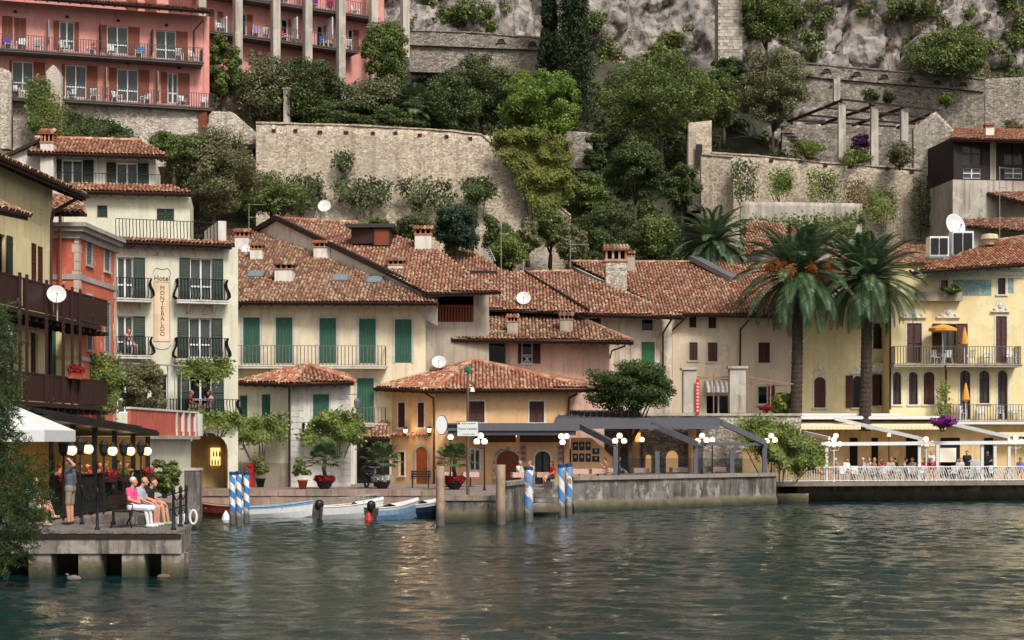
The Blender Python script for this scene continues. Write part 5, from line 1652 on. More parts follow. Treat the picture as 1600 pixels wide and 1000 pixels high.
pipe(H9.e, [(1073, 494, 100.2), (1068, 500, 100.4), (1049, 517, 100.9), (1049, 590, 100.9)], 0, 0.06)
pipe(H9.e, [(1170, 500, 100.2), (1157, 515, 100.9), (1156, 590, 100.9)], 0, 0.06)
aw = H9.rect(1104, 602, 1148, 613, 0.9)
m_, t_, b_ = newmat('striped_canvas')
wv = N(t_, 'ShaderNodeTexWave', Vector=pos(t_), Scale=1.1); wv.bands_direction = 'X'
t_.links.new(ramp(t_, wv.outputs[1], [(0.45, rgb((150, 146, 140))), (0.55, rgb((226, 222, 214)))]), b_.inputs['Base Color'])
b_.inputs['Roughness'].default_value = 0.9
MB().add([(aw[0], -0.9, aw[2] + 0.25), (aw[1], -0.9, aw[2] + 0.25), (aw[1], -0.02, aw[3] + 0.3), (aw[0], -0.02, aw[3] + 0.3), (aw[0], -0.9, aw[2]), (aw[1], -0.9, aw[2])], [(0, 1, 2, 3), (4, 5, 1, 0)]).build('striped_awning', m_, H9.e)
# ---- apricot restaurant house
H10 = Bld('apricot_house', 'apricot harbour restaurant with hipped tile roof and arched stone doorway', 'house', (681, 90), (890, 90.4))
OW = plain('white_trim', (0.7, 0.68, 0.64, 1), 0.6)
H10.window(733, 627, 757, 660, 'closed', BROWNW, trim=0.08, trim_mat=OW); H10.window(827, 627, 850, 660, 'closed', BROWNW, trim=0.08, trim_mat=OW)
H10.window(776, 704, 811, 757, 'closed', RUSTW, trim=0.2, arch=0.55, trim_mat=ST_PALE, sill=False, name='arched_door')
H10.window(836, 705, 860, 757, 'open', trim=0.1, arch=0.36, trim_mat=OW, curtain=CURT, leaves=1, frame=BROWNW, sill=False, name='arched_door')
H10.window(734, 702, 750, 735, 'open', trim=0.06, trim_mat=OW, curtain=CURT, frame=OW)
H10.wall(ORANGE, z1=H10.uz(780, 607)[1], depth=6)
for x in (817, 876):
    mo = H10.box('menu_board', plain('menu_grey', rgb((158, 152, 150)), 0.6), x - 5, 694, x + 6, 722, 0.015, 0.03)
    r_ = H10.rect(x - 4, 695, x + 5, 721, 0.02)
    for i in range(3):
        z = r_[2] + (r_[3] - r_[2]) * (i + 0.5) / 3
        MB().lathe([(0.001, -0.01), (0.13, -0.01), (0.13, 0.005), (0.001, 0.005)], (0, 0, 0), 10, sx=1, sy=0.65).xf(Matrix.Translation(((r_[0] + r_[1]) / 2, -0.03, z)) @ Matrix.Rotation(R(90), 4, 'X')).build('dish_photo', plain('photo_red', rgb((170, 78, 62)), 0.6, scale=25, var=0.6), mo)
L10 = Bld('left_wing', 'x', 'x', (609, 92.6), (681, 90))
L10.window(622, 629, 633, 668, 'closed', BROWNW, trim=0.06, trim_mat=OW); L10.window(653, 629, 663, 668, 'closed', BROWNW, trim=0.06, trim_mat=OW)
L10.window(650, 698, 668, 758, 'closed', plain('orange_wood_door', rgb((170, 88, 44)), 0.5), trim=0.16, arch=0.34, trim_mat=PALEPL, sill=False, name='arched_door')
L10.window(624, 706, 632, 743, 'open', trim=0.07, trim_mat=OW, leaves=1, frame=BROWNW)
L10.wall(ORANGE, z1=H10.uz(780, 607)[1], depth=5)
w_ = wm(L10.e)
u0, u1, z0, z1 = L10.rect(612, 676, 676, 680)
mb = MB()
for i in range(12): mb.tube([w_ @ Vector((u0 + (u1 - u0) * (i + .5) / 12, -0.3, z0)), w_ @ Vector((u0 + (u1 - u0) * (i + .5) / 12, 0, z0 + 0.12))], 0.09, 6)
mb.build('tile_ledge', COPPO2, L10.e, world=True)
merge(L10, H10)
p1, p2, p3, pr_ = at(584, 605, 92.2), at(678, 609, 89.1), at(928, 607, 89.5), at(738, 562, 93.4)
tile_roof(H10.e, [p2, p3, pr_], az=None, mat=COPPO2, eaves=(0,), ridges=(1, 2))
tile_roof(H10.e, [p1, p2, pr_], az=None, mat=COPPO2, eaves=(0,))
pbk = at(900, 590, 97)
tile_roof(H10.e, [p3, pbk, pr_], az=None, mat=COPPO2)
pipe(H10.e, [(660, 612, 90), (664, 614, 90), (677, 622, 89.8), (678, 640, 89.8), (678, 756, 89.8)], 0, 0.06)
pipe(H10.e, [(903, 611, 89.6), (900, 616, 89.8), (889, 622, 90.2), (888, 650, 90.2)], 0, 0.06)
# stair wall with eight framed photographs
SW = H10.rect(893, 684, 958, 741, 0.0)
pw_ = [(SW[0], SW[2] - 0.3), (SW[1], SW[2] - 0.3), (SW[1], SW[2] + 0.9), (SW[0] + 1.1, SW[3]), (SW[0], SW[3])]
stw = MB().prism(pw_, 0.1, 0.5).build('stair_wall', ORANGE, H10.e)
FRM = plain('black_photo', rgb((34, 34, 36)), 0.4, var=0.3)
for (x, y, ww, hh) in [(899, 697, 8, 13), (909, 697, 8, 13), (919, 697, 8, 13), (899, 715, 8, 13), (909, 715, 8, 13), (919, 715, 8, 13), (931, 705, 11, 9), (931, 717, 11, 9)]:
    r_ = H10.rect(x - ww / 2, y - hh / 2, x + ww / 2, y + hh / 2, -0.08)
    fo = MB().box(r_[0], r_[1], 0.06, 0.098, r_[2], r_[3]).build('framed_photo', FRM, stw)
    MB().ball(((r_[0] + r_[1]) / 2, 0.055, r_[2] + (r_[3] - r_[2]) * 0.6), (0.07, 0.012, 0.08), 8, 5).build('portrait_shape', plain('photo_grey', rgb((170, 168, 164)), 0.5), fo)
# ---- small white house on the quay
H11 = Bld('white_quay_house', 'small two-faced white house with quoins and hipped roof on the quay', 'house', (455, 84.6), (547, 85.4))
H11.window(489, 616, 514, 660, 'closed', GREENW, 'board', trim=0.12, trim_mat=MATS['grey_surround'], sill=False)
H11.wall(OFFWH, z1=H11.uz(500, 599)[1], depth=4)
L11 = Bld('left_wing', 'x', 'x', (370, 86.6), (455, 84.6))
L11.window(375, 618, 387, 656, 'closed', GREENW, 'board', trim=0.06, trim_mat=OFFWH, sill=False); L11.window(409, 616, 423, 653, 'closed', GREENW, 'board', trim=0.06, trim_mat=OFFWH, sill=False)
L11.wall(plaster('cream_white_render', rgb((224, 214, 196)), amount=0.35, streak=0.35), z1=H11.uz(500, 599)[1], depth=4)
MB().box(0.02, L11.W - 0.02, -0.03, -0.002, 0, 1.25).build('plinth', GREYPL, L11.e)
merge(L11, H11)
rr = random.Random(4)
for i in range(18):
    z = i * 0.3
    for ub, sg in ((0, 1), (H11.W, -1)):
        w_ = 0.62 if i % 2 else 0.42
        a, b = sorted((ub - 0.02 * sg, ub + sg * w_))
        MB().box(a, b, -0.03, -0.003, z + 0.012, z + 0.288).build('quoin', plaster('quoin_stone', rgb((202, 198, 190)), amount=0.4), H11.e)
H11.balcony(474, 550, 660, 682, 0.7, belly=0, sp=0.18, mat=TRIM)
p1, p2, p3, pr_ = at(364, 596, 86.2), at(455, 599, 83.7), at(553, 596, 84.7), at(478, 569, 87.8)
tile_roof(H11.e, [p2, p3, pr_], az=None, mat=COPPO2, eaves=(0,), ridges=(2,)); tile_roof(H11.e, [p1, p2, pr_], az=None, mat=COPPO2, eaves=(0,))
tile_roof(H11.e, [p3, at(540, 585, 90), pr_], az=None, mat=COPPO2)
pipe(H11.e, [(450, 603, 84.2), (452, 610, 84.4), (452, 762, 84.4)], 0, 0.06)
# dark alley between the two houses
al = thing('alley_house', 'narrow dark alley front with lean-to tile roof between the harbour houses', 'house', at(572, 757, 91), 0)
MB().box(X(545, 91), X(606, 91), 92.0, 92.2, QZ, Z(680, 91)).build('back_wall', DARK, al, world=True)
MB().box(X(548, 90), X(556, 90), 90, 90.6, QZ, Z(690, 90)).build('pillar', OFFWH, al, world=True)
tile_roof(al, [at(568, 683, 90.2), at(610, 684, 90.2), at(610, 660, 92.4), at(596, 655, 92.4)], az=None, mat=COPPO3, eaves=(0,))
# ---- big yellow hotel on the right
H12 = Bld('yellow_hotel', 'butter yellow lakeside hotel with brown shutters and arched windows behind the palms', 'hotel', (1390, 99.5), (1640, 99.9))
W_ = plain('cream_trim', (0.68, 0.63, 0.52, 1), 0.7)
o12 = dict(trim=0.1, trim_mat=W_)
H12.window(1417, 505, 1440, 567, 'closed', BROWNW, sill=False, **o12)
H12.window(1471, 506, 1494, 567, 'open', BROWNW, left=14, right=17, curtain=CURT, sill=False, frame=BROWNW, **o12)
H12.window(1556, 494, 1573, 567, 'closed', BROWNW, sill=False, **o12)
H12.window(1559, 434, 1571, 460, 'open', leaves=1, frame=BROWNW, curtain=CURTG, **o12); H12.window(1470, 438, 1481, 455, 'open', leaves=1, frame=BROWNW, **o12)
for a, b, st in ((1395, 1408, 'open'), (1420, 1434, 'open'), (1443, 1460, 'closed')):
    H12.window(a, 581, b, 632, st, BROWNW if st == 'closed' else None, arch=0.25, curtain=CURT, frame=BROWNW, **o12)
for a, b, yb in ((1500, 1516, 655), (1530, 1546, 630), (1559, 1574, 655)):
    H12.window(a, 579, b, yb, 'open', arch=0.25, curtain=CURT, frame=BROWNW, transom=0.72, sill=yb < 640, **o12)
H12.wall(BUTTER, z1=H12.uz(1500, 420)[1], depth=8)
mb = MB()
zc = H12.uz(1500, 420)[1]
for z0, z1, o_ in ((zc - 0.55, zc - 0.4, 0.06), (zc - 0.398, zc - 0.15, 0.14), (zc - 0.148, zc, 0.3)): mb.box(1.6, H12.W, -o_, -0.003, z0, z1)
mb.build('cornice', W_, H12.e)
for (x0, x1, yb, yt) in ((1408, 1448, 497, 482), (1463, 1500, 497, 480), (1548, 1578, 488, 468)):
    r_ = H12.rect(x0, yt, x1, yb, 0.06); cu = (r_[0] + r_[1]) / 2; hw = (r_[1] - r_[0]) / 2; h = r_[3] - r_[2]
    mb = MB().box(r_[0], r_[1], -0.16, -0.003, r_[2], r_[2] + 0.1)
    mb.prism([(cu - hw * .85, r_[2] + .101), (cu + hw * .85, r_[2] + .101), (cu + hw * .5, r_[2] + h * .55), (cu + hw * .22, r_[3]), (cu - hw * .22, r_[3]), (cu - hw * .5, r_[2] + h * .55)], -0.07, -0.003)
    mb.ball((cu, -0.1, r_[2] + h * 0.5), (0.14, 0.06, 0.16), 8, 6); mb.ball((cu - hw * .6, -0.09, r_[2] + .2), 0.09, 8, 5); mb.ball((cu + hw * .6, -0.09, r_[2] + .2), 0.09, 8, 5)
    mb.build('pediment_relief', W_, H12.e)
TEAL = fresco_mat('teal_sgraffito', rgb((116, 144, 140)), rgb((204, 204, 190)), 1.9)
H12.box('painted_panel', TEAL, 1489, 437, 1549, 462, 0.012, 0.02); H12.box('painted_panel', TEAL, 1575, 432, 1584, 458, 0.012, 0.02)
H12.balcony(1397, 1597, 541, 569, 1.2, belly=0.0, sp=0.17, mat=GREYPL, rail=plain('pale_iron', rgb((104, 98, 88)), 0.6))
H12.balcony(1484, 1625, 632, 657, 1.1, belly=0.0, sp=0.17, mat=GREYPL, rail=MATS['pale_iron'])
pl = H12.rect(1434, 456, 1504, 470, 0.5)
MB().box(pl[0], pl[1], -0.5, -0.003, pl[2], pl[3]).build('roof_planter', GREYPL, H12.e)
PD12 = (1500, 415, 98.6)
tile_roof(H12.e, [(1424, 424), (1625, 410), (1625, 366), (1560, 376), (1470, 408)], PD12, 0, 0.35, COPPO2, eaves=(0,), ridges=(2,))
L12 = Bld('left_wing', 'x', 'x', (1250, 101), (1390, 101.2))
L12.window(1272, 589, 1290, 637, 'closed', BROWNW, arch=0.3, **o12)
L12.window(1333, 587, 1347, 637, 'open', BROWNW, arch=0.3, leaves=1, left=11, frame=BROWNW, **o12)
L12.window(1374, 585, 1386, 634, 'open', BROWNW, leaves=1, left=11, frame=BROWNW, **o12)
L12.window(1364, 505, 1386, 545, 'open', frame=BROWNW, curtain=CURTG, **o12)
L12.wall(BUTTER, z1=L12.uz(1320, 470)[1], depth=8)
for x in (1281, 1340):
    r_ = L12.rect(x - 11, 567, x + 11, 584, 0.05); cu = (r_[0] + r_[1]) / 2; hw = (r_[1] - r_[0]) / 2
    mb = MB().box(r_[0], r_[1], -0.12, -0.003, r_[2], r_[2] + .08).prism([(cu - hw * .8, r_[2] + .081), (cu + hw * .8, r_[2] + .081), (cu + hw * .3, r_[3]), (cu - hw * .3, r_[3])], -0.06, -0.003)
    mb.ball((cu, -0.08, r_[2] + 0.3), (0.13, 0.05, 0.15), 8, 6); mb.build('pediment_relief', W_, L12.e)
sh_ = L12.rect(1358, 562, 1387, 583, 0.2)
mb = MB()
for i in range(7):
    a = R(20 + 140 * i / 6); c_ = ((sh_[0] + sh_[1]) / 2, -0.1, sh_[2] + 0.05)
    mb.tube([c_, (c_[0] - math.cos(a) * 0.5, -0.25, c_[2] + math.sin(a) * 0.6)], [0.05, 0.12], 6)
mb.build('shell_relief', W_, L12.e)
merge(L12, H12)
pipe(H12.e, [(1391, 470, 99.2), (1391, 640, 99.2)], 0, 0.06); pipe(H12.e, [(1477, 572, 98.3), (1478, 580, 99.2), (1478, 650, 99.2)], 0, 0.06)
# ---- roofs behind the palms and the dark timber house
HB = Bld('roof_house_behind_palms', 'low house with red roofs just behind the two tall palms', 'house', (1300, 108), (1470, 108), z0=8)
HB.wall(GREYPL, z1=HB.uz(1400, 410)[1], depth=6)
tile_roof(HB.e, [(1290, 412), (1475, 412), (1450, 384), (1310, 382)], (1400, 412, 107), 0, 0.36, COPPO)
tile_roof(HB.e, [(1160, 400), (1262, 372), (1250, 356), (1168, 344)], (1200, 390, 113), 0, 0.4, COPPO, name='back_roof')
H13 = Bld('timber_house', 'dark timber clad house with paned windows at the right under the pergola', 'house', (1490, 120), (1630, 120.8), z0=18)
for a, b in ((1504, 1534), (1569, 1599)):
    H13.window(a, 222, b, 258, 'open', trim=0, frame=BROWNW, transom=0.5, curtain=CURTG, sill=False)
    H13.window(a + 1, 262, b - 1, 279, 'open', trim=0, frame=OW, transom=0.5, curtain=CURT, sill=False)
H13.wall(plain('black_brown_cladding', rgb((46, 38, 36)), 0.7, var=0.3), z1=H13.uz(1550, 215)[1], zb=H13.uz(1550, 282)[1], depth=8)
MB().box(-0.1, H13.W, -0.1, 8, -4, H13.uz(1550, 282)[1] - 0.01).build('base_wall', PALEPL, H13.e)
MB().box(*H13.rect(1547, 216, 1556, 281, 0.03)[:2], -0.06, -0.003, *H13.rect(1547, 216, 1556, 281, 0.03)[2:]).build('pilaster', GREYPL, H13.e)
tile_roof(H13.e, [(1484, 216), (1640, 220), (1640, 204), (1492, 200)], (1550, 217, 119.3), 0, 0.3, COPPO2, eaves=(0,))
chimney(H13.e, 1547, 209, 193, 13, 121, OFFWH)
tile_roof(H13.e, [(1510, 294), (1640, 325), (1640, 290), (1516, 292)], (1560, 316, 117), 0, 0.35, COPPO, name='porch_roof', eaves=(0,))
tile_roof(H13.e, [(1502, 352), (1640, 364), (1640, 340), (1502, 343)], (1560, 360, 112), 0, 0.3, COPPO, name='lower_roof')
MB().box(X(1506, 114), X(1650, 114), 114, 118, 8, Z(350, 114)).build('lower_wall', GREYPL, H13.e, world=True)
# ---- salmon pink hotel high on the left
H14 = Bld('pink_hotel', 'salmon pink hotel with rows of balconies high on the left', 'hotel', (-80, 105.2), (327, 110.2), z0=22)
PF = dict(frame=WHITE, trim=0, sill=False, sh=RUSTW, kind='board', curtain=CURT, transom=True)
H14.window(19, 96, 52, 146, 'open', left=4, right=18, **PF); H14.window(102, 102, 135, 152, 'open', left=5, right=17, **PF)
H14.window(183, 108, 216, 158, 'open', left=12, right=17, **PF); H14.window(262, 114, 278, 161, 'open', left=10, right=18, **PF)
H14.window(3, 25, 20, 70, 'closed', RUSTW, 'board', trim=0, sill=False); H14.window(22, 28, 41, 72, 'closed', RUSTW, 'board', trim=0, sill=False)
H14.window(93, 34, 116, 78, 'open', left=9, right=7, **PF); H14.window(167, 41, 200, 84, 'open', left=12, right=18, **PF); H14.window(243, 48, 275, 92, 'open', left=0, right=18, **PF)
zt14 = H14.uz(150, 12)[1]
H14.wall(PINKPL, z1=zt14, depth=8, zb=2.6)
for x in (78, 160, 240, 322):
    u = H14.uz(x, 120)[0]
    MB().box(u - 0.15, u + 0.15, -0.06, -0.003, 2.7, zt14 - 0.1).build('pilaster', PINKPL, H14.e)
H14.balcony(-70, 318, None, 84, 1.25, 0.95, belly=0, sp=0.16, mat=plain('balcony_grey', rgb((92, 84, 80)), 0.8), rail=plain('grey_rail2', rgb((96, 90, 86)), 0.6))
H14.balcony(98, 332, None, 162, 1.25, 0.95, belly=0, sp=0.16, mat=MATS['balcony_grey'], rail=MATS['grey_rail2'])
H14.balcony(-70, 62, None, 151, 1.25, 0.95, belly=0, sp=0.16, mat=MATS['balcony_grey'], rail=MATS['grey_rail2'])
BAMBOO = plain('woven_screen', rgb((150, 126, 100)), 0.9)
for x, y0, y1, mt in ((166, 108, 152, BAMBOO), (246, 114, 158, BAMBOO), (76, 34, 66, GREYMET), (158, 40, 74, BRONZE), (238, 48, 84, BRONZE)):
    u, _, = H14.uz(x, (y0 + y1) / 2, 0.5); z0 = H14.uz(x, y1, 0.5)[1]; z1 = H14.uz(x, y0, 0.5)[1]
    MB().box(u - 0.05, u + 0.02, -1.1, -0.01, z0, z1).build('privacy_screen', mt, H14.e)
for x, y in ((24, 18), (105, 26), (185, 32), (260, 39), (37, 86), (119, 92), (200, 99), (280, 106)):
    u, z = H14.uz(x, y, 0.1)
    MB().lathe([(0.03, 0), (0.12, 0.02), (0.1, 0.12), (0.02, 0.16)], (u, -0.13, z - 0.08), 8).box(u - 0.02, u + 0.02, -0.12, -0.003, z, z + 0.03).build('wall_lamp', DARKW, H14.e)
w14 = wm(H14.e)
tile_roof(H14.e, [w14 @ Vector((-0.5, -1.5, zt14)), w14 @ Vector((H14.W - 0.1, -1.5, zt14)), w14 @ Vector((H14.W - 0.1, 0.8, zt14 + 0.7)), w14 @ Vector((-0.5, 0.8, zt14 + 0.7))], az=None, mat=COPPO, eaves=(0,))
MB().box(0, H14.W - 2.5, 1.5, 7, zt14, zt14 + 4.0).build('top_storey', PINKPL, H14.e)
for x in (200, 230): MB().box(H14.uz(x, 8)[0], H14.uz(x, 8)[0] + 0.75, 1.44, 1.495, zt14 + 0.3, zt14 + 2.5).build('shutter', RUSTW, H14.e)
pipe(H14.e, [(318, 31, 108.5), (303, 48, 109.8), (303, 90, 109.8)], 0, 0.05)
W14 = Bld('wing', 'x', 'x', (300, 116), (600, 124), z0=25)
for x0, y0, x1, y1 in ((318, 14, 326, 50), (337, 18, 340, 50), (378, 22, 386, 56), (440, 30, 450, 66), (496, 40, 505, 76), (545, 46, 552, 82)):
    W14.window(x0, y0, x1, y1, 'open', RUSTW, 'board', trim=0, leaves=1, right=8, sill=False)
W14.wall(PINKPL, z1=W14.uz(450, -40)[1], depth=8, zb=4.6)
W14.balcony(300, 560, None, 62, 1.3, 0.95, belly=0, sp=0.2, mat=MATS['balcony_grey'], rail=MATS['grey_rail2'])
W14.balcony(300, 592, None, 6, 1.3, 0.95, belly=0, sp=0.2, mat=MATS['balcony_grey'], rail=MATS['grey_rail2'])
for x, yb in ((314, 60), (371, 185), (430, 195), (480, 200), (532, 200), (583, 150), (632, 90)):
    u, z = W14.uz(x, yb, 1.55); hw = 0.27
    MB().box(u - hw, u + hw, -1.85, -1.35, z, W14.uz(x, -60, 1.55)[1]).build('column', PALEPL, W14.e)
for x in (350, 460, 515):
    u, z = W14.uz(x, 50, 0.6)
    MB().box(u - 0.04, u + 0.04, -1.1, -0.01, z - 0.6, z + 1.0).build('privacy_screen', WHITE, W14.e)
merge(W14, H14)
# ================================================================== VEGETATION
# scrub that covers the hillside: nobody could count it
rs = np.random.RandomState(21)
bl = []
for i in range(2300):
    px = rs.uniform(300, 1620); d = rs.uniform(103, 142)
    x = X(px, d); z = zt(x, d)
    row_ = HOR - (z - HC) * F / d
    if 1240 < px and row_ < 250 and d > 126: continue
    if 392 < px < 880 and 106 < d < 114.6: continue
    if px > 1050 and 119 < d < 128.5: continue
    if px < 700 and d < 110: continue
    r = rs.uniform(0.5, 1.5) if px < 1060 else rs.uniform(0.35, 0.9)
    bl.append((x, d, z + r * 0.35, r, r * rs.uniform(0.6, 1.0)))
P, nn = blob_points(bl, 190000, 5, 0.35)
o = mesh_obj('hillside_scrub', leaf_mesh('hillside_scrub', P, nn, 0.32, LF_DARK, 3))
tag(o, 'dark green scrub covering the slope below the cliff', 'scrub', kind='stuff')
# tufts growing out of the cliff
bl = []
for i in range(230):
    cx_, cy_, sx_, sy_ = [(1220, 20, 60, 50), (1480, 80, 70, 45), (1520, 70, 60, 50), (1240, 60, 50, 60), (1570, 150, 40, 40), (1050, 70, 40, 40), (930, 60, 30, 60), (1590, 40, 30, 40), (1420, 10, 60, 30), (700, 20, 90, 30)][i % 10]
    px, py = rs.normal(cx_, sx_ * 0.5), rs.normal(cy_, sy_ * 0.5)
    d = 142.0
    for _ in range(4):
        z = Z(py, d); d = cliff_d(X(px, d), z)
    r = rs.uniform(0.25, 0.95)
    bl.append((X(px, d - .3), d - 0.3, Z(py, d), r, r * 0.8))
P, nn = blob_points(bl, 34000, 6, 0.3)
tag(mesh_obj('cliff_scrub', leaf_mesh('cliff_scrub', P, nn, 0.26, LF_MID, 4)), 'tufts of green scrub rooted in the cliff', 'scrub', kind='stuff')
bl = [(b[0] + rs.normal(0, 1.5), b[1], b[2] + rs.normal(0, 1.0), b[3] * 0.6, b[4] * 0.6) for b in bl[::2]]
P, nn = blob_points(bl, 5000, 8, 0.3)
tag(mesh_obj('dry_cliff_scrub', leaf_mesh('dry_cliff_scrub', P, nn, 0.24, LF_DRY, 4)), 'dry brown scrub on the cliff ledges', 'scrub', kind='stuff')

T = tree
def cypress(label, x, ybot, ytop, wpx, D, seed):
    b = at(x, ybot, D); h = Z(ytop, D) - b.z; r = wpx * D / F / 2
    t = thing('cypress_tree', label, 'tree', b, 0, 'cypresses')
    rr = random.Random(seed); bl = []
    for i in range(120):
        f = rr.random(); rad = r * (1.0 - 0.55 * f) * min(1, f * 7 + .3)
        a = rr.uniform(0, 6.28); q = rad * rr.uniform(.35, .8)
        bl.append((math.cos(a) * q, math.sin(a) * q, h * (.04 + .96 * f), r * .4, r * .6))
    P, nn = blob_points(bl, 24000, seed, .2)
    mesh_obj('crown', leaf_mesh('crown', P, nn, 0.25, leaf('cypress_green', (0.02, 0.034, 0.016, 1), (0.05, 0.075, 0.03, 1)), seed, aspect=.35, droop=-1), t)
    MB().tube([(0, 0, -.5), (0, 0, h * .9)], [.25, .05], 8).build('trunk', BARK, t)
cypress('slim dark cypress in front of the cliff, left of the larger cypress', 857, 130, -60, 36, 134, 1)
cypress('broad dark cypress rising behind the bright green pine', 893, 205, -60, 76, 133, 2)
T('pine_tree', 'bright green rounded pine above the ivy covered wall end', 842, 92, 236, 138, 128, LF_BRIGHT, 3, 262, n=14000, size=0.2, k=70, csize=0.26, dpt=3.2)
T('broad_tree', 'wide olive green tree below the cliff, centre right', 1035, 72, 225, 205, 129, LF_MID, 4, 250, n=15000, size=0.2, k=60, csize=0.26, dpt=3.5, shell=0.3)
T('evergreen_tree', 'dark round evergreen left of the road wall', 1206, 68, 205, 118, 133, LF_OLIVE, 5, 245, n=10000, size=0.2, k=40, csize=0.3, dpt=2.5)
T('evergreen_tree', 'dark evergreen standing alone below the wide tree', 990, 205, 318, 98, 122, LF_DARK, 6, 350, n=8000, size=0.19, k=36, csize=0.32, dpt=2.2)
T('leafy_tree', 'mid green tree left of the bright pine', 752, 84, 195, 120, 131, LF_DARK, 7, 225, n=8000, size=0.22, k=34, dpt=2.5)
T('leafy_tree', 'dark tree above the retaining wall behind the fan palm', 700, 112, 212, 110, 117, LF_DARK, 8, 225, n=8000, size=0.2, k=34, dpt=2.0)
T('leafy_tree', 'tall mixed green tree beside the yellow railing at the hotel end', 606, 22, 150, 92, 117, LF_MID, 9, 210, n=8000, size=0.2, k=34, dpt=2.0)
T('leafy_tree', 'dark tree under the last hotel column', 585, 108, 208, 100, 115.5, LF_OLIVE, 10, 225, n=7000, size=0.2, k=30, dpt=2.0)
T('leafy_tree', 'dark tree behind the slim white pillar', 480, 84, 204, 120, 114.6, LF_DARK, 11, 225, n=8000, size=0.2, k=34, dpt=1.8)
T('leafy_tree', 'brownish green tree between hotel columns', 415, 82, 200, 110, 114.5, LF_OLIVE, 12, 225, n=7000, size=0.2, k=30, dpt=1.8)
T('leafy_tree', 'dense green tree filling the gap right of the pink hotel front', 352, 50, 160, 66, 113, LF_MID, 13, 200, n=6000, size=0.2, k=26, dpt=1.5)
T('hedge_shrub', 'long dark clipped shrub mass on top of the retaining wall', 550, 158, 215, 250, 114.4, LF_DARK, 14, 222, n=9000, size=0.2, k=50, csize=0.2, dpt=1.2, cat='shrub')
T('large_shrub', 'large olive green shrub beside the stepped cream house', 335, 196, 335, 165, 102, LF_OLIVE, 15, 370, n=14000, size=0.17, k=60, csize=0.28, dpt=2.5, cat='shrub')
T('large_shrub', 'light green shrub behind the stepped cream house roof', 272, 196, 262, 80, 100, LF_MID, 16, 290, n=5000, size=0.16, k=26, dpt=1.5, cat='shrub')
T('large_shrub', 'dark shrub at the foot of the retaining wall left end', 430, 270, 345, 110, 108, LF_MID, 17, 380, n=6000, size=0.17, k=30, dpt=1.5, cat='shrub')
T('large_shrub', 'blue green broad leaved shrub behind the house chimney', 715, 318, 392, 84, 106, leaf('blue_green_leaves', (0.02, 0.045, 0.025, 1), (0.06, 0.10, 0.055, 1)), 18, 410, n=5000, size=0.2, k=28, dpt=1.5, cat='shrub')
T('large_shrub', 'yellowish shrub above the roof ladder', 800, 362, 422, 80, 107, LF_VINE, 19, 440, n=4500, size=0.16, k=24, dpt=1.4, cat='shrub')
T('large_shrub', 'green shrub growing over the rock end of the retaining wall', 858, 318, 392, 66, 110, LF_MID, 20, 420, n=4500, size=0.17, k=24, dpt=1.4, cat='shrub')
for i, (x, y0, y1, w_, lab) in enumerate(((915, 262, 345, 70, 'dark shrub right of the ivy mass'), (950, 320, 405, 110, 'dark shrub above the big stone chimney'), (1020, 330, 412, 100, 'dark shrub left of the background palm'), (1065, 250, 330, 60, 'dark shrub below the gatehouse'), (880, 120, 210, 50, 'dark shrub between cypress and dry wall'), (1138, 88, 130, 60, 'green shrub at the foot of the stone tower'), (1130, 110, 200, 60, 'dark shrub behind the gatehouse'))):
    T('large_shrub', lab, x, y0, y1, w_, [118, 112, 113, 121, 129, 135, 131][i], LF_DARK if i % 2 else LF_MID, 30 + i, y1 + 20, n=5000, size=0.18, k=26, dpt=1.5, cat='shrub')
T('large_shrub', 'dark shrub hiding the right end of the dry stone wall', 930, 205, 268, 44, 125, LF_DARK, 39, 285, n=2500, size=0.18, k=18, dpt=1.0, cat='shrub')
T('leafy_tree', 'green tree at the top edge right of the stone tower', 1200, -30, 70, 100, 136, LF_MID, 40, 110, n=7000, size=0.22, k=30, dpt=2)
T('leafy_tree', 'green bush tree on the cliff ledge at upper right', 1488, 45, 118, 150, 137, LF_MID, 41, 130, n=7000, size=0.22, k=34, dpt=1.5)
# ivy and creepers
creeper('ivy_mass', 'thick yellow green ivy covering the end of the retaining wall', [(770, 208), (852, 206), (888, 222), (890, 300), (872, 322), (845, 330), (820, 300), (800, 262), (778, 235)], 112.6, 12000, LF_YEL, 1, 1.3, 0.2)
for i, (x, y0, y1, w_, lab) in enumerate(((590, 338, 375, 60, 'low green shrub below the hanging tufts'), (650, 335, 380, 70, 'low dark shrub left of the blue green shrub'), (775, 330, 400, 60, 'dark shrub at the foot of the ivy mass'), (825, 335, 395, 50, 'olive shrub between the roof ladder and the rock'), (890, 345, 405, 60, 'dry olive shrub left of the big stone chimney'))):
    T('large_shrub', lab, x, y0, y1, w_, 108.5, (LF_MID, LF_DARK, LF_DARK, LF_OLIVE, LF_OLIVE)[i], 60 + i, y1 + 15, n=2600, size=0.17, k=20, dpt=1.2, cat='shrub')
creeper('ivy_patch', 'dark ivy climbing between the ruined pillars', [(45, 130), (72, 125), (74, 200), (48, 205)], 104.5, 2500, LF_MID, 2, 0.4)
creeper('ivy_patch', 'yellow leaved creeper on the ruined pillar', [(86, 150), (99, 165), (98, 212), (72, 200), (72, 150)], 104.2, 900, LF_YEL, 3, 0.3, 0.16)
creeper('ivy_patch', 'dark ivy heap at the foot of the hotel base wall', [(98, 175), (130, 185), (170, 190), (212, 212), (98, 216)], 105.5, 4000, LF_DARK, 4, 0.6)
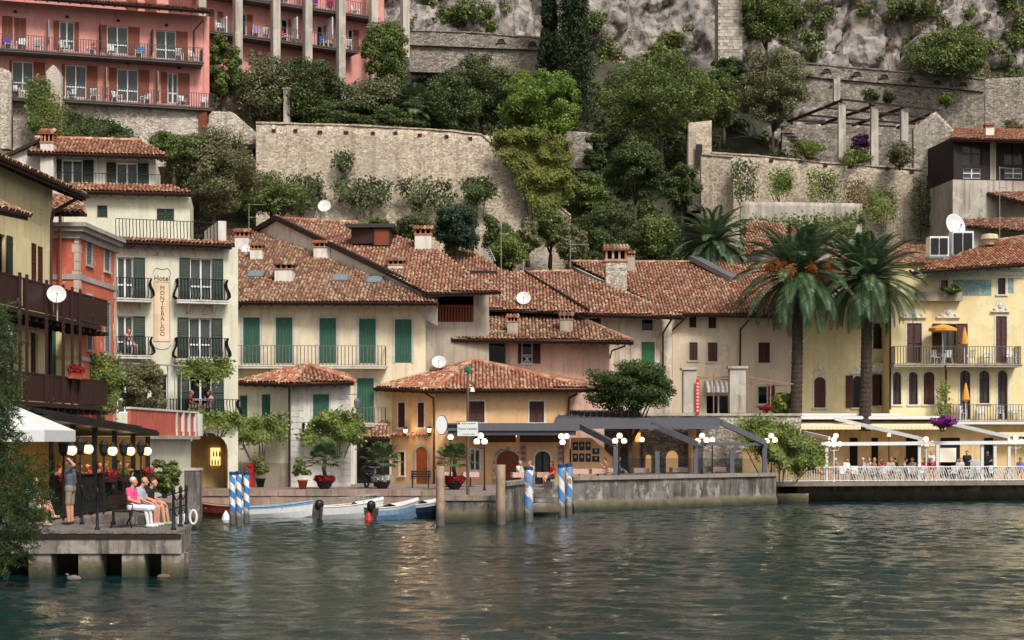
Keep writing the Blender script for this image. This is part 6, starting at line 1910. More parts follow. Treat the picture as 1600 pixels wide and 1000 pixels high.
for i, (pl_, lab) in enumerate((([(520, 285), (560, 278), (612, 285), (606, 318), (560, 326), (530, 310)], 'hanging green tuft left on the retaining wall'), ([(622, 280), (700, 282), (716, 318), (660, 332), (630, 318)], 'wide hanging green tuft in the middle of the retaining wall'), ([(722, 284), (760, 278), (776, 300), (738, 322)], 'small hanging tuft right on the retaining wall'), ([(522, 240), (548, 238), (552, 262), (528, 266)], 'lone small tuft high on the retaining wall'), ([(446, 278), (500, 274), (506, 322), (450, 326)], 'dark green tuft at the left foot of the retaining wall'))):
    creeper('wall_tuft', lab, pl_, 112.2, 1500 if i != 3 else 400, LF_DARK, 10 + i, 0.9, 0.2, group='tufts on the retaining wall')
for i, (pl_, mt, lab) in enumerate((([(1205, 272), (1235, 268), (1236, 300), (1208, 302)], LF_VINE, 'yellow green tuft left on the terrace wall'), ([(1262, 268), (1308, 270), (1310, 312), (1268, 312)], LF_MID, 'round green bush on the terrace wall'), ([(1316, 285), (1350, 280), (1362, 330), (1330, 335)], LF_DRY, 'dry brownish creeper on the terrace wall'), ([(1360, 296), (1400, 300), (1402, 340), (1362, 345)], LF_VINE, 'bright creeper in the middle of the terrace wall'), ([(1428, 275), (1448, 280), (1464, 345), (1432, 372), (1425, 330)], LF_DARK, 'long dark ivy trail on the terrace wall'), ([(1484, 296), (1500, 294), (1502, 318), (1486, 320)], LF_DARK, 'small dark ivy at the terrace wall right end'), ([(1145, 252), (1178, 258), (1178, 305), (1148, 305)], LF_DARK, 'dark citrus bush beside the stepped garden wall'))):
    creeper('wall_creeper', lab, pl_, 124.6 if i < 6 else 124.0, 1300, mt, 30 + i, 0.6, 0.18, group='plants on the terrace wall')
# clipped balls and bushes by the pergola
for x, y, w_, lab in ((1361, 150, 26, 'left clipped ball bush above the pergola'), (1389, 151, 24, 'right clipped ball bush above the pergola'), (1478, 155, 26, 'light bush on the road retaining wall')):
    bush('ball_bush', lab, x, y, w_, w_, 136.5, LF_DARK if x < 1400 else LF_VINE, x, n=900, size=0.16)
bush('weeping_shrub', 'grey green weeping shrub under the pergola right end', 1408, 240, 50, 46, 123.5, LF_OLIVE, 71, n=2500)
bush('bougainvillea', 'dark purple bougainvillea behind the pergola pillars', 1345, 228, 36, 44, 127.5, leaf('dull_purple', (0.06, 0.015, 0.06, 1), (0.14, 0.04, 0.13, 1)), 72, n=1500)
bush('low_shrub', 'light green plants behind the terrace wall at the first pillar', 1262, 232, 60, 34, 126.5, LF_VINE, 73, n=1500)
bush('low_shrub', 'light green plants behind the terrace wall between pillars', 1335, 246, 60, 30, 125.8, LF_VINE, 74, n=1500)
bush('red_leaved_shrub', 'reddish autumn shrub above the timber house', 1584, 196, 36, 22, 132, LF_DRY, 75, n=900)
# agaves
AG = leaf('agave_blade', (0.06, 0.085, 0.075, 1), (0.12, 0.15, 0.13, 1))
def agave(label, x, y, rpx, D, seed):
    c = at(x, y, D); r = rpx * D / F
    t = thing('agave_plant', label, 'agave', c, 0, 'agaves on the slope')
    rr = random.Random(seed)
    for i in range(18):
        a = i * 2.4; el = R(75 - 70 * i / 18)
        d = Vector((math.cos(a) * math.cos(el), math.sin(a) * math.cos(el), math.sin(el)))
        sd = d.cross(Vector((0, 0, 1))).normalized()
        L = r * rr.uniform(0.8, 1.1)
        m1 = d * L * 0.45; tip = d * L - Vector((0, 0, L * 0.2 * math.cos(el)))
        up = sd.cross(d) * 0.03
        MB().add([-sd * .07, sd * .07, m1 + sd * .1, m1 - sd * .1, tip, m1 - up * 1.5], [(0, 1, 2, 5), (0, 5, 3), (3, 5, 4), (5, 2, 4)]).build('blade', AG, t)
agave('large grey green agave at the stairs left of the pergola', 1172, 215, 30, 126.5, 1)
agave('small agave above the background palm', 1092, 330, 18, 119, 2)
# ---- palms
palm('date_palm', 'left tall date palm with orange fruit in front of the yellow hotel', 1243, 668, 428, 97.5, 108, 96, 5, 0.31, fruit=8, group='two tall date palms')
palm('date_palm', 'right tall date palm without much fruit in front of the yellow hotel', 1351, 668, 434, 97.5, 102, 90, 6, 0.31, fruit=False, group='two tall date palms')
palm('date_palm', 'palm crown behind the sand house roof, left of the tall palms', 1112, 430, 378, 112, 72, 60, 8, 0.3, fruit=False)
fan_palm('fan_palm', 'shaggy fan palm on top of the retaining wall', 648, 205, 158, 114.6, 34, 9, 40, True)
bush('palm_bush', 'low green palm bush beside the left palm trunk', 1222, 632, 46, 34, 98.5, LF_VINE, 80, n=1600, size=0.3)
# tree in front of the dirty white house and olive tree by the hotel
T('citrus_tree', 'round green tree behind the black restaurant awning', 985, 563, 648, 168, 89.5, leaf('citrus_leaves', (0.03, 0.06, 0.016, 1), (0.08, 0.125, 0.035, 1), (0.15, 0.18, 0.06, 1)), 50, 740, n=9000, size=0.16, k=50, csize=0.27, dpt=2.0, group='harbour trees')
T('olive_tree', 'dark olive tree in front of the painted hotel', 222, 560, 648, 92, 72, LF_OLIVE, 51, 690, n=6500, size=0.12, k=34, csize=0.3, dpt=1.2, group='harbour trees', tr=0.1)
creeper('grape_vine', 'grape vine trained under the peeling red house wall', [(132, 556), (186, 560), (190, 590), (178, 640), (136, 640)], 66.2, 3000, LF_VINE, 61, 0.6, 0.14)
creeper('grape_vine', 'grape vine under the right hotel balcony', [(282, 566), (356, 562), (362, 580), (330, 588), (284, 582)], 79.8, 1600, LF_VINE, 62, 0.5, 0.16)
creeper('grape_vine', 'grape vine along the lowest hotel balcony', [(288, 646), (374, 648), (376, 664), (300, 660)], 79.9, 1500, LF_VINE, 63, 0.5, 0.16)
creeper('grape_vine', 'vine spreading over the left side of the white quay house', [(364, 664), (400, 654), (446, 650), (446, 690), (432, 668), (420, 690), (372, 690)], 84.5, 2200, LF_VINE, 64, 0.7, 0.17)
creeper('grape_vine', 'vine covering the balcony of the white quay house', [(466, 690), (490, 660), (510, 644), (560, 650), (570, 672), (552, 690), (500, 680)], 83.8, 3200, LF_VINE, 65, 0.8, 0.17)
creeper('grape_vine', 'dense vine hanging over the white terrace fence', [(1150, 662), (1180, 656), (1235, 664), (1260, 690), (1285, 700), (1287, 724), (1250, 728), (1248, 745), (1235, 728), (1195, 715), (1165, 690)], 91.5, 9000, LF_VINE, 66, 1.0, 0.17)
bush('bougainvillea', 'bright purple bougainvillea on the white restaurant awning', 1474, 658, 42, 24, 94.5, LF_PURP, 67, n=1500, size=0.13)
bush('flowering_shrub', 'tall green shrub with red blossom beside the lantern pavilion', 258, 742, 48, 60, 62, LF_MID, 68, n=2500, size=0.13)
creeper('climbing_plant', 'narrow climber on the yellow hotel corner', [(1470, 600), (1478, 600), (1480, 650), (1470, 652)], 98.9, 500, LF_VINE, 69, 0.3, 0.14)
bush('roof_terrace_plants', 'green plants in the roof planter of the yellow hotel', 1488, 450, 34, 14, 98.8, LF_VINE, 70, n=500)
# near feathery tamarisk at the left edge
def tamarisk():
    t = thing('tamarisk_tree', 'soft feathery green tree hanging over the water at the left edge', 'tree', at(-30, 905, 39), 0)
    rr = random.Random(8); V = []
    base = Vector((0, 0, 0))
    mb = MB(); mb.tube([(-0.3, 0, -0.3), (-0.1, 0, 1.6), (0.2, 0.1, 3.2), (0.3, 0, 5.2)], [0.16, 0.13, 0.1, 0.04], 8)
    c0 = at(-30, 905, 39)
    for i in range(1000):
        py = rr.uniform(480, 880)
        lim = 8 if py < 690 else 10 + 60 * math.exp(-((py - 775) / 75) ** 2)
        px = rr.uniform(-70, lim)
        e = at(px, py, 39 + rr.uniform(-0.6, 0.8)) - c0
        s = Vector((0.1, 0, e.z * 0.75 + 0.5))
        if i % 9 == 0: mb.tube([s, s.lerp(e, 0.5) + Vector((0, 0, .15)), e], [0.03, 0.018, 0.006], 5)
        dr = Vector((rr.gauss(0.5, 0.5), rr.gauss(0, 0.5), rr.gauss(-0.25, 0.5))).normalized()
        L = rr.uniform(0.35, 0.7)
        for j in range(46):
            p = e + dr * L * (j / 46)
            q = (dr * 0.8 + Vector((rr.gauss(0, 1), rr.gauss(0, 1), rr.gauss(-.1, 1))) * 0.9).normalized() * rr.uniform(0.06, 0.16)
            sd = q.cross(Vector((0, 1, 0.2))).normalized() * 0.007
            V.append((p - sd, p + q * .5 - sd * 1.2, p + q, p + q * .5 + sd * 1.2))
    mesh_obj('fronds', np_mesh('fronds', np.array(V, dtype=np.float32).reshape(-1, 3), np.arange(len(V) * 4).reshape(-1, 4), leaf('feathery_green', (0.022, 0.042, 0.014, 1), (0.07, 0.105, 0.03, 1), (0.12, 0.16, 0.055, 1), trans=0.3)), t)
    mb.build('trunk', BARK, t, smooth=True)
tamarisk()
creeper('wall_creeper', 'dark ivy along the foot of the whitewashed wall', [(1156, 345), (1250, 340), (1352, 335), (1356, 372), (1160, 376)], 120.6, 3500, LF_MID, 97, 0.7, 0.2)
# ================================================================== HARBOUR THINGS
WOODG = plain('weathered_plank', rgb((122, 116, 110)), 0.9, var=0.3, scale=4, bmp=0.4)
# ---- jetty
JZ, J0, J1 = 1.2, 42.3, 45.6
jt = thing('jetty', 'concrete jetty on stout piers with a grey plank deck, lower left', 'jetty', (X(20, J0), J0, 0), 0)
jw = X(283, J0) - X(20, J0)
JC = concrete('jetty_concrete', rgb((150, 140, 128)), 0.42)
MB().box(-6, jw, 0.0, 0.45, 0.62, 1.12).build('edge_beam', JC, jt)
MB().slab([(jw - .42, .455), (jw - .03, .455), (jw - .38, J1 - J0), (jw - .8, J1 - J0)], 0.62, 1.118).build('edge_beam', JC, jt)
MB().box(-6, jw - 0.82, 0.46, J1 - J0 - 0.02, 0.8, 1.1).build('deck_frame', DARKW, jt)
MB().box(-6, jw - 0.3, 1.6, 1.8, -0.8, 0.79).build('inner_wall', CONC, jt)
for px in (-60, 62, 140, 208, 270):
    u = X(px, J0) - X(20, J0)
    MB().box(u - 0.3, u + 0.27, 0.06, 0.7, -1.0, 0.615).build('pier', JC, jt)
k = int((jw + 6) / 0.15)
for i in range(k):
    u = -6 + i * 0.15
    MB().box(u + 0.005, u + 0.145, -0.06, min(J1 - J0, (jw - u - .1) * 8.5 + .3), 1.125 + 0.006 * (i % 3), JZ + 0.004 * ((i * 7) % 4)).build('plank', WOODG, jt)
MB().box(-6, jw, -0.04, -0.003, 1.0, 1.12).build('rub_rail', DARKW, jt)
# railing posts with chains
def chain_post(label, x, y, z=JZ):
    t = thing('railing_post', label, 'post', (x, y, z), 0, 'iron chain posts of the jetty')
    MB().lathe([(0.07, 0), (0.07, 0.05), (0.038, 0.09), (0.034, 0.9), (0.05, 0.93), (0.05, 0.97), (0.055, 1.02), (0.03, 1.08), (0.004, 1.1)], n=10).build('shaft', IRON, t, smooth=True)
    return Vector((x, y, z))
pp = [chain_post('iron chain post at the jetty edge beside the standing man', X(152, 42.6), 42.6), chain_post('iron chain post at the front right corner of the jetty', X(271, 42.6), 42.6),
      chain_post('iron chain post at the right edge behind the corner post', X(282, 44.2), 44.2), chain_post('iron chain post at the far right corner of the jetty', X(291, 45.4), 45.4),
      chain_post('iron chain post behind the seated woman', X(177, 45.4), 45.4), chain_post('iron chain post behind the standing man', X(128, 45.4), 45.4)]
for n_, (a, b) in enumerate(((1, 2), (2, 3), (3, 4), (4, 5), (0, 5))):
    pa, pb = pp[a], pp[b]
    o = MB()
    for h in (0.95, 0.55):
        o.tube([pa.lerp(pb, i / 10) + Vector((0, 0, h - 0.22 * math.sin(PI * i / 10))) for i in range(11)], 0.018, 5)
    o = o.build('railing_chain', IRON)
    tag(o, ['chain between the two right corner posts of the jetty', 'chain along the right end of the jetty', 'chain behind the bench with three people', 'chain behind the seated woman', 'chain at the left behind the standing man'][n_], 'chain', 'chains of the jetty railing')
# ---- iron benches
def bench(label, loc, rz, L=1.6, group='cast iron benches'):
    t = thing('iron_bench', label, 'bench', loc, rz, group)
    for s_ in (-1, 1):
        x = s_ * (L / 2 - 0.1)
        mb = MB()
        mb.tube([(x, -0.26, 0), (x, -0.2, 0.2), (x, -0.27, 0.44)], 0.022, 6); mb.tube([(x, 0.3, 0), (x, 0.2, 0.22), (x, 0.22, 0.44), (x, 0.34, 0.86)], 0.022, 6)
        mb.tube([(x, -0.27, 0.44), (x, 0.22, 0.44)], 0.02, 6); mb.tube([(x, -0.25, 0.44), (x, -0.28, 0.62), (x, 0.0, 0.66), (x, 0.26, 0.64)], 0.018, 6)
        mb.build('leg', IRON, t)
    for i in range(5): MB().box(-L / 2, L / 2, -0.25 + i * 0.1, -0.17 + i * 0.1, 0.445, 0.47).build('seat_slat', DARKW, t)
    for i in range(3): MB().bar((-L / 2, 0.25 + 0.04 * i, 0.56 + 0.12 * i), (L / 2, 0.25 + 0.04 * i, 0.56 + 0.12 * i), 0.025, 0.09).build('back_slat', DARKW, t)
    return t
bench('iron bench with three people at the jetty edge', (X(203, 44.3), 44.3, JZ), R(90), 2.0)
bench('iron bench at the far left of the jetty', (X(48, 44.8), 44.8, JZ), R(80), 1.6)
bench('iron bench in front of the apricot house', (X(657, 83), 83, QZ), R(0), 1.0)
# ---- lantern pavilion
PV = Bld('lantern_pavilion', 'black iron restaurant pavilion hung with lanterns beside the jetty', 'pavilion', (80, 49.3), (232, 60.6))
PF_ = plain('pavilion_iron', (0.02, 0.018, 0.017, 1), 0.6, metal=0.2)
zl, zr = PV.uz(85, 658)[1], PV.uz(231, 682)[1]
for px in (81, 114, 148, 179, 208, 231):
    u = PV.uz(px, 720)[0]
    f = u / PV.W
    MB().box(u - 0.07, u + 0.07, -0.07, 0.07, 0, zl + (zr - zl) * f).build('post', PF_, PV.e)
rf = MB().prism([(-1, zl + .02), (PV.W + 0.2, zr + .02), (PV.W + 0.2, zr + 0.16), (-1, zl + 0.16)], -0.35, 4.2)
rf = rf.build('roof', PF_, PV.e)
fb = MB()
for i in range(24):
    u = -0.6 + i * (PV.W + 0.6) / 23; z = zl + (zr - zl) * u / PV.W + 0.161
    fb.bar((u, -0.33, z), (u, 1.2, z + 0.3), 0.05, 0.12)
fb.build('roof_ribs', PF_, rf)
MB().prism([(-1, zl + .3), (PV.W + 0.2, zr + .3), (PV.W + 0.2, zr + 0.38), (-1, zl + 0.38)], 0.3, 4.2).build('upper_roof', PF_, rf)
zr_ = PV.uz(160, 738)[1]
rb = MB().box(0, PV.W, -0.05, 0.03, zr_ - 0.05, zr_).box(0, PV.W, -0.03, 0.02, 0.1, 0.16)
for i in range(90): rb.box(PV.W * i / 90, PV.W * i / 90 + 0.025, -0.02, 0.01, 0.16, zr_ - 0.05)
for i in range(18):
    u = PV.W * (i + 0.5) / 18
    rb.tube([(u + 0.24 * math.cos(a * PI / 6), -0.03, zr_ * 0.55 + 0.24 * math.sin(a * PI / 6)) for a in range(13)], 0.012, 4)
rb.build('railing', PF_, PV.e)
YW = plaster('warm_yellow_wall', rgb((224, 188, 116)), amount=0.3)
MB().box(-1, PV.W, 3.6, 3.8, 0, zl).build('back_wall', YW, PV.e)
MB().box(PV.W + 0.1, PV.W + 0.2, 0.1, 3.59, 0, zr).build('end_wall', YW, PV.e)
MB().box(-1, PV.W, 0.08, 3.59, -0.05, 0.3).build('floor', DARKW, PV.e)
FLW = []
for n_, px in enumerate((95, 166, 185, 224)):
    u = PV.uz(px, 745)[0]
    c = wm(PV.e) @ Vector((u, -0.14, zr_ - 0.12))
    t = thing('flower_box', ['red flower box at the left end of the pavilion rail', 'red flower box in the middle of the pavilion rail', 'green plant box beside the middle red flower box', 'red flower box at the right end of the pavilion rail'][n_], 'flower box', c, PV.rz, 'flower boxes on the pavilion rail')
    MB().box(-0.4, 0.4, -0.12, 0.08, -0.2, 0).build('box', BROWNW, t)
    P, nn = blob_points([(i * 0.2 - 0.4, -0.02, 0.06, 0.17) for i in range(5)], 420, n_)
    mesh_obj('flowers', leaf_mesh('flowers', P, nn, 0.07, LF_MID if n_ == 2 else LF_RED, n_), t)['kind'] = 'stuff'
def lamp_light(par, p, watts):
    l = bpy.data.lights.new('lamp_light', 'POINT'); l.energy = watts; l.color = (1.0, 0.72, 0.4); l.shadow_soft_size = 0.15
    o = bpy.data.objects.new('lamp_light', l); COL.objects.link(o); o.parent = par; o.location = p
GLOBE = glow('lamp_globe', (1.0, 0.66, 0.26, 1), 0.9)
GLOBEW = glow('white_lamp_globe', (1.0, 0.8, 0.5, 1), 0.8)
for n_, (xd, xg, y) in enumerate(((99, 112, 706), (125, 138, 704), (162, 176, 707), (193, 204, 707), (220, 230, 707))):
    u = PV.uz(xd, y, 0.45)[0]; z = PV.uz(xd, y, 0.45)[1]; ug = PV.uz(xg, y, 0.45)[0]
    c = wm(PV.e) @ Vector((u, -0.45, 0))
    t = thing('pavilion_lamp', '%s lantern post from the left along the pavilion front' % ['first', 'second', 'third', 'fourth', 'fifth'][n_], 'lamp', c, PV.rz, 'lanterns of the pavilion')
    MB().tube([(0, 0, 0), (0, 0, z + 0.05)], 0.035, 6).tube([(0, 0, z - 0.1), (ug - u, 0, z - 0.12)], 0.02, 5).build('post', PF_, t)
    MB().lathe([(0.05, -0.12), (0.13, 0.0), (0.15, 0.22), (0.17, 0.25), (0.06, 0.38), (0.01, 0.46)], (0, 0, z), 6).build('lantern_head', PF_, t)
    MB().ball((ug - u, 0, z + 0.04), 0.16, 12, 8).build('globe', GLOBE, t, smooth=True)
    MB().lathe([(0.12, 0.17), (0.1, 0.24), (0.02, 0.34)], (ug - u, 0, z), 8).build('hood', PF_, t)
    lamp_light(t, (ug - u, 0.7, z - 0.1), 10)
# ---- parasol and street lantern at the left edge
CANV = plain('white_canvas', (0.72, 0.71, 0.68, 1), 0.85, var=0.1)
c = at(5, 680, 47); t = thing('market_parasol', 'large white square parasol at the left edge', 'parasol', (c.x, 47, QZ), 0)
z0, z1, hw = Z(672, 46) - QZ, Z(640, 47) - QZ + 0.25, 1.62
MB().add([(-hw, -hw, z0), (hw, -hw, z0), (hw, hw, z0), (-hw, hw, z0), (0, 0, z1), (-hw, -hw, z0 - .32), (hw, -hw, z0 - .32), (hw, hw, z0 - .32), (-hw, hw, z0 - .32)], [(0, 1, 4), (1, 2, 4), (2, 3, 4), (3, 0, 4), (5, 6, 1, 0), (6, 7, 2, 1), (7, 8, 3, 2), (8, 5, 0, 3)]).build('canopy', CANV, t)
MB().tube([(0, 0, 0), (0, 0, z1)], 0.03, 8).build('pole', GREYMET, t)
rb = MB()
for a, b in ((-1, -1), (1, -1), (1, 1), (-1, 1)): rb.bar((0, 0, z1 - 0.05), (a * hw * .98, b * hw * .98, z0 - .03), 0.03, 0.03)
rb.build('ribs', GREYMET, t)
c = at(13, 700, 45.5); t = thing('street_lantern', 'grey iron lantern post behind the feathery tree', 'lamp post', (c.x, 45.5, JZ), 0)
h = Z(520, 45.5) - JZ
MB().lathe([(0.1, 0), (0.08, 0.3), (0.045, 0.5), (0.04, h - 0.6)], n=8).build('post', GREYMET, t)
MB().lathe([(0.05, h - 0.62), (0.15, h - 0.5), (0.2, h - 0.1), (0.24, h - 0.06), (0.1, h + 0.1), (0.02, h + 0.25)], n=8).build('lantern_head', GREYMET, t)
# ---- stone pillar at the harbour mouth with tyre
t = thing('stone_pillar', 'dark stained square stone pillar with a white tyre fender at the harbour mouth', 'pillar', (X(302, 66), 66, 0), 0)
MB().box(-0.3, 0.3, -0.3, 0.3, -0.8, Z(735, 66)).build('shaft', CONC, t)
MB().box(-0.33, 0.33, -0.33, 0.33, Z(735, 66) + .002, Z(735, 66) + .1).build('cap', PALEPL, t)
def ring(label, x, y, D, r):
    o = MB().tube([(math.cos(2 * PI * i / 16) * r * 0.5, 0, math.sin(2 * PI * i / 16) * r) for i in range(17)], 0.05, 6, cap=False).build('tyre_fender', PLASTIC)
    o.location = at(x, y, D); tag(o, label, 'fender', 'white tyre fenders')
ring('white tyre fender on the dark stone pillar', 302, 808, 65.4, 0.27); ring('white tyre fender at the far corner of the jetty', 283, 812, 46.0, 0.2)
# ---- mooring poles
def stripe_mat(name, c1, c2, pitch, worn=0.5):
    m, t, b = newmat(name)
    tc = t.nodes.new('ShaderNodeTexCoord'); sp = N(t, 'ShaderNodeSeparateXYZ', Vector=tc.outputs['Object'])
    at_ = N(t, 'ShaderNodeMath', _operation='ARCTAN2', i0=sp.outputs[1], i1=sp.outputs[0])
    a = N(t, 'ShaderNodeMath', _operation='MULTIPLY_ADD', i0=at_.outputs[0], i1=1 / (2 * PI), i2=0.5)
    s = N(t, 'ShaderNodeMath', _operation='MULTIPLY_ADD', i0=sp.outputs[2], i1=1 / pitch, i2=a.outputs[0])
    fr = N(t, 'ShaderNodeMath', _operation='FRACT', i0=s.outputs[0])
    col = ramp(t, fr.outputs[0], [(0.5, c1), (0.52, c2)])
    worn_f = ramp(t, noi(t, pos(t, 1, 1, 0.6), 4.5, 8, 0.7), [(worn, g(0)), (worn + .04, g(1))])
    col = mix(t, worn_f, col, rgb((150, 130, 110)))
    low = ramp(t, sp.outputs[2], [(0.35, g(1)), (0.75, g(0))])
    col = mix(t, low, col, rgb((92, 86, 78)))
    t.links.new(col, b.inputs['Base Color']); b.inputs['Roughness'].default_value = 0.7
    bump(t, b, worn_f, 0.4, 0.01)
    return m
STR = stripe_mat('blue_white_stripes', rgb((60, 120, 178)), rgb((226, 226, 222)), 0.62, 0.68)
STRW = stripe_mat('worn_blue_stripes', rgb((72, 132, 188)), rgb((216, 214, 208)), 1.1, 0.52)
WOODP = stripe_mat('worn_wood_post', rgb((166, 140, 112)), rgb((150, 128, 106)), 3.0, 0.5)
CAPB = plain('blue_cap', rgb((38, 62, 104)), 0.5)
for n_, (px, yb, yt, rp, mt, lab, grp) in enumerate(((363, 818, 739, 4.6, STR, 'left of three thin blue and white striped mooring poles', 1), (373, 822, 738, 4.8, STR, 'middle of three thin blue and white striped mooring poles', 1), (385, 817, 738, 4.6, STR, 'right of three thin blue and white striped mooring poles', 1),
        (688, 821, 728, 7, WOODP, 'worn wooden mooring post at the left corner of the pier head', 2), (782, 819, 726, 7.5, WOODP, 'worn wooden mooring post at the right corner of the pier head', 2), (826, 815, 731, 7, STRW, 'thick flaking blue and white pole left of the landing steps', 3), (877, 805, 727, 5.5, STRW, 'left of two flaking blue poles right of the landing steps', 3), (889, 804, 726, 5.5, STRW, 'right of two flaking blue poles right of the landing steps', 3))):
    D = Dw(yb); r = rp * D / F; h = Z(yt, D); x = X(px, D)
    t = thing('mooring_pole', lab, 'pole', (x, D, 0), R(n_ * 50), ['', 'thin striped poles', 'worn wooden posts', 'flaking blue poles'][grp])
    rr = random.Random(n_)
    MB().tube([(0.02 * rr.uniform(-1, 1), 0, z) for z in (-1, 0, h * 0.4, h * 0.75, h)], [r * 1.05, r * 1.05, r, r * .97, r * .95], 14).build('shaft', mt, t, smooth=True)
    if grp != 2: MB().lathe([(r * 1.08, 0), (r * 1.08, 0.1), (r * .9, 0.14)], (0, 0, h - 0.08), 14).build('cap', CAPB, t)
# ---- boats
def boat(label, x, D, L, B, H, rz, hull, band, inner, deck=0.0, motor=None, rail=False, thwarts=2, cover=None):
    t = thing('moored_boat', label, 'boat', (X(x, D), D, 0.0), R(rz), 'small boats moored at the quay')
    n = 14; V = []; Fc = []; M = []
    def sec(f, sh):
        w_ = B / 2 * min(1, (1.02 - f) ** 0.6 * 1.35) * (0.86 + 0.14 * math.sin(PI * min(1, f + 0.3))) - sh
        sheer = H * (0.78 + 0.42 * f * f)
        kz = -0.12 + 0.30 * max(0, f - 0.7) ** 1.5 * 3 + sh
        xx = -L / 2 + L * f + 0.18 * L * 0.0
        return [(xx, 0, kz), (xx, w_ * 0.62, kz + 0.06), (xx + .02 * f, w_ * 0.9, kz + (sheer - kz) * 0.5), (xx + .05 * f, w_ * 0.97, sheer * 0.8), (xx + .07 * f, w_, sheer)]
    mb = MB()
    for inn in (0, 1):
        sh = 0.035 * inn
        rows = []
        for i in range(n + 1):
            s_ = sec(i / n, sh)
            rows.append([(p[0], -max(p[1], .004), p[2]) for p in s_[::-1]] + [(p[0], max(p[1], .004), p[2]) for p in s_[1:]])
        b0 = len(mb.v)
        for r_ in rows: mb.v.extend(r_)
        k = 9
        for i in range(n):
            for j in range(k - 1):
                q = (b0 + i * k + j, b0 + i * k + j + 1, b0 + (i + 1) * k + j + 1, b0 + (i + 1) * k + j)
                mb.f.append(q if not inn else q[::-1]); mb.m.append((1 if j in (0, k - 2) else 0) if not inn else 2)
        mb.f.append(tuple(b0 + j for j in range(k))[::-1]); mb.m.append(2 if inn else 0)
    mb.build('hull', [hull, band, inner], t, smooth=False)
    for s_ in (-1, 1):
        MB().tube([(p[0], s_ * max(p[1], .01), p[2] + 0.01) for p in (sec(i / n, 0)[4] for i in range(n + 1))], 0.03, 6).build('gunwale', band, t)
    for i in range(thwarts):
        f = 0.25 + 0.28 * i; p = sec(f, 0.04)[4]
        MB().box(p[0] - 0.12, p[0] + 0.12, -p[1], p[1], p[2] - 0.16, p[2] - 0.12).build('thwart', TIMBER if not motor else inner, t)
    if deck:
        d0 = 1 - deck; vs = []
        for i in range(9):
            p = sec(d0 + (1 - d0) * i / 8, 0)[4]
            vs += [(p[0], -max(p[1], .005), p[2] + .012), (p[0], 0, p[2] + 0.12), (p[0], max(p[1], .005), p[2] + .012)]
        MB().add(vs, [f for i in range(8) for f in ((3 * i, 3 * i + 1, 3 * i + 4, 3 * i + 3), (3 * i + 1, 3 * i + 2, 3 * i + 5, 3 * i + 4))]).build('foredeck', cover or PLASTIC, t)
    if motor:
        p = sec(0, 0)[4]; x0 = p[0] + 0.1
        MB().lathe([(0.11, 0), (0.16, 0.08), (0.17, 0.3), (0.12, 0.42), (0.03, 0.46)], (x0 - 0.1, 0, p[2] - 0.14), 10, sx=1.25).build('outboard_motor', motor, t, smooth=True)
        MB().box(x0 - 0.13, x0 - 0.03, -0.05, 0.05, -0.35, p[2] - 0.1).build('motor_leg', motor, t)
    if rail:
        rb = MB(); pts = []
        for f in (0.35, 0.5, 0.65, 0.8, 0.93):
            p = sec(f, 0.03)[4]; pts.append(p)
        for s_ in (-1, 1):
            rb.tube([(p[0], s_ * p[1], p[2] + 0.32) for p in pts], 0.014, 5)
            for p in pts: rb.tube([(p[0], s_ * p[1], p[2]), (p[0], s_ * p[1], p[2] + 0.32)], 0.012, 5)
        rb.build('deck_rail', GALV, t)
    return t
BW, BB, BN, BR = plain('boat_white', (0.68, 0.68, 0.66, 1), 0.35, var=0.12), plain('boat_blue', rgb((128, 160, 186)), 0.4), plain('boat_navy', rgb((42, 52, 76)), 0.35), plain('boat_red_brown', rgb((112, 52, 42)), 0.5)
BI = plain('boat_inside', rgb((170, 150, 128)), 0.7)
MOT, MOTW = plain('black_motor', (0.015, 0.015, 0.017, 1), 0.3), plain('white_motor', (0.6, 0.6, 0.6, 1), 0.35)
boat('white rowing boat with a light blue gunwale behind the striped poles', 432, 75.5, 3.2, 1.2, 0.62, 12, BW, BB, BI)
boat('white motor boat with a chrome rail and black outboard', 548, 74.5, 2.9, 1.3, 0.7, 22, BW, BW, BI, 0.45, MOT, True, 1)
boat('light blue boat with a white foredeck beside the red buoy', 616, 74.0, 2.5, 1.2, 0.68, 40, BB, BW, BI, 0.6, MOT, False, 1)
boat('navy blue boat with white cover tucked behind the pier head', 664, 75.5, 2.6, 1.3, 0.75, 30, BN, BW, BI, 0.55, None, False, 1)
boat('red brown boat with a white outboard left of the striped poles', 334, 76.5, 2.6, 1.2, 0.6, 165, BR, BR, BI, 0, MOTW, False, 2)
for x, y, D, mt, lab in ((576, 806, 73.2, plain('buoy_red', rgb((190, 48, 36)), 0.5), 'red cone shaped buoy beside the light blue boat'), (353, 804, 73.5, PLASTIC, 'white round buoy beside the red brown boat')):
    o = MB().lathe([(0.16, -0.15), (0.2, 0.0), (0.14, 0.2), (0.05, 0.36), (0.02, 0.4)], (0, 0, 0), 12).build('mooring_buoy', mt); o.location = (X(x, D), D, 0.0); tag(o, lab, 'buoy')
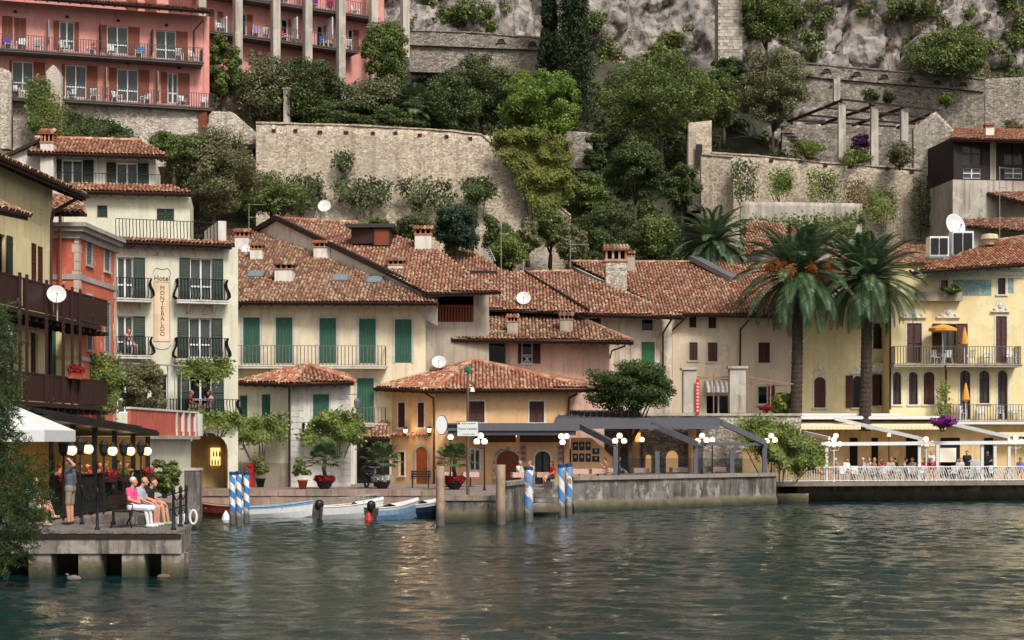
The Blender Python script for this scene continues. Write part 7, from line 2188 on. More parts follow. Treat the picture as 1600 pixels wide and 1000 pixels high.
# ---- water birds
def bird(name, label, x, y, s, mt, neck, rz):
    D = Dw(y); t = thing(name, label, 'bird', (X(x, D), D, 0.0), R(rz))
    mb = MB().lathe([(0.01, -0.32), (0.10, -0.24), (0.16, 0.0), (0.12, 0.22), (0.03, 0.36)], (0, 0, 0), 10)
    mb.xf(Matrix.Translation((0, 0, 0.07 * s)) @ Matrix.Rotation(R(90), 4, 'Y') @ Matrix.Scale(s, 4))
    mb.build('body', mt, t, smooth=True)
    MB().tube([(0.2 * s, 0, 0.1 * s), (0.3 * s, 0, (0.1 + neck * .5) * s), (0.26 * s, 0, (0.1 + neck) * s), (0.34 * s, 0, (0.14 + neck) * s), (0.42 * s, 0, (0.1 + neck) * s)], [0.07 * s, 0.045 * s, 0.04 * s, 0.055 * s, 0.015 * s], 8).build('neck_and_head', mt, t, smooth=True)
bird('swan', 'grey young swan swimming below the white terrace', 1405, 779, 1.5, plain('swan_grey', rgb((150, 138, 126)), 0.8), 0.42, 180)
bird('swan', 'white swan at the right edge of the water', 1572, 777, 1.5, BW, 0.16, 200)
bird('duck', 'brown duck swimming at the right jetty pier', 255, 903, 0.5, plain('duck_brown', rgb((112, 92, 72)), 0.8), 0.14, 10)
bird('duck', 'mottled duck swimming under the middle of the jetty', 116, 906, 0.55, plain('duck_mottled', rgb((120, 112, 104)), 0.8), 0.12, 180)
# ---- Porto Vecchio sign post with round sign and green harbour light
t = thing('harbour_sign_post', 'tall rusty sign post reading Porto Vecchio with green harbour light', 'sign post', (X(731, 71.3), 71.3, QZ), 0)
h = Z(582, 71.3) - QZ; q = 71.3 / F
MB().lathe([(0.1, 0), (0.07, 0.06), (0.055, h)], n=8).build('post', plain('rusty_post', rgb((104, 84, 72)), 0.8), t)
MB().lathe([(0.1, 0), (0.12, 0.05), (0.12, 0.22), (0.06, 0.3)], (0, 0, h), 10).build('green_light', plain('green_lantern_glass', rgb((30, 120, 96)), 0.3), t)
zs0, zs1 = Z(682, 71.3) - QZ, Z(658, 71.3) - QZ
sg = MB().box(-17 * q, 17 * q, -0.09, -0.06, zs0, zs1).build('sign_plate', plain('sign_white', (0.72, 0.72, 0.7, 1), 0.5, var=0.04, bmp=0), t)
BLK = plain('black_ink', (0.01, 0.01, 0.012, 1), 0.6)
mb = MB()
for a in ((-17 * q, 17 * q, zs0, zs0 + .02), (-17 * q, 17 * q, zs1 - .02, zs1), (-17 * q, -17 * q + .02, zs0 + .02, zs1 - .02), (17 * q - .02, 17 * q, zs0 + .02, zs1 - .02)): mb.box(a[0], a[1], -0.096, -0.091, a[2], a[3])
mb.build('sign_border', BLK, sg)
zm = (zs0 + zs1) / 2
lettering(sg, 'Porto Vecchio', 0.14, Vector((0, -0.094, zm)), BLK)
lettering(sg, 'Regione Lombardia', 0.075, Vector((0.05, -0.094, zs1 - 0.1)), BLK)
lettering(sg, 'Comune di Limone', 0.065, Vector((0.04, -0.094, zs0 + 0.1)), BLK)
MB().box(-0.42, -0.34, -0.096, -0.091, zs1 - 0.14, zs1 - 0.06).build('emblem', BLK, sg)
rd = MB().lathe([(0.001, 0), (0.36, 0), (0.4, 0.02), (0.4, 0.14), (0.001, 0.14)], (0, 0, 0), 24, sx=0.6)
rd.xf(Matrix.Translation((-41 * q, -0.1, Z(664, 71.3) - QZ)) @ Matrix.Rotation(R(90), 4, 'X')); rd.build('round_sign', PLASTIC, t)
MB().lathe([(0.41, 0), (0.43, 0.02), (0.43, 0.12), (0.41, 0.14)], (0, 0, 0), 24, sx=0.6).xf(Matrix.Translation((-40.6 * q, -0.05, Z(664, 71.3) - QZ)) @ Matrix.Rotation(R(90), 4, 'X')).box(-36 * q, 0, -0.03, 0.06, Z(669, 71.3) - QZ, Z(663, 71.3) - QZ).build('sign_casing', IRON, t)
MB().lathe([(0.02, 0.2), (0.06, 0.16), (0.12, 0.0)], (0.19, 0, Z(612, 71.3) - QZ), 10).tube([(0, 0, Z(606, 71.3) - QZ), (0.19, 0, Z(606, 71.3) - QZ)], 0.02, 5).build('small_lamp', PLASTIC, t)
# ---- three-globe lamps
def globe_lamp(label, x, D, zb, globes, post=IRON, group='globe lamps', gr=0.15):
    t = thing('globe_lamp', label, 'lamp post', (X(x, D), D, zb), 0, group)
    zz = [Z(y, D) - zb for _, y in globes]
    mb = MB().lathe([(0.08, 0), (0.05, 0.15), (0.035, 0.3), (0.03, min(zz) - 0.25)], n=8)
    for (gx, gy), z in zip(globes, zz):
        u = X(gx, D) - X(x, D)
        mb.tube([(0, 0, min(zz) - 0.35), (u * 0.7, 0, min(zz) - 0.32), (u, 0, z - 0.13)], 0.018, 5)
        mb.lathe([(0.04, 0), (0.09, 0.06)], (u, 0, z - gr - 0.03), 8)
    mb.build('post', post, t)
    for (gx, gy), z in zip(globes, zz): MB().ball((X(gx, D) - X(x, D), 0, z), gr, 14, 9).build('globe', GLOBEW, t, smooth=True)
    lamp_light(t, (0, -0.3, zz[0]), 2)
globe_lamp('black three globe lamp behind the harbour sign', 757, 78.5, QZ, [(751, 681), (745, 690), (757, 690)])
globe_lamp('black three globe lamp behind the flaking blue poles', 880, 82.5, QZ, [(877, 682), (885, 682), (879, 691)])
globe_lamp('three globe lamp on the first terrace post', 967, 84.0, 1.73, [(961, 689), (968, 681), (975, 689)])
globe_lamp('three globe lamp on the second terrace post', 1097, 87.6, 1.73, [(1090, 689), (1097, 681), (1104, 688)])
globe_lamp('three globe lamp at the far end of the black awning', 1205, 91.0, 1.73, [(1198, 689), (1205, 681), (1211, 688)])
globe_lamp('single globe lamp beside the left potted palm', 704, 84.0, QZ, [(704, 683)])
wg = WHITE
globe_lamp('white five globe lamp at the left post of the white terrace', 1303, 94.1, 1.15, [(1295, 694), (1312, 694), (1303, 687), (1306, 681), (1303, 695)], wg)
globe_lamp('white four globe lamp in the middle of the white terrace', 1447, 95.2, 1.15, [(1447, 686), (1439, 693), (1448, 694), (1457, 693)], wg)
globe_lamp('white four globe lamp at the right end of the white terrace', 1587, 96.2, 1.15, [(1587, 685), (1578, 690), (1588, 691), (1596, 690)], wg)
globe_lamp('small globe lamp in the vine at the terrace fence', 1245, 95.5, QZ, [(1245, 681)], gr=0.11); globe_lamp('small globe lamp inside the white restaurant', 1389, 98.2, QZ, [(1389, 680)], gr=0.12)
globe_lamp('small globe lamp under the black awning roof', 1003, 90.5, QZ, [(1003, 687)]); globe_lamp('yellowish globe lamp beside the second terrace lamp', 1113, 90.5, QZ, [(1113, 687)])
def sconce(label, x, y, D, gl):
    c = at(x, y, D); t = thing('wall_lantern', label, 'wall lamp', c, 0, 'lanterns on the apricot house')
    if gl == 2:
        MB().tube([(-0.2, -0.1, 0), (0, -0.02, -0.1), (0.2, -0.1, 0)], 0.02, 5).build('arm', IRON, t)
        for s_ in (-1, 1): MB().ball((s_ * 0.22, -0.12, 0.12), 0.14, 12, 8).build('globe', GLOBEW, t, smooth=True)
    else:
        MB().lathe([(0.05, -0.2), (0.09, -0.1), (0.13, 0.12), (0.15, 0.14), (0.03, 0.26)], (0, -0.2, 0), 6).tube([(0, 0, -0.2), (0, -0.2, -0.25)], 0.02, 5).build('lantern_frame', IRON, t)
        MB().lathe([(0.08, -0.09), (0.12, 0.11)], (0, -0.23, 0), 6).build('lit_glass', GLOBE, t)
    lamp_light(t, (0, -0.5, 0), 10)
sconce('double globe lamp over the arched stone doorway', 797, 684, 89.6, 2)
sconce('yellow wall lantern left of the small arched door', 634, 674, 91.3, 1); sconce('yellow wall lantern right of the small arched door', 671, 673, 90.1, 1)
# ================================================================== TERRACES, FURNITURE
BLKM = plain('charcoal_awning_metal', rgb((96, 96, 102)), 0.5, metal=0.1, var=0.15)
BLKF = plain('charcoal_awning_cloth', rgb((74, 74, 80)), 0.85, var=0.15)
# ---- charcoal awning of the harbour restaurant
t = thing('charcoal_awning', 'long charcoal awning on posts over the harbour restaurant terrace', 'awning', (X(690, 88), 88, QZ), 0)
def wbox(name, mat, px0, px1, D0, D1, y0, y1, par, Dref=None):
    Dr = Dref or D0
    return MB().box(X(px0, Dr), X(px1, Dr), D0, D1, Z(y1, Dr), Z(y0, Dr)).build(name, mat, par, world=True)
wbox('cassette', BLKM, 696, 906, 87.2, 87.6, 661, 673, t); wbox('roof_panel', BLKF, 700, 905, 87.62, 89.9, 663, 665, t, 87.4)
wbox('valance', BLKF, 700, 900, 87.3, 87.34, 673, 680, t)
wbox('cassette', BLKM, 868, 1126, 88.4, 88.9, 653, 666, t); wbox('roof_panel', BLKF, 870, 1124, 88.95, 92.5, 652, 654, t, 88.6)
wbox('fascia', BLKM, 905, 1124, 88.2, 88.35, 664, 670, t)
for i in range(14):
    a = at(872 + i * 10, 654, 89); MB().bar(a + Vector((0, 0, .06)), a + Vector((0.2, 3.0, 0.5)), 0.05, 0.06).build('roof_rib', BLKM, t, world=True)
MB().add([at(868, 653, 89.1), at(1005, 653, 89.1), at(998, 641, 92.6), at(880, 641, 92.6)], [(0, 1, 2, 3)]).build('sloped_roof', BLKF, t, world=True)
for a, b in (((906, 666, 87.5), (960, 694, 84.2)), ((1016, 662, 88.5), (1090, 694, 87.3)), ((1126, 660, 88.8), (1196, 692, 90.6))):
    MB().bar(at(*a), at(*b), 0.16, 0.3).build('arm', BLKM, t, world=True)
for px, D, y0 in ((962, 84.0, 690), (1087, 87.5, 690), (1195, 90.8, 690), (1027, 86.0, 705), (1144, 89.3, 703), (985, 91.5, 664), (1092, 91.5, 664)):
    wbox('post', BLKM, px - 3.5, px + 3.5, D, D + 0.2, y0, 742, t)
MB().bar(at(1087, 694, 87.4), at(1195, 694, 90.7), 0.1, 0.14).build('front_rail', BLKM, t, world=True)
for a, b, da, db in ((966, 1024, 84.2, 86), (1031, 1084, 86.1, 87.5), (1091, 1141, 87.6, 89.2), (1148, 1192, 89.4, 90.7)):
    MB().add([at(a, 742, da), at(b, 742, db), at(b, 716, db), at(a, 716, da)], [(0, 1, 2, 3)]).build('glass_screen', GLASS, t, world=True)
    MB().bar(at(a, 741, da), at(b, 741, db), 0.05, 0.08).build('screen_rail', BLKM, t, world=True)
for n_ in range(2):
    sl_ = wbox('slatted_balcony', TIMBER, (742, 812)[n_], (806, 880)[n_], 89.0, 89.3, 678, 691, t)
# terrace rear wall with glowing arches
t = thing('terrace_rear_wall', 'rubble wall with two glowing golden arches at the back of the restaurant terrace', 'stone wall', (X(957, 93), 93, QZ), 0)
wbox('masonry', ST_GREY, 945, 1160, 93, 93.5, 668, 762, t)
for px, w_ in ((1013, 9), (1050, 19)):
    r = w_ * 93 / F / 2
    MB().prism([(-r, 0), (r, 0), (r, 0.8)] + [(r * math.cos(PI * i / 8), 0.8 + r * 1.2 * math.sin(PI * i / 8)) for i in range(1, 9)], -0.06, -0.003).xf(Matrix.Translation((X(px, 93), 93, Z(738, 93)))).build('glowing_arch', glow('arch_glow', (1.0, 0.45, 0.05, 1), 0.22), t, world=True)  # panels glow themselves, standing for the lamplight in the arched niches
for px, w_ in ((990, 18), (1083, 14)): wbox('pillar', ORANGE, px - w_ / 2, px + w_ / 2, 92.4, 92.9, 668, 745, t)
wbox('orange_glow_panel', glow('pillar_glow', (1, .55, .1, 1), 0.5), 993, 1001, 92.3, 92.39, 676, 690, t)  # orange glowing panel on the front of the left pillar
t = thing('upper_terrace', 'rubble terrace below the sand house with two tall square pillars', 'terrace', (X(1000, 95), 95, QZ), 0)
wbox('masonry', ST_PALE, 985, 1252, 95, 95.6, 650, 700, t); wbox('coping', PALEPL, 985, 1252, 94.9, 95.7, 646, 649.6, t, 95)
for px, w_, y0 in ((1078, 20, 578), (1153, 25, 576)):
    wbox('pillar', PALEPL, px - w_ / 2, px + w_ / 2, 95.0, 95.9, y0, 645, t); wbox('pillar_cap', PALEPL, px - w_ / 2 - 3, px + w_ / 2 + 3, 94.9, 96.0, y0 - 4, y0 - 0.2, t, 95)
rb = MB()
for a, b in (((1066, 586), (1230, 604)), ((1160, 588), (1240, 600)), ((1090, 592), (1150, 588))): rb.bar(at(*a, 95.4), at(*b, 96.5), 0.06, 0.06)
for px in (1115, 1175, 1204): rb.bar(at(px, 585, 96), at(px, 646, 96), 0.06, 0.06)
rb.build('pole_frame', plain('cane_pole', rgb((150, 112, 92)), 0.8), t, world=True)
t = thing('red_banner', 'tall narrow red banner hanging beside the left terrace pillar', 'banner', at(1090, 646, 94.8), 0)
RB = plain('banner_red', rgb((214, 44, 38)), 0.7, var=0.1)
h = 53 * 94.8 / F
MB().box(-0.1, 0.1, -0.01, 0.01, 0, h).build('cloth', RB, t)
mb = MB()
for i in range(9): mb.box(-0.05, 0.05, -0.018, -0.011, h * (0.06 + i * 0.1), h * (0.11 + i * 0.1))
mb.build('white_marks', WHITE, t)
for n_, (x, y, w_, mt, lab) in enumerate(((1196, 638, 30, LF_RED, 'red and white flowers on the upper terrace right of the pillars'),)):
    bush('flower_bed', lab, x, y, w_, 12, 95.2, mt, 90, n=500, size=0.09)
# ---- white lakeside restaurant terrace on the right
t = thing('white_terrace', 'white lakeside restaurant terrace with railing, flat awnings and posts', 'terrace', (X(1215, 93.3), 93.3, 0), 0)
A_, B_ = Vector((X(1213, 93.2), 93.2, 1.15)), Vector((X(1640, 96.5), 96.5, 1.15))
MB().slab([(A_.x, A_.y - .1), (B_.x, B_.y - .1), (B_.x, 99), (A_.x, 99)], 0.92, 1.15).build('deck', plaster('terrace_floor', rgb((140, 124, 110))), t, world=True)
MB().slab([(A_.x + 1.6, A_.y + 2.6), (B_.x, B_.y + 1.6), (B_.x, 99), (A_.x + 1.6, 99)], -0.5, 0.919).build('dark_foundation', CONC, t, world=True)
MB().slab([(A_.x - .2, A_.y + .1), (A_.x + 1.9, A_.y + .5), (A_.x + 1.9, 100), (A_.x - .2, 99)], -0.5, 0.5).build('stone_footing', CONC2, t, world=True)
d = B_ - A_; L = d.length; d.normalize()
rb = MB().bar(A_ + Vector((0, 0, .84)), B_ + Vector((0, 0, .84)), 0.06, 0.06).bar(A_ + Vector((0, 0, .08)), B_ + Vector((0, 0, .08)), 0.05, 0.05)
k = int(L / 0.15)
for i in range(k):
    p = A_ + d * (L * i / k)
    sk = d * (0.0 if i < 30 else -0.14)
    rb.bar(p + Vector((0, 0, .08)) - sk, p + Vector((0, 0, .82)) + sk, 0.028, 0.028)
rb.build('railing', WHITE, t, world=True)
for px, D, y0, y1 in ((1292, 93.9, 690, 754), (1437, 95.0, 688, 752), (1465, 97.2, 690, 735), (1535, 95.8, 692, 752), (1555, 95.9, 690, 752), (1577, 96.1, 684, 752)):
    wbox('post', WHITE, px - 2.2, px + 2.2, D, D + 0.16, y0, y1, t)
MB().bar(at(1282, 694, 93.8), at(1620, 691, 96.4), 0.18, 0.2).build('front_beam', WHITE, t, world=True)
for a, b in (((1305, 654, 97.2), (1442, 686, 95.1)), ((1486, 662, 97.6), (1578, 683, 96.2)), ((1256, 676, 96.5), (1296, 685, 94.0))):
    MB().bar(at(*a), at(*b), 0.14, 0.2).build('awning_arm', WHITE, t, world=True)
wbox('flat_roof', WHITE, 1146, 1480, 97.2, 99.3, 650, 655, t, 97.2); wbox('flat_roof', WHITE, 1225, 1410, 97.6, 99.3, 646, 649.6, t, 97.6)
wbox('flat_roof', WHITE, 1480, 1660, 98.0, 99.3, 659, 663, t, 98)
m_, tt_, b_ = newmat('cream_striped_canvas')
wv = N(tt_, 'ShaderNodeTexWave', Vector=pos(tt_), Scale=1.3); wv.bands_direction = 'X'
tt_.links.new(ramp(tt_, wv.outputs[1], [(0.45, rgb((232, 204, 150))), (0.55, rgb((236, 226, 204)))]), b_.inputs['Base Color']); b_.inputs['Roughness'].default_value = 0.9
for x0, x1, y0, y1, D in ((1236, 1345, 659, 671, 96.4), (1352, 1478, 659, 671, 96.6), (1560, 1660, 672, 682, 98)):
    MB().add([at(x0, y1 - 5, D), at(x1, y1 - 5, D), at(x1, y0 - 4, D + 2.6), at(x0, y0 - 4, D + 2.6), at(x0, y1, D), at(x1, y1, D)], [(0, 1, 2, 3), (4, 5, 1, 0)]).build('striped_awning', m_, t, world=True)
wbox('rear_wall', plaster('warm_cream_wall', rgb((226, 194, 140)), amount=0.25), 1160, 1660, 99.0, 99.2, 664, 762, t, 99)
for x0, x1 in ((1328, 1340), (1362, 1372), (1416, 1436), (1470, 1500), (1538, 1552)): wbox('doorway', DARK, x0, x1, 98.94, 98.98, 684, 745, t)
wbox('display_case', glow('case_glow', (1, .62, .2, 1), 0.12), 1468, 1494, 98.6, 98.9, 700, 722, t)
wbox('service_counter', WHITE, 1500, 1532, 98.2, 98.8, 718, 745, t)
# ---- pergola high on the slope
t = thing('timber_pergola', 'old timber pergola on four pale pillars high on the right slope', 'pergola', at(1315, 255, 126.5), 0)
for px, y0, y1, w_, D in ((1316, 160, 250, 11, 126.4), (1367, 166, 258, 11, 126), (1414, 170, 235, 11, 125.6), (1460, 176, 225, 9, 125.2), (1308, 122, 158, 10, 134)):
    wbox('pillar', PALEPL, px - w_ / 2, px + w_ / 2, D, D + 0.5, y0, y1, t)
for a, b in (((1232, 190), (1316, 157)), ((1284, 194), (1367, 165)), ((1332, 196), (1414, 168)), ((1402, 200), (1460, 176))):
    MB().bar(at(a[0], a[1], 132), at(b[0], b[1], 126.2), 0.16, 0.2).build('beam', DARKW, t, world=True)
for a, b, D0, D1 in (((1312, 155), (1466, 172), 126.3, 125), ((1285, 168), (1450, 184), 128, 127), ((1262, 180), (1430, 194), 130, 129), ((1240, 188), (1400, 198), 131.6, 131)):
    MB().bar(at(a[0], a[1], D0), at(b[0], b[1], D1), 0.12, 0.14).build('beam', DARKW, t, world=True)
stone_wall('pergola_end_wall', 'rendered side wall at the right end of the pergola', [(1428, 200), (1455, 178), (1462, 174), (1490, 202)], [(1428, 272), (1490, 280)], 125.6, 124, ST_PALE, cop=False)
t = thing('stone_stairs', 'steep stone stairs climbing left of the pergola', 'stairs', at(1250, 240, 128.5), 0)
for i in range(12): MB().bar(at(1222 + i * 5, 206 + i * 5.5, 130), at(1240 + i * 5, 206 + i * 5.5, 129.4), 0.5, 0.2).build('step', ST_GREY, t, world=True)
t = thing('garden_pillar', 'slim free-standing white pillar on the retaining wall', 'pillar', at(448, 195, 113.5), 0)
wbox('shaft', PALEPL, 443, 453, 113.4, 113.9, 140, 196, t); wbox('cap', PALEPL, 442, 454, 113.35, 113.95, 136.5, 139.7, t, 113.4)
t = thing('yellow_railing', 'short yellow metal railing beside the trees at the hotel end', 'railing', at(624, 78, 121), 0)
YR = plain('yellow_rail', rgb((186, 150, 60)), 0.6)
rb = MB()
for i in range(3): rb.bar(at(610, 56 + i * 8, 119), at(638, 62 + i * 8, 119), 0.05, 0.05)
for px, y in ((610, 54), (624, 57), (638, 60)): rb.bar(at(px, y, 119), at(px, y + 22, 119), 0.06, 0.06)
rb.build('rails', YR, t, world=True)
t = thing('barred_window_box', 'small framed barred window in the wall left of the retaining wall', 'window', at(403, 250, 118), 0)
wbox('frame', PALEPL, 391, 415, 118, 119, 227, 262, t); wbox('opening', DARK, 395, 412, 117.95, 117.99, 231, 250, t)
t = thing('rusty_door', 'narrow rusty door in the wall below the hotel balcony end', 'door', at(317, 206, 109), 0)
wbox('panel', RUSTW, 311, 323, 109.0, 109.1, 174, 206, t)
# roof ladder, machines
for n_, (a, b, D) in enumerate((((757, 388), (766, 408), 103), ((838, 395), (850, 424), 107))):
    t = thing('roof_ladder', ['short grey ladder lying on the roof beside the shrubs', 'long grey ladder leaning on the rock behind the roofs'][n_], 'ladder', at(*b, D), 0)
    pa, pb = at(*a, D + .6), at(*b, D); o_ = Vector((0.32, 0, 0))
    mb = MB().bar(pa, pb, .04, .04).bar(pa + o_, pb + o_, .04, .04)
    for i in range(6): mb.bar(pa.lerp(pb, (i + .5) / 6), pa.lerp(pb, (i + .5) / 6) + o_, .03, .03)
    mb.build('frame', GALV, t, world=True)
for x, y0, y1, w_, lab in ((1468, 369, 400, 30, 'left air conditioning unit with black grille on the hotel roof'), (1505, 361, 402, 33, 'right taller air conditioning unit on the hotel roof')):
    t = thing('air_conditioner', lab, 'air conditioner', at(x, y1, 103), 0, 'roof air conditioners')
    wbox('casing', PLASTIC, x - w_ / 2, x + w_ / 2, 103, 104, y0, y1, t)
    for i in range(2): wbox('grille', IRON, x - w_ / 2 + 2 + i * (w_ / 2 - 1), x - 1 + i * (w_ / 2 - 1), 102.93, 102.99, y0 + 3, y1 - 3, t)
    wbox('stand', GREYMET, x - w_ / 2 - 2, x + w_ / 2 + 2, 102.9, 104.1, y1 + .3, y1 + 3, t, 103)
t = thing('roof_vent', 'cream metal roof vent with a wide hood on the hotel roof', 'vent', at(1546, 382, 103), 0)
MB().lathe([(0.28, 0), (0.28, 0.3), (0.55, 0.32), (0.5, 0.6), (0.1, 0.68)], n=14).build('hood', plain('vent_cream', rgb((206, 196, 160)), 0.6), t)
dish(88, 461, 14.5, 58.3, 'large white satellite dish on the brown balcony, left', 20, 20, 0.5)
dish(388, 391, 10, 100.5, 'satellite dish beside the roof chimneys, left of the shutter house', 0); dish(507, 323, 10, 106, 'satellite dish beside a chimney above the gabled roof', 0, mast=1.4)
dish(818, 467, 11, 97.5, 'satellite dish on the roof of the pale pink house', 0); dish(686, 567, 11, 92.5, 'satellite dish on the wall behind the apricot roof', 0, 30)
dish(1490, 353, 18, 104, 'largest white satellite dish above the air conditioners', 25, 15, 1.2)
antenna(389, 372, 318, 103, 'tv aerial on the left of the shutter house roof', ((0.03, 1.0), (0.4, 0.5))); antenna(783, 420, 342, 100, 'tall tv aerial behind the middle roofs', ((0.3, 0.5),))
antenna(818, 428, 405, 103, 'low wide tv aerial on the middle roof', ((0.05, 0.9),)); antenna(891, 410, 375, 106, 'tv aerial left of the big stone chimney', ((0.2, 0.9), (0.5, 0.4))); antenna(1562, 370, 260, 110, 'tall white aerial mast at the right edge', ((0.02, 0.4), (0.3, 0.5)))
# ---- pots with fan palms and flowers on the quay
POT = plain('black_bowl_pot', (0.02, 0.02, 0.02, 1), 0.5); TERRA = plain('terracotta', rgb((178, 92, 66)), 0.85)
for n_, (x, D, fl, lab) in enumerate(((507, 81, LF_RED, 'black bowl with fan palm and dark red flowers before the white house'), (597, 81.5, LF_WHITE, 'black bowl with fan palm and white flowers before the alley'), (710, 80, LF_RED, 'black bowl with fan palm and red flowers behind the sign post'))):
    t = thing('potted_palm', lab, 'potted plant', (X(x, D), D, QZ), 0, 'bowls with fan palms on the quay')
    MB().lathe([(0.2, 0), (0.34, 0.15), (0.42, 0.42), (0.45, 0.44), (0.38, 0.42), (0.1, 0.38)], n=16).build('pot', POT, t, smooth=True)
    fan_palm_parts(t, (0, 0, 0.4), 1.0, 1.15, 26, 40 + n_, 0.09)
    P, nn = blob_points([(math.cos(a) * .36, math.sin(a) * .36, 0.5, 0.18) for a in np.arange(0, 6.2, 0.6)], 1300, n_)
    mesh_obj('flowers', leaf_mesh('flowers', P, nn, 0.1, fl, n_), t)['kind'] = 'stuff'
for x, D, lab in ((473, 80.5, 'terracotta pot with a leafy shrub left of the red flower bowl'), (407, 84.0, 'dark potted shrub at the corner by the red post')):
    t = thing('potted_shrub', lab, 'potted plant', (X(x, D), D, QZ), 0)
    MB().lathe([(0.16, 0), (0.24, 0.4), (0.27, 0.4), (0.27, 0.46), (0.2, 0.44)], n=14).build('pot', TERRA if x > 450 else POT, t, smooth=True)
    P, nn = blob_points(clumps((0, 0, 1.05), 0.45, 0.55, 12, x, 0.45), 900, x, .3)
    mesh_obj('foliage', leaf_mesh('foliage', P, nn, 0.12, LF_MID, x), t)
t = thing('red_post', 'red metal standpipe post beside the hotel passage', 'post', (X(392, 84), 84, QZ), 0)
MB().box(-0.16, 0.16, -0.12, 0.12, 0, 1.05).lathe([(0.2, 1.05), (0.2, 1.12), (0.05, 1.2)], n=10).build('body', plain('post_red', rgb((168, 34, 34)), 0.5), t)
t = thing('parked_scooter', 'black motor scooter parked before the dark alley', 'scooter', (X(580, 84), 84, QZ), R(70))
for x in (-0.55, 0.6): MB().tube([(x + .22 * math.cos(2 * PI * i / 14), 0, .24 + .22 * math.sin(2 * PI * i / 14)) for i in range(15)], 0.06, 6, cap=False).build('wheel', MOT, t)
MB().tube([(-0.7, 0, .65), (-.3, 0, .62), (0, 0, .35), (.3, 0, .32), (.45, 0, .8), (.42, 0, 1.0)], [.12, .2, .14, .13, .15, .06], 8).build('body', MOT, t, smooth=True)
MB().box(-.65, -.05, -.14, .14, .78, .86).build('seat', DARKW, t); MB().tube([(.4, -.32, 1.02), (.45, 0, 1.0), (.4, .32, 1.02)], .02, 5).build('handlebar', GALV, t)
# street light on bracket of the white house
t = thing('bracket_lantern', 'iron street lantern on a bracket between the harbour houses', 'lamp', at(558, 622, 85), 0)
MB().tube([at(545, 616, 85.2) - at(558, 622, 85), Vector((0, 0, .2)), Vector((0, 0, 0))], .02, 5).lathe([(.03, 0), (.16, -.12), (.17, -.16), (.12, -.5), (.03, -.56)][::-1], n=6).build('lantern', GREYMET, t)
t = thing('flower_box', 'box of red geraniums at the end of the lower brown balcony', 'flower box', at(118, 592, 61), R(85))
MB().box(-0.5, 0.5, -0.1, 0.1, 0, 0.22).build('box', TERRA, t)
P, nn = blob_points([(i * 0.22 - 0.45, 0, 0.34, 0.2) for i in range(5)], 600, 5)
mesh_obj('flowers', leaf_mesh('flowers', P, nn, 0.08, LF_RED, 5), t)['kind'] = 'stuff'
t = thing('vine_frame', 'pale metal vine frame on the red terrace before the painted hotel', 'pergola', at(272, 650, 74), 0)
for px in (262, 273, 283): MB().tube([at(px, 650, 74), at(px, 572, 74)], 0.025, 6).build('pole', GALV, t, world=True)
MB().bar(at(160, 566, 74), at(294, 572, 74), 0.5, 0.05).build('top_rail', GALV, t, world=True)
# ================================================================== CHAIRS AND TABLES
def chair_mesh(slim=False):
    mb = MB()
    for x in (-.2, .2):
        for y, yb in ((-.2, -.24), (.2, .27)): mb.bar((x * 1.12, yb, 0), (x, y, .43), .045, .045)
        mb.bar((x * 1.1, .2, .62), (x * 1.15, -.2, .64), .05, .03); mb.bar((x * 1.12, -.2, .43), (x * 1.15, -.2, .64), .04, .04)
    mb.box(-.23, .23, -.23, .22, .42, .455)
    for i in range(5): mb.bar((-.17 + .085 * i, .22, .45), (-.16 + .08 * i, .31, .84 + .03 * math.sin(PI * i / 4)), .055, .02)
    mb.bar((-.22, .3, .85), (.22, .3, .85), .03, .06)
    return mb.mesh('chair', PLASTIC)
CH = chair_mesh()
def chair(label, p, rz, group, towel=None, name='plastic_chair', par=None):
    o = mesh_obj(name, CH); o.location = p; o.rotation_euler = (0, 0, rz)
    WM[o.name] = Matrix.Translation(Vector(p)) @ Matrix.Rotation(rz, 4, 'Z')
    tag(o, label, 'chair', group)
    if towel:
        mb = MB().box(-.24, .24, .33, .36, .45, .92).box(-.24, .24, .2, .329, .88, .92).box(-.24, .24, .2, .225, .5, .879)
        mb.build('towel', towel, o)
    return o
ORD = ['first', 'second', 'third', 'fourth', 'fifth', 'sixth', 'seventh', 'eighth', 'ninth', 'tenth', 'eleventh', 'twelfth', 'thirteenth', 'fourteenth', 'fifteenth']
TW = lambda n, c: plain('towel_' + n, rgb(c), 0.9, var=0.15)
zM, zL, zW, zT = H14.uz(124, 84, 1.25)[1], H14.uz(215, 162, 1.25)[1], W14.uz(430, 62, 1.3)[1], W14.uz(446, 6, 1.3)[1]
def balc(B, zf, lst, grp, where):
    for n_, (px, tw, nm) in enumerate(lst):
        u = B.uz(px, 60 if B is W14 else 110, 0.65)[0]
        p = wm_[B] @ Vector((u, -0.62, zf + 0.005))
        chair(('white plastic chair with %s towel on the %s' % (nm, where)) if tw else '%s bare white plastic chair from the left on the %s' % (ORD[n_], where), p, B.rz + R([10, -25, 160, 40, -60][n_ % 5]), grp, tw)
wm_ = {H14: wm(H14.e), W14: W14.inv.inverted()}
balc(H14, zM, [(12, TW('purple', (96, 66, 150)), 'a purple'), (33, TW('white', (225, 225, 225)), 'a white'), (60, None, ''), (101, None, ''), (141, TW('coral', (216, 110, 96)), 'a coral'), (175, None, ''), (218, TW('blue', (70, 136, 190)), 'a blue'), (280, None, ''), (303, None, '')], 'chairs on the middle hotel balcony', 'middle pink hotel balcony')
balc(H14, zL, [(24, None, ''), (113, None, ''), (148, None, ''), (183, None, ''), (227, None, ''), (285, None, ''), (318, None, '')], 'chairs on the lower hotel balcony', 'lower pink hotel balcony')
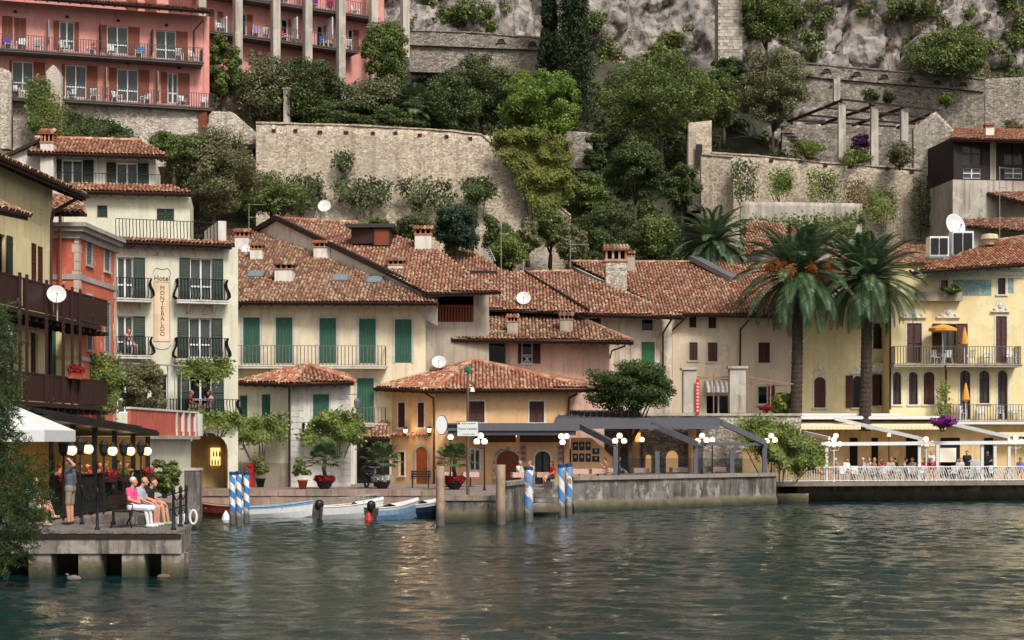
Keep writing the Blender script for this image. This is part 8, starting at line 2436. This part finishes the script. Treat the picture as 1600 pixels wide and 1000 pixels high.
balc(W14, zW, [(345, None, ''), (400, TW('lilac', (150, 140, 196)), 'a lilac'), (415, None, ''), (446, TW('red', (206, 44, 44)), 'a red'), (462, TW('grey', (150, 152, 160)), 'a grey'), (507, TW('navy', (48, 84, 160)), 'a dark blue'), (517, TW('yellow', (222, 176, 62)), 'a yellow'), (545, None, '')], 'chairs on the lower wing balcony', 'lower wing balcony behind the columns')
balc(W14, zT, [(445, TW('white', (225, 225, 225)), 'a white'), (492, TW('violet', (110, 40, 110)), 'a violet'), (515, TW('magenta', (176, 30, 100)), 'a magenta'), (556, None, '')], 'chairs on the upper wing balcony', 'upper wing balcony behind the columns')
# white chairs along the lakeside railing
for i in range(13):
    p = at(1318 + i * 21.5, 750, 93.2 + 3.3 * (1318 + i * 21.5 - 1213) / 427.0 + 0.55)
    chair('%s white chair from the left along the slanted terrace railing' % ORD[i], (p.x, p.y, 1.155), R([0, 20, 170, -30, 90][i % 5]), 'white chairs along the lakeside railing', name='terrace_chair')
CLOTH = plain('white_tablecloth', (0.7, 0.69, 0.66, 1), 0.85, var=0.08)
m_, t_, b_ = newmat('red_white_cloth')
ck = N(t_, 'ShaderNodeTexChecker', Vector=pos(t_), Scale=16.0, Color1=rgb((168, 66, 58)), Color2=rgb((224, 216, 206)))
t_.links.new(ck.outputs[0], b_.inputs['Base Color']); b_.inputs['Roughness'].default_value = 0.9
CHK = m_
def table(label, p, mt, group):
    t = thing('restaurant_table', label, 'table', p, R(8), group)
    MB().box(-.4, .4, -.4, .4, .72, .745).add([(-.41, -.41, .5), (.41, -.41, .5), (.41, -.41, .747), (-.41, -.41, .747), (.41, .41, .5), (.41, .41, .747), (-.41, .41, .5), (-.41, .41, .747)], [(0, 1, 2, 3), (1, 4, 5, 2), (4, 6, 7, 5), (6, 0, 3, 7)]).build('tablecloth', mt, t)
    MB().tube([(0, 0, 0), (0, 0, .72)], .035, 6).box(-.25, .25, -.04, .04, 0, .03).box(-.04, .04, -.25, .25, 0.031, .05).build('leg', IRON, t)
for n_, x in enumerate((1332, 1376, 1408, 1436)): table('%s white clothed table from the left on the lakeside terrace' % ORD[n_], (X(x, 96.4), 96.4 + n_ * 0.1, 1.15), CLOTH, 'white tables on the lakeside terrace')
TZ = 1.3
for n_, (x, D) in enumerate(((905, 84.2), (935, 85.2), (958, 86.2), (1000, 87.2), (1060, 89), (1120, 91))): table('%s red and white clothed table from the left behind the terrace wall' % ORD[n_], (X(x, D), D, TZ - 0.17 if n_ < 0 else TZ), CHK, 'checked tables on the harbour terrace')
for n_, (x, D) in enumerate(((697, 84.5), (735, 85), (812, 84), (850, 84.5))): table('%s red and white clothed table from the left before the apricot house' % ORD[n_], (X(x, D), D, QZ), CHK, 'checked tables before the apricot house')
# yellow hotel balcony: loungers and parasols
zB = H12.uz(1497, 569, 1.2)[1]; w12 = wm(H12.e)
for n_, x in enumerate((1462, 1482, 1518, 1545, 1580)): chair('%s white balcony chair from the left on the yellow hotel' % ORD[n_], w12 @ Vector((H12.uz(x, 550, .6)[0], -.6, zB)), R([15, -20, 170, 30, 0][n_]), 'white chairs on the yellow hotel balcony', name='balcony_chair')
zB2 = H12.uz(1550, 657, 1.1)[1]
for n_, x in enumerate((1503, 1533, 1562, 1590)): chair('%s white chair from the left on the low yellow hotel balcony' % ORD[n_], w12 @ Vector((H12.uz(x, 650, .6)[0], -.6, zB2)), R([15, -20, 170, 30][n_]), 'white chairs on the low balcony', name='balcony_chair')
AMB = plain('amber_canvas', rgb((226, 156, 70)), 0.85, var=0.1)
def parasol(label, x, ytop, ybase, D, r, opened):
    b = at(x, ybase, D); h = Z(ytop, D) - b.z
    t = thing('amber_parasol', label, 'parasol', b, 0)
    MB().tube([(0, 0, 0), (0, 0, h)], .025, 6).build('pole', WHITE, t)
    if opened: MB().lathe([(r, -.35), (r, -.2), (r * .6, -.06), (.02, .06)], (0, 0, h), 8).build('canopy', AMB, t)
    else: MB().lathe([(.05, -1.15), (.24, -1.0), (.16, -.5), (.03, 0)], (0, 0, h), 8).build('canopy', AMB, t)
parasol('open amber parasol on the yellow hotel balcony', 1473, 508, 569, 98.6, .85, True); parasol('closed amber parasol on the yellow hotel balcony', 1507, 511, 569, 98.6, .3, False); parasol('closed amber parasol on the low yellow hotel balcony', 1509, 598, 657, 98.6, .3, False)

# ================================================================== PEOPLE
DG = bpy.context.evaluated_depsgraph_get
BODY = {}
POSES = {
    'sit': dict(pel=(0, 0, .54), ch=(-.04, 0, .93), nk=(-.01, 0, 1.07), hd=(.04, 0, 1.21), hip=(0, .09, .53), kn=(.43, .11, .51), an=(.42, .11, .09), sho=(-.04, .175, .99), el=(.03, .25, .74), ha=(.27, .13, .66)),
    'stand': dict(pel=(0, 0, .94), ch=(0, 0, 1.28), nk=(0, 0, 1.46), hd=(.03, 0, 1.61), hip=(0, .09, .9), kn=(.03, .1, .5), an=(0, .1, .09), sho=(0, .185, 1.4), el=(-.02, .25, 1.12), ha=(.08, .25, .88)),
}
def body(pose, key, over=None, vox=0.028, shorts=0.62, sleeve=0.55, hi=False):
    if key in BODY: return BODY[key]
    J = dict(POSES[pose]); V3 = Vector
    def sd(n, s):
        k = n + ('L' if s > 0 else 'R')
        if over and k in over: return V3(over[k])
        v = (over or {}).get(n, J[n]); return V3((v[0], v[1] * s, v[2]))
    c = lambda n: V3((over or {}).get(n, J[n]))
    S = []   # a, b, ra, rb, material: 0 skin 1 shirt 2 trousers 3 shoes
    pel, ch, nk, hd = c('pel'), c('ch'), c('nk'), c('hd')
    for s in (-.07, 0, .07):
        o = V3((0, s, 0)); S.append((pel + o, pel.lerp(ch, .35) + o, .115, .105, 2 if False else 1)); S.append((pel.lerp(ch, .35) + o, ch + o * 1.35, .105, .115, 1))
        S.append((pel + o * 1.2 - V3((0, 0, .02)), pel + o * 1.2 + V3((0, 0, .03)), .118, .115, 2))
    S.append((sd('sho', 1), sd('sho', -1), .068, .068, 1))
    S.append((nk - V3((0, 0, .05)), hd, .055, .05, 0))
    S.append((hd + V3((-.012, 0, .03)), hd + V3((.012, 0, .0)), .088, .082, 0)); S.append((hd + V3((.02, 0, -.05)), hd + V3((.035, 0, -.075)), .062, .05, 0))
    S.append((hd + V3((.085, 0, -.01)), hd + V3((.105, 0, -.03)), .014, .018, 0))
    for s in (1, -1):
        S.append((hd + V3((-.005, .085 * s, -.01)), hd + V3((-.01, .09 * s, .02)), .018, .02, 0))
        h, k, a = sd('hip', s), sd('kn', s), sd('an', s)
        m = h.lerp(k, shorts)
        S.append((h, m, .093, .082, 2)); S.append((m, k, .072, .06, 0 if shorts < 1 else 2))
        lm = 2 if shorts > 1 else 0
        m2 = k.lerp(a, .35)
        S.append((k, m2, .058, .058, lm)); S.append((m2, a, .056, .04, lm))
        tv = V3(((over or {}).get('toe', (.15, .02, 0)))); S.append((a - V3((.03, 0, .035)), a + V3((tv.x, tv.y * s, -.045)), .045, .036, 3))
        sh, e, ha = sd('sho', s), sd('el', s), sd('ha', s)
        m = sh.lerp(e, min(sleeve, 1))
        S.append((sh, m, .062, .055, 1)); S.append((m, e, .046, .042, 0 if sleeve < 1 else 1)); S.append((e, ha, .042, .03, 0 if sleeve < 1.5 else 1))
        d = (ha - e).normalized(); sdv = d.cross(V3((0, 0, 1)))
        sdv = sdv.normalized() if sdv.length > .01 else V3((0, 1, 0))
        S.append((ha, ha + d * .07, .034, .036, 0))
        if hi:
            pd = V3((0, 0, -.012))
            for i in range(4):
                b0 = ha + d * .08 + sdv * (.027 - .018 * i); L = (.07, .08, .075, .058)[i]
                S.append((b0, b0 + d * L * .55 + pd, .0105, .0105, 0)); S.append((b0 + d * L * .55 + pd, b0 + d * L + pd * 2.5, .0105, .009, 0))
            S.append((ha + d * .02 + sdv * .03 * s, ha + d * .075 + sdv * .058 * s + pd, .013, .011, 0))
        else: S.append((ha + d * .07, ha + d * .14, .026, .016, 0))
    mb = MB()
    for a, b, ra, rb, _ in S:
        mb.ball(a, ra, 10, 8); mb.ball(b, rb, 10, 8)
        if (b - a).length > .02: mb.tube([a, b], [ra, rb], 10)
    tmp = bpy.data.objects.new('tmp', mb.mesh('tmp', PLASTIC)); COL.objects.link(tmp)
    r = tmp.modifiers.new('r', 'REMESH'); r.mode = 'VOXEL'; r.voxel_size = vox
    sm = tmp.modifiers.new('s', 'SMOOTH'); sm.factor = .5; sm.iterations = 2 if hi else 3
    me = bpy.data.meshes.new_from_object(tmp.evaluated_get(DG()))
    bpy.data.objects.remove(tmp)
    n = len(me.polygons); C = np.empty(n * 3); me.polygons.foreach_get('center', C); C = C.reshape(-1, 3)
    best = np.full(n, 9.0); mi = np.zeros(n, int)
    for a, b, ra, rb, m in S:
        a, b = np.array(a), np.array(b); ab = b - a
        t = np.clip(((C - a) @ ab) / max(ab @ ab, 1e-9), 0, 1)
        dd = np.linalg.norm(C - a - t[:, None] * ab, axis=1) - (ra + (rb - ra) * t)
        k = dd < best; best[k] = dd[k]; mi[k] = m
    me.materials.clear()
    for _ in range(4): me.materials.append(PLASTIC)
    me.polygons.foreach_set('material_index', mi.astype(np.int32)); me.polygons.foreach_set('use_smooth', np.ones(n, bool)); me.update()
    BODY[key] = (me, hd)
    return BODY[key]
SKIN = plain('skin', rgb((206, 150, 124)), 0.6, var=0.12, bmp=0)
HAIRS = {k: plain('hair_' + k, rgb(c_), 0.8, var=0.25, scale=30) for k, c_ in dict(white=(206, 204, 200), grey=(140, 134, 128), brown=(84, 58, 42), dark=(44, 36, 32), blond=(186, 150, 100), red=(128, 62, 40)).items()}
CL = lambda c_: plain('cloth_%d_%d_%d' % c_, rgb(c_), 0.9, var=0.18)
def person(label, loc, rz, bd, shirt, pants, hair=None, shoes=(60, 50, 44), long_hair=False, group=None, eyes=False, s=1.0):
    me, hd = bd
    t = thing('person', label, 'person', loc, R(rz), group)
    t.scale = (s, s, s)
    o = mesh_obj('body', me, t)
    for i, mt in enumerate((SKIN, CL(shirt), CL(pants), CL(shoes))):
        o.material_slots[i].link = 'OBJECT'; o.material_slots[i].material = mt
    if hair:
        mb = MB().ball(hd + Vector((-.028, 0, .042)), (.098, .094, .088), 12, 8)
        if long_hair: mb.ball(hd + Vector((-.06, 0, -.04)), (.07, .09, .13), 10, 8)
        mb.build('hair', HAIRS[hair], t, smooth=True)
    if eyes: MB().ball(hd + Vector((.08, .032, .012)), .011, 6, 5).ball(hd + Vector((.08, -.032, .012)), .011, 6, 5).build('eyes', BLK, t)
    return t
# jetty group
person('man standing in grey shirt and khaki shorts, hand raised to his head', (X(110, 45.2), 45.2, JZ + .01), 172, body('stand', 'man', dict(elL=(-.2, .24, 1.56), haL=(-.03, .13, 1.68), haR=(.1, -.26, .9), kn=(.02, .11, .5)), .011, .85, .8, True), (92, 96, 110), (140, 128, 108), 'brown', (70, 54, 44), eyes=True, s=1.04)
person('elderly woman in pink top and white trousers sitting on the bench', (X(207, 44.0), 44.0, JZ), -14, body('sit', 'woman', dict(haL=(.16, .05, .7), haR=(.14, -.06, .68), an=(.5, .1, .09)), .011, 1.2, .55, True), (232, 84, 138), (226, 224, 224), 'white', (232, 230, 226), eyes=True)
person('bald man in light grey shirt sitting behind the woman in pink', (X(221, 44.7), 44.7, JZ), -8, body('sit', 'bald', dict(hd=(.09, .02, 1.2), haR=(.3, -.14, .62)), .011, .9, .6, True), (172, 176, 188), (150, 152, 160), None, (200, 200, 200), eyes=True)
person('young person in black top and red shorts on the bench', (X(233, 45.2), 45.2, JZ), -12, body('sit', 'youth', dict(hd=(.14, 0, 1.16), nk=(.06, 0, 1.05), ch=(0, 0, .92), ha=(.36, .08, .62), an=(.5, .13, .09)), .011, .8, .5, True), (38, 38, 44), (190, 44, 52), 'brown', (150, 190, 130), eyes=True)
person('seated person in pale blue top with crossed legs behind the feathery tree', (X(52, 44.7), 44.7, JZ), -10, body('sit', 'crossed', dict(knL=(.42, .05, .62), anL=(.62, -.08, .3), knR=(.42, -.08, .52)), .011, .6, .5, True), (160, 190, 200), (206, 196, 176), 'blond', (190, 170, 150), eyes=True)
SIT = body('sit', 'sit'); SIT2 = body('sit', 'sit2', dict(haL=(.22, .08, .95), elL=(.08, .26, .78), hd=(.07, .02, 1.2)))
SIT3 = body('sit', 'sit3', dict(haR=(.2, -.1, 1.02), elR=(.14, -.22, .78), hd=(.06, -.02, 1.21)), sleeve=1.0); STA = body('stand', 'sta', dict(haL=(.25, .15, 1.1)))
# diners in the lantern pavilion
for x, D, rz, bd, sh, hr, lab in ((93, 52, 60, SIT, (196, 150, 140), 'brown', 'diner in faded pink at the left end of the lantern pavilion'), (123, 54, -60, SIT2, (60, 60, 70), 'dark', 'diner in dark top behind the standing man in the pavilion'), (137, 54.5, -100, SIT2, (196, 40, 44), 'dark', 'diner in red shirt in the lantern pavilion'), (155, 57, -60, SIT, (190, 150, 150), 'red', 'diner in rose top in the middle of the lantern pavilion'), (168, 56.5, -110, SIT3, (224, 218, 214), 'brown', 'diner in white shirt in the middle of the lantern pavilion'), (185, 58.5, -40, SIT, (40, 40, 46), 'dark', 'diner in black top right of the middle lantern'), (200, 58.5, -120, SIT2, (214, 150, 150), 'red', 'diner in pink top right in the lantern pavilion'), (214, 61, 200, SIT, (70, 60, 60), 'grey', 'diner in dark clothes at the right end of the pavilion')):
    person(lab, (X(x, D), D, QZ + .33), rz, bd, sh, (60, 56, 60), hr, group='diners in the lantern pavilion', long_hair=hr == 'red')
# people on the hotel balconies
def onb(px, yf, dep, rz, bd, sh, hr, lab, lift=0):
    u, z = H3.uz(px, yf, dep); person(lab, wm(H3.e) @ Vector((u, -dep + .3, z + lift)), rz, bd, sh, (190, 190, 196), hr, long_hair=True)
onb(200, 555, .75, 0, SIT3, (196, 140, 150), 'red', 'woman sitting on the middle left hotel balcony', .0); onb(300, 652, .7, 0, SIT, (200, 90, 60), 'grey', 'guest in orange on the lowest hotel balcony', .0); onb(330, 652, .7, 180, SIT2, (214, 190, 186), 'brown', 'guest in white on the lowest hotel balcony', .0)
# guests of the harbour restaurant
for x, D, z, rz, bd, sh, hr, lab in ((966, 85.0, 1.35, 10, SIT, (40, 150, 220), 'brown', 'diner in bright blue shirt behind the terrace wall'), (946, 86, 1.3, 180, SIT2, (150, 110, 90), 'brown', 'diner in brown top facing the man in blue'), (863, 83.5, QZ, 200, SIT, (206, 34, 40), 'red', 'woman with red top and long red hair left of the flaking poles'), (812, 86, QZ, -40, SIT3, (210, 206, 200), 'grey', 'guest in white before the arched stone doorway'), (829, 85.5, QZ, -150, SIT2, (226, 224, 220), 'grey', 'guest in white left of the landing steps')):
    person(lab, (X(x, D), D, z), rz, bd, sh, (60, 60, 70), hr, long_hair=hr == 'red')
# guests of the lakeside terrace, left to right
LK = [(1272, SIT, (44, 40, 46), 'dark', 'dark clothed'), (1306, SIT2, (214, 180, 180), 'white', 'white haired pink shirted'), (1323, SIT, (226, 224, 222), 'brown', 'white shirted brown haired'), (1349, SIT3, (232, 230, 232), 'white', 'white shirted white haired'), (1358, SIT2, (222, 200, 196), 'grey', 'pale pink clad grey haired'), (1366, SIT, (216, 150, 150), 'blond', 'blond pink topped'), (1379, SIT2, (190, 60, 60), 'red', 'red topped long haired'), (1392, SIT, (220, 214, 208), 'grey', 'white shirted grey haired'), (1399, SIT3, (50, 46, 50), 'dark', 'black topped'), (1414, SIT2, (228, 226, 226), 'brown', 'leaning white shirted'), (1426, SIT, (226, 206, 200), 'red', 'cream topped red haired'), (1444, SIT2, (214, 48, 56), 'brown', 'bright red shirted'), (1456, SIT3, (210, 60, 66), 'grey', 'grey haired red shirted')]
for n_, (x, bd, sh, hr, nm) in enumerate(LK):
    D = 94.3 + 3.3 * (x - 1213) / 427 + (.3 if n_ % 2 else 1.0)
    person(nm + ' guest, %s from the left on the lakeside terrace' % ORD[n_], (X(x, D), D, 1.17), [-20, 200, -60, 170, -120, 20, 190, -90, 180, -10, 210, -70, 160][n_], bd, sh, (120, 110, 110), hr, long_hair=hr in ('red', 'blond'), group='guests on the lakeside terrace')
for x, bd, sh, hr, nm in ((1456, STA, (232, 232, 232), 'grey', 'waiter in white standing behind the red shirted guests'), (1500, SIT, (214, 210, 206), 'brown', 'guest in white left of the service counter'), (1511, STA, (40, 44, 60), 'dark', 'waiter in dark jacket behind the service counter'), (1543, STA, (36, 60, 50), 'dark', 'person in dark green at the glass gate'), (1594, SIT, (120, 130, 190), 'brown', 'guest in lilac at the right edge of the terrace')):
    person(nm, (X(x, 97.4), 97.4, 1.17), 250, bd, sh, (50, 50, 56), hr)
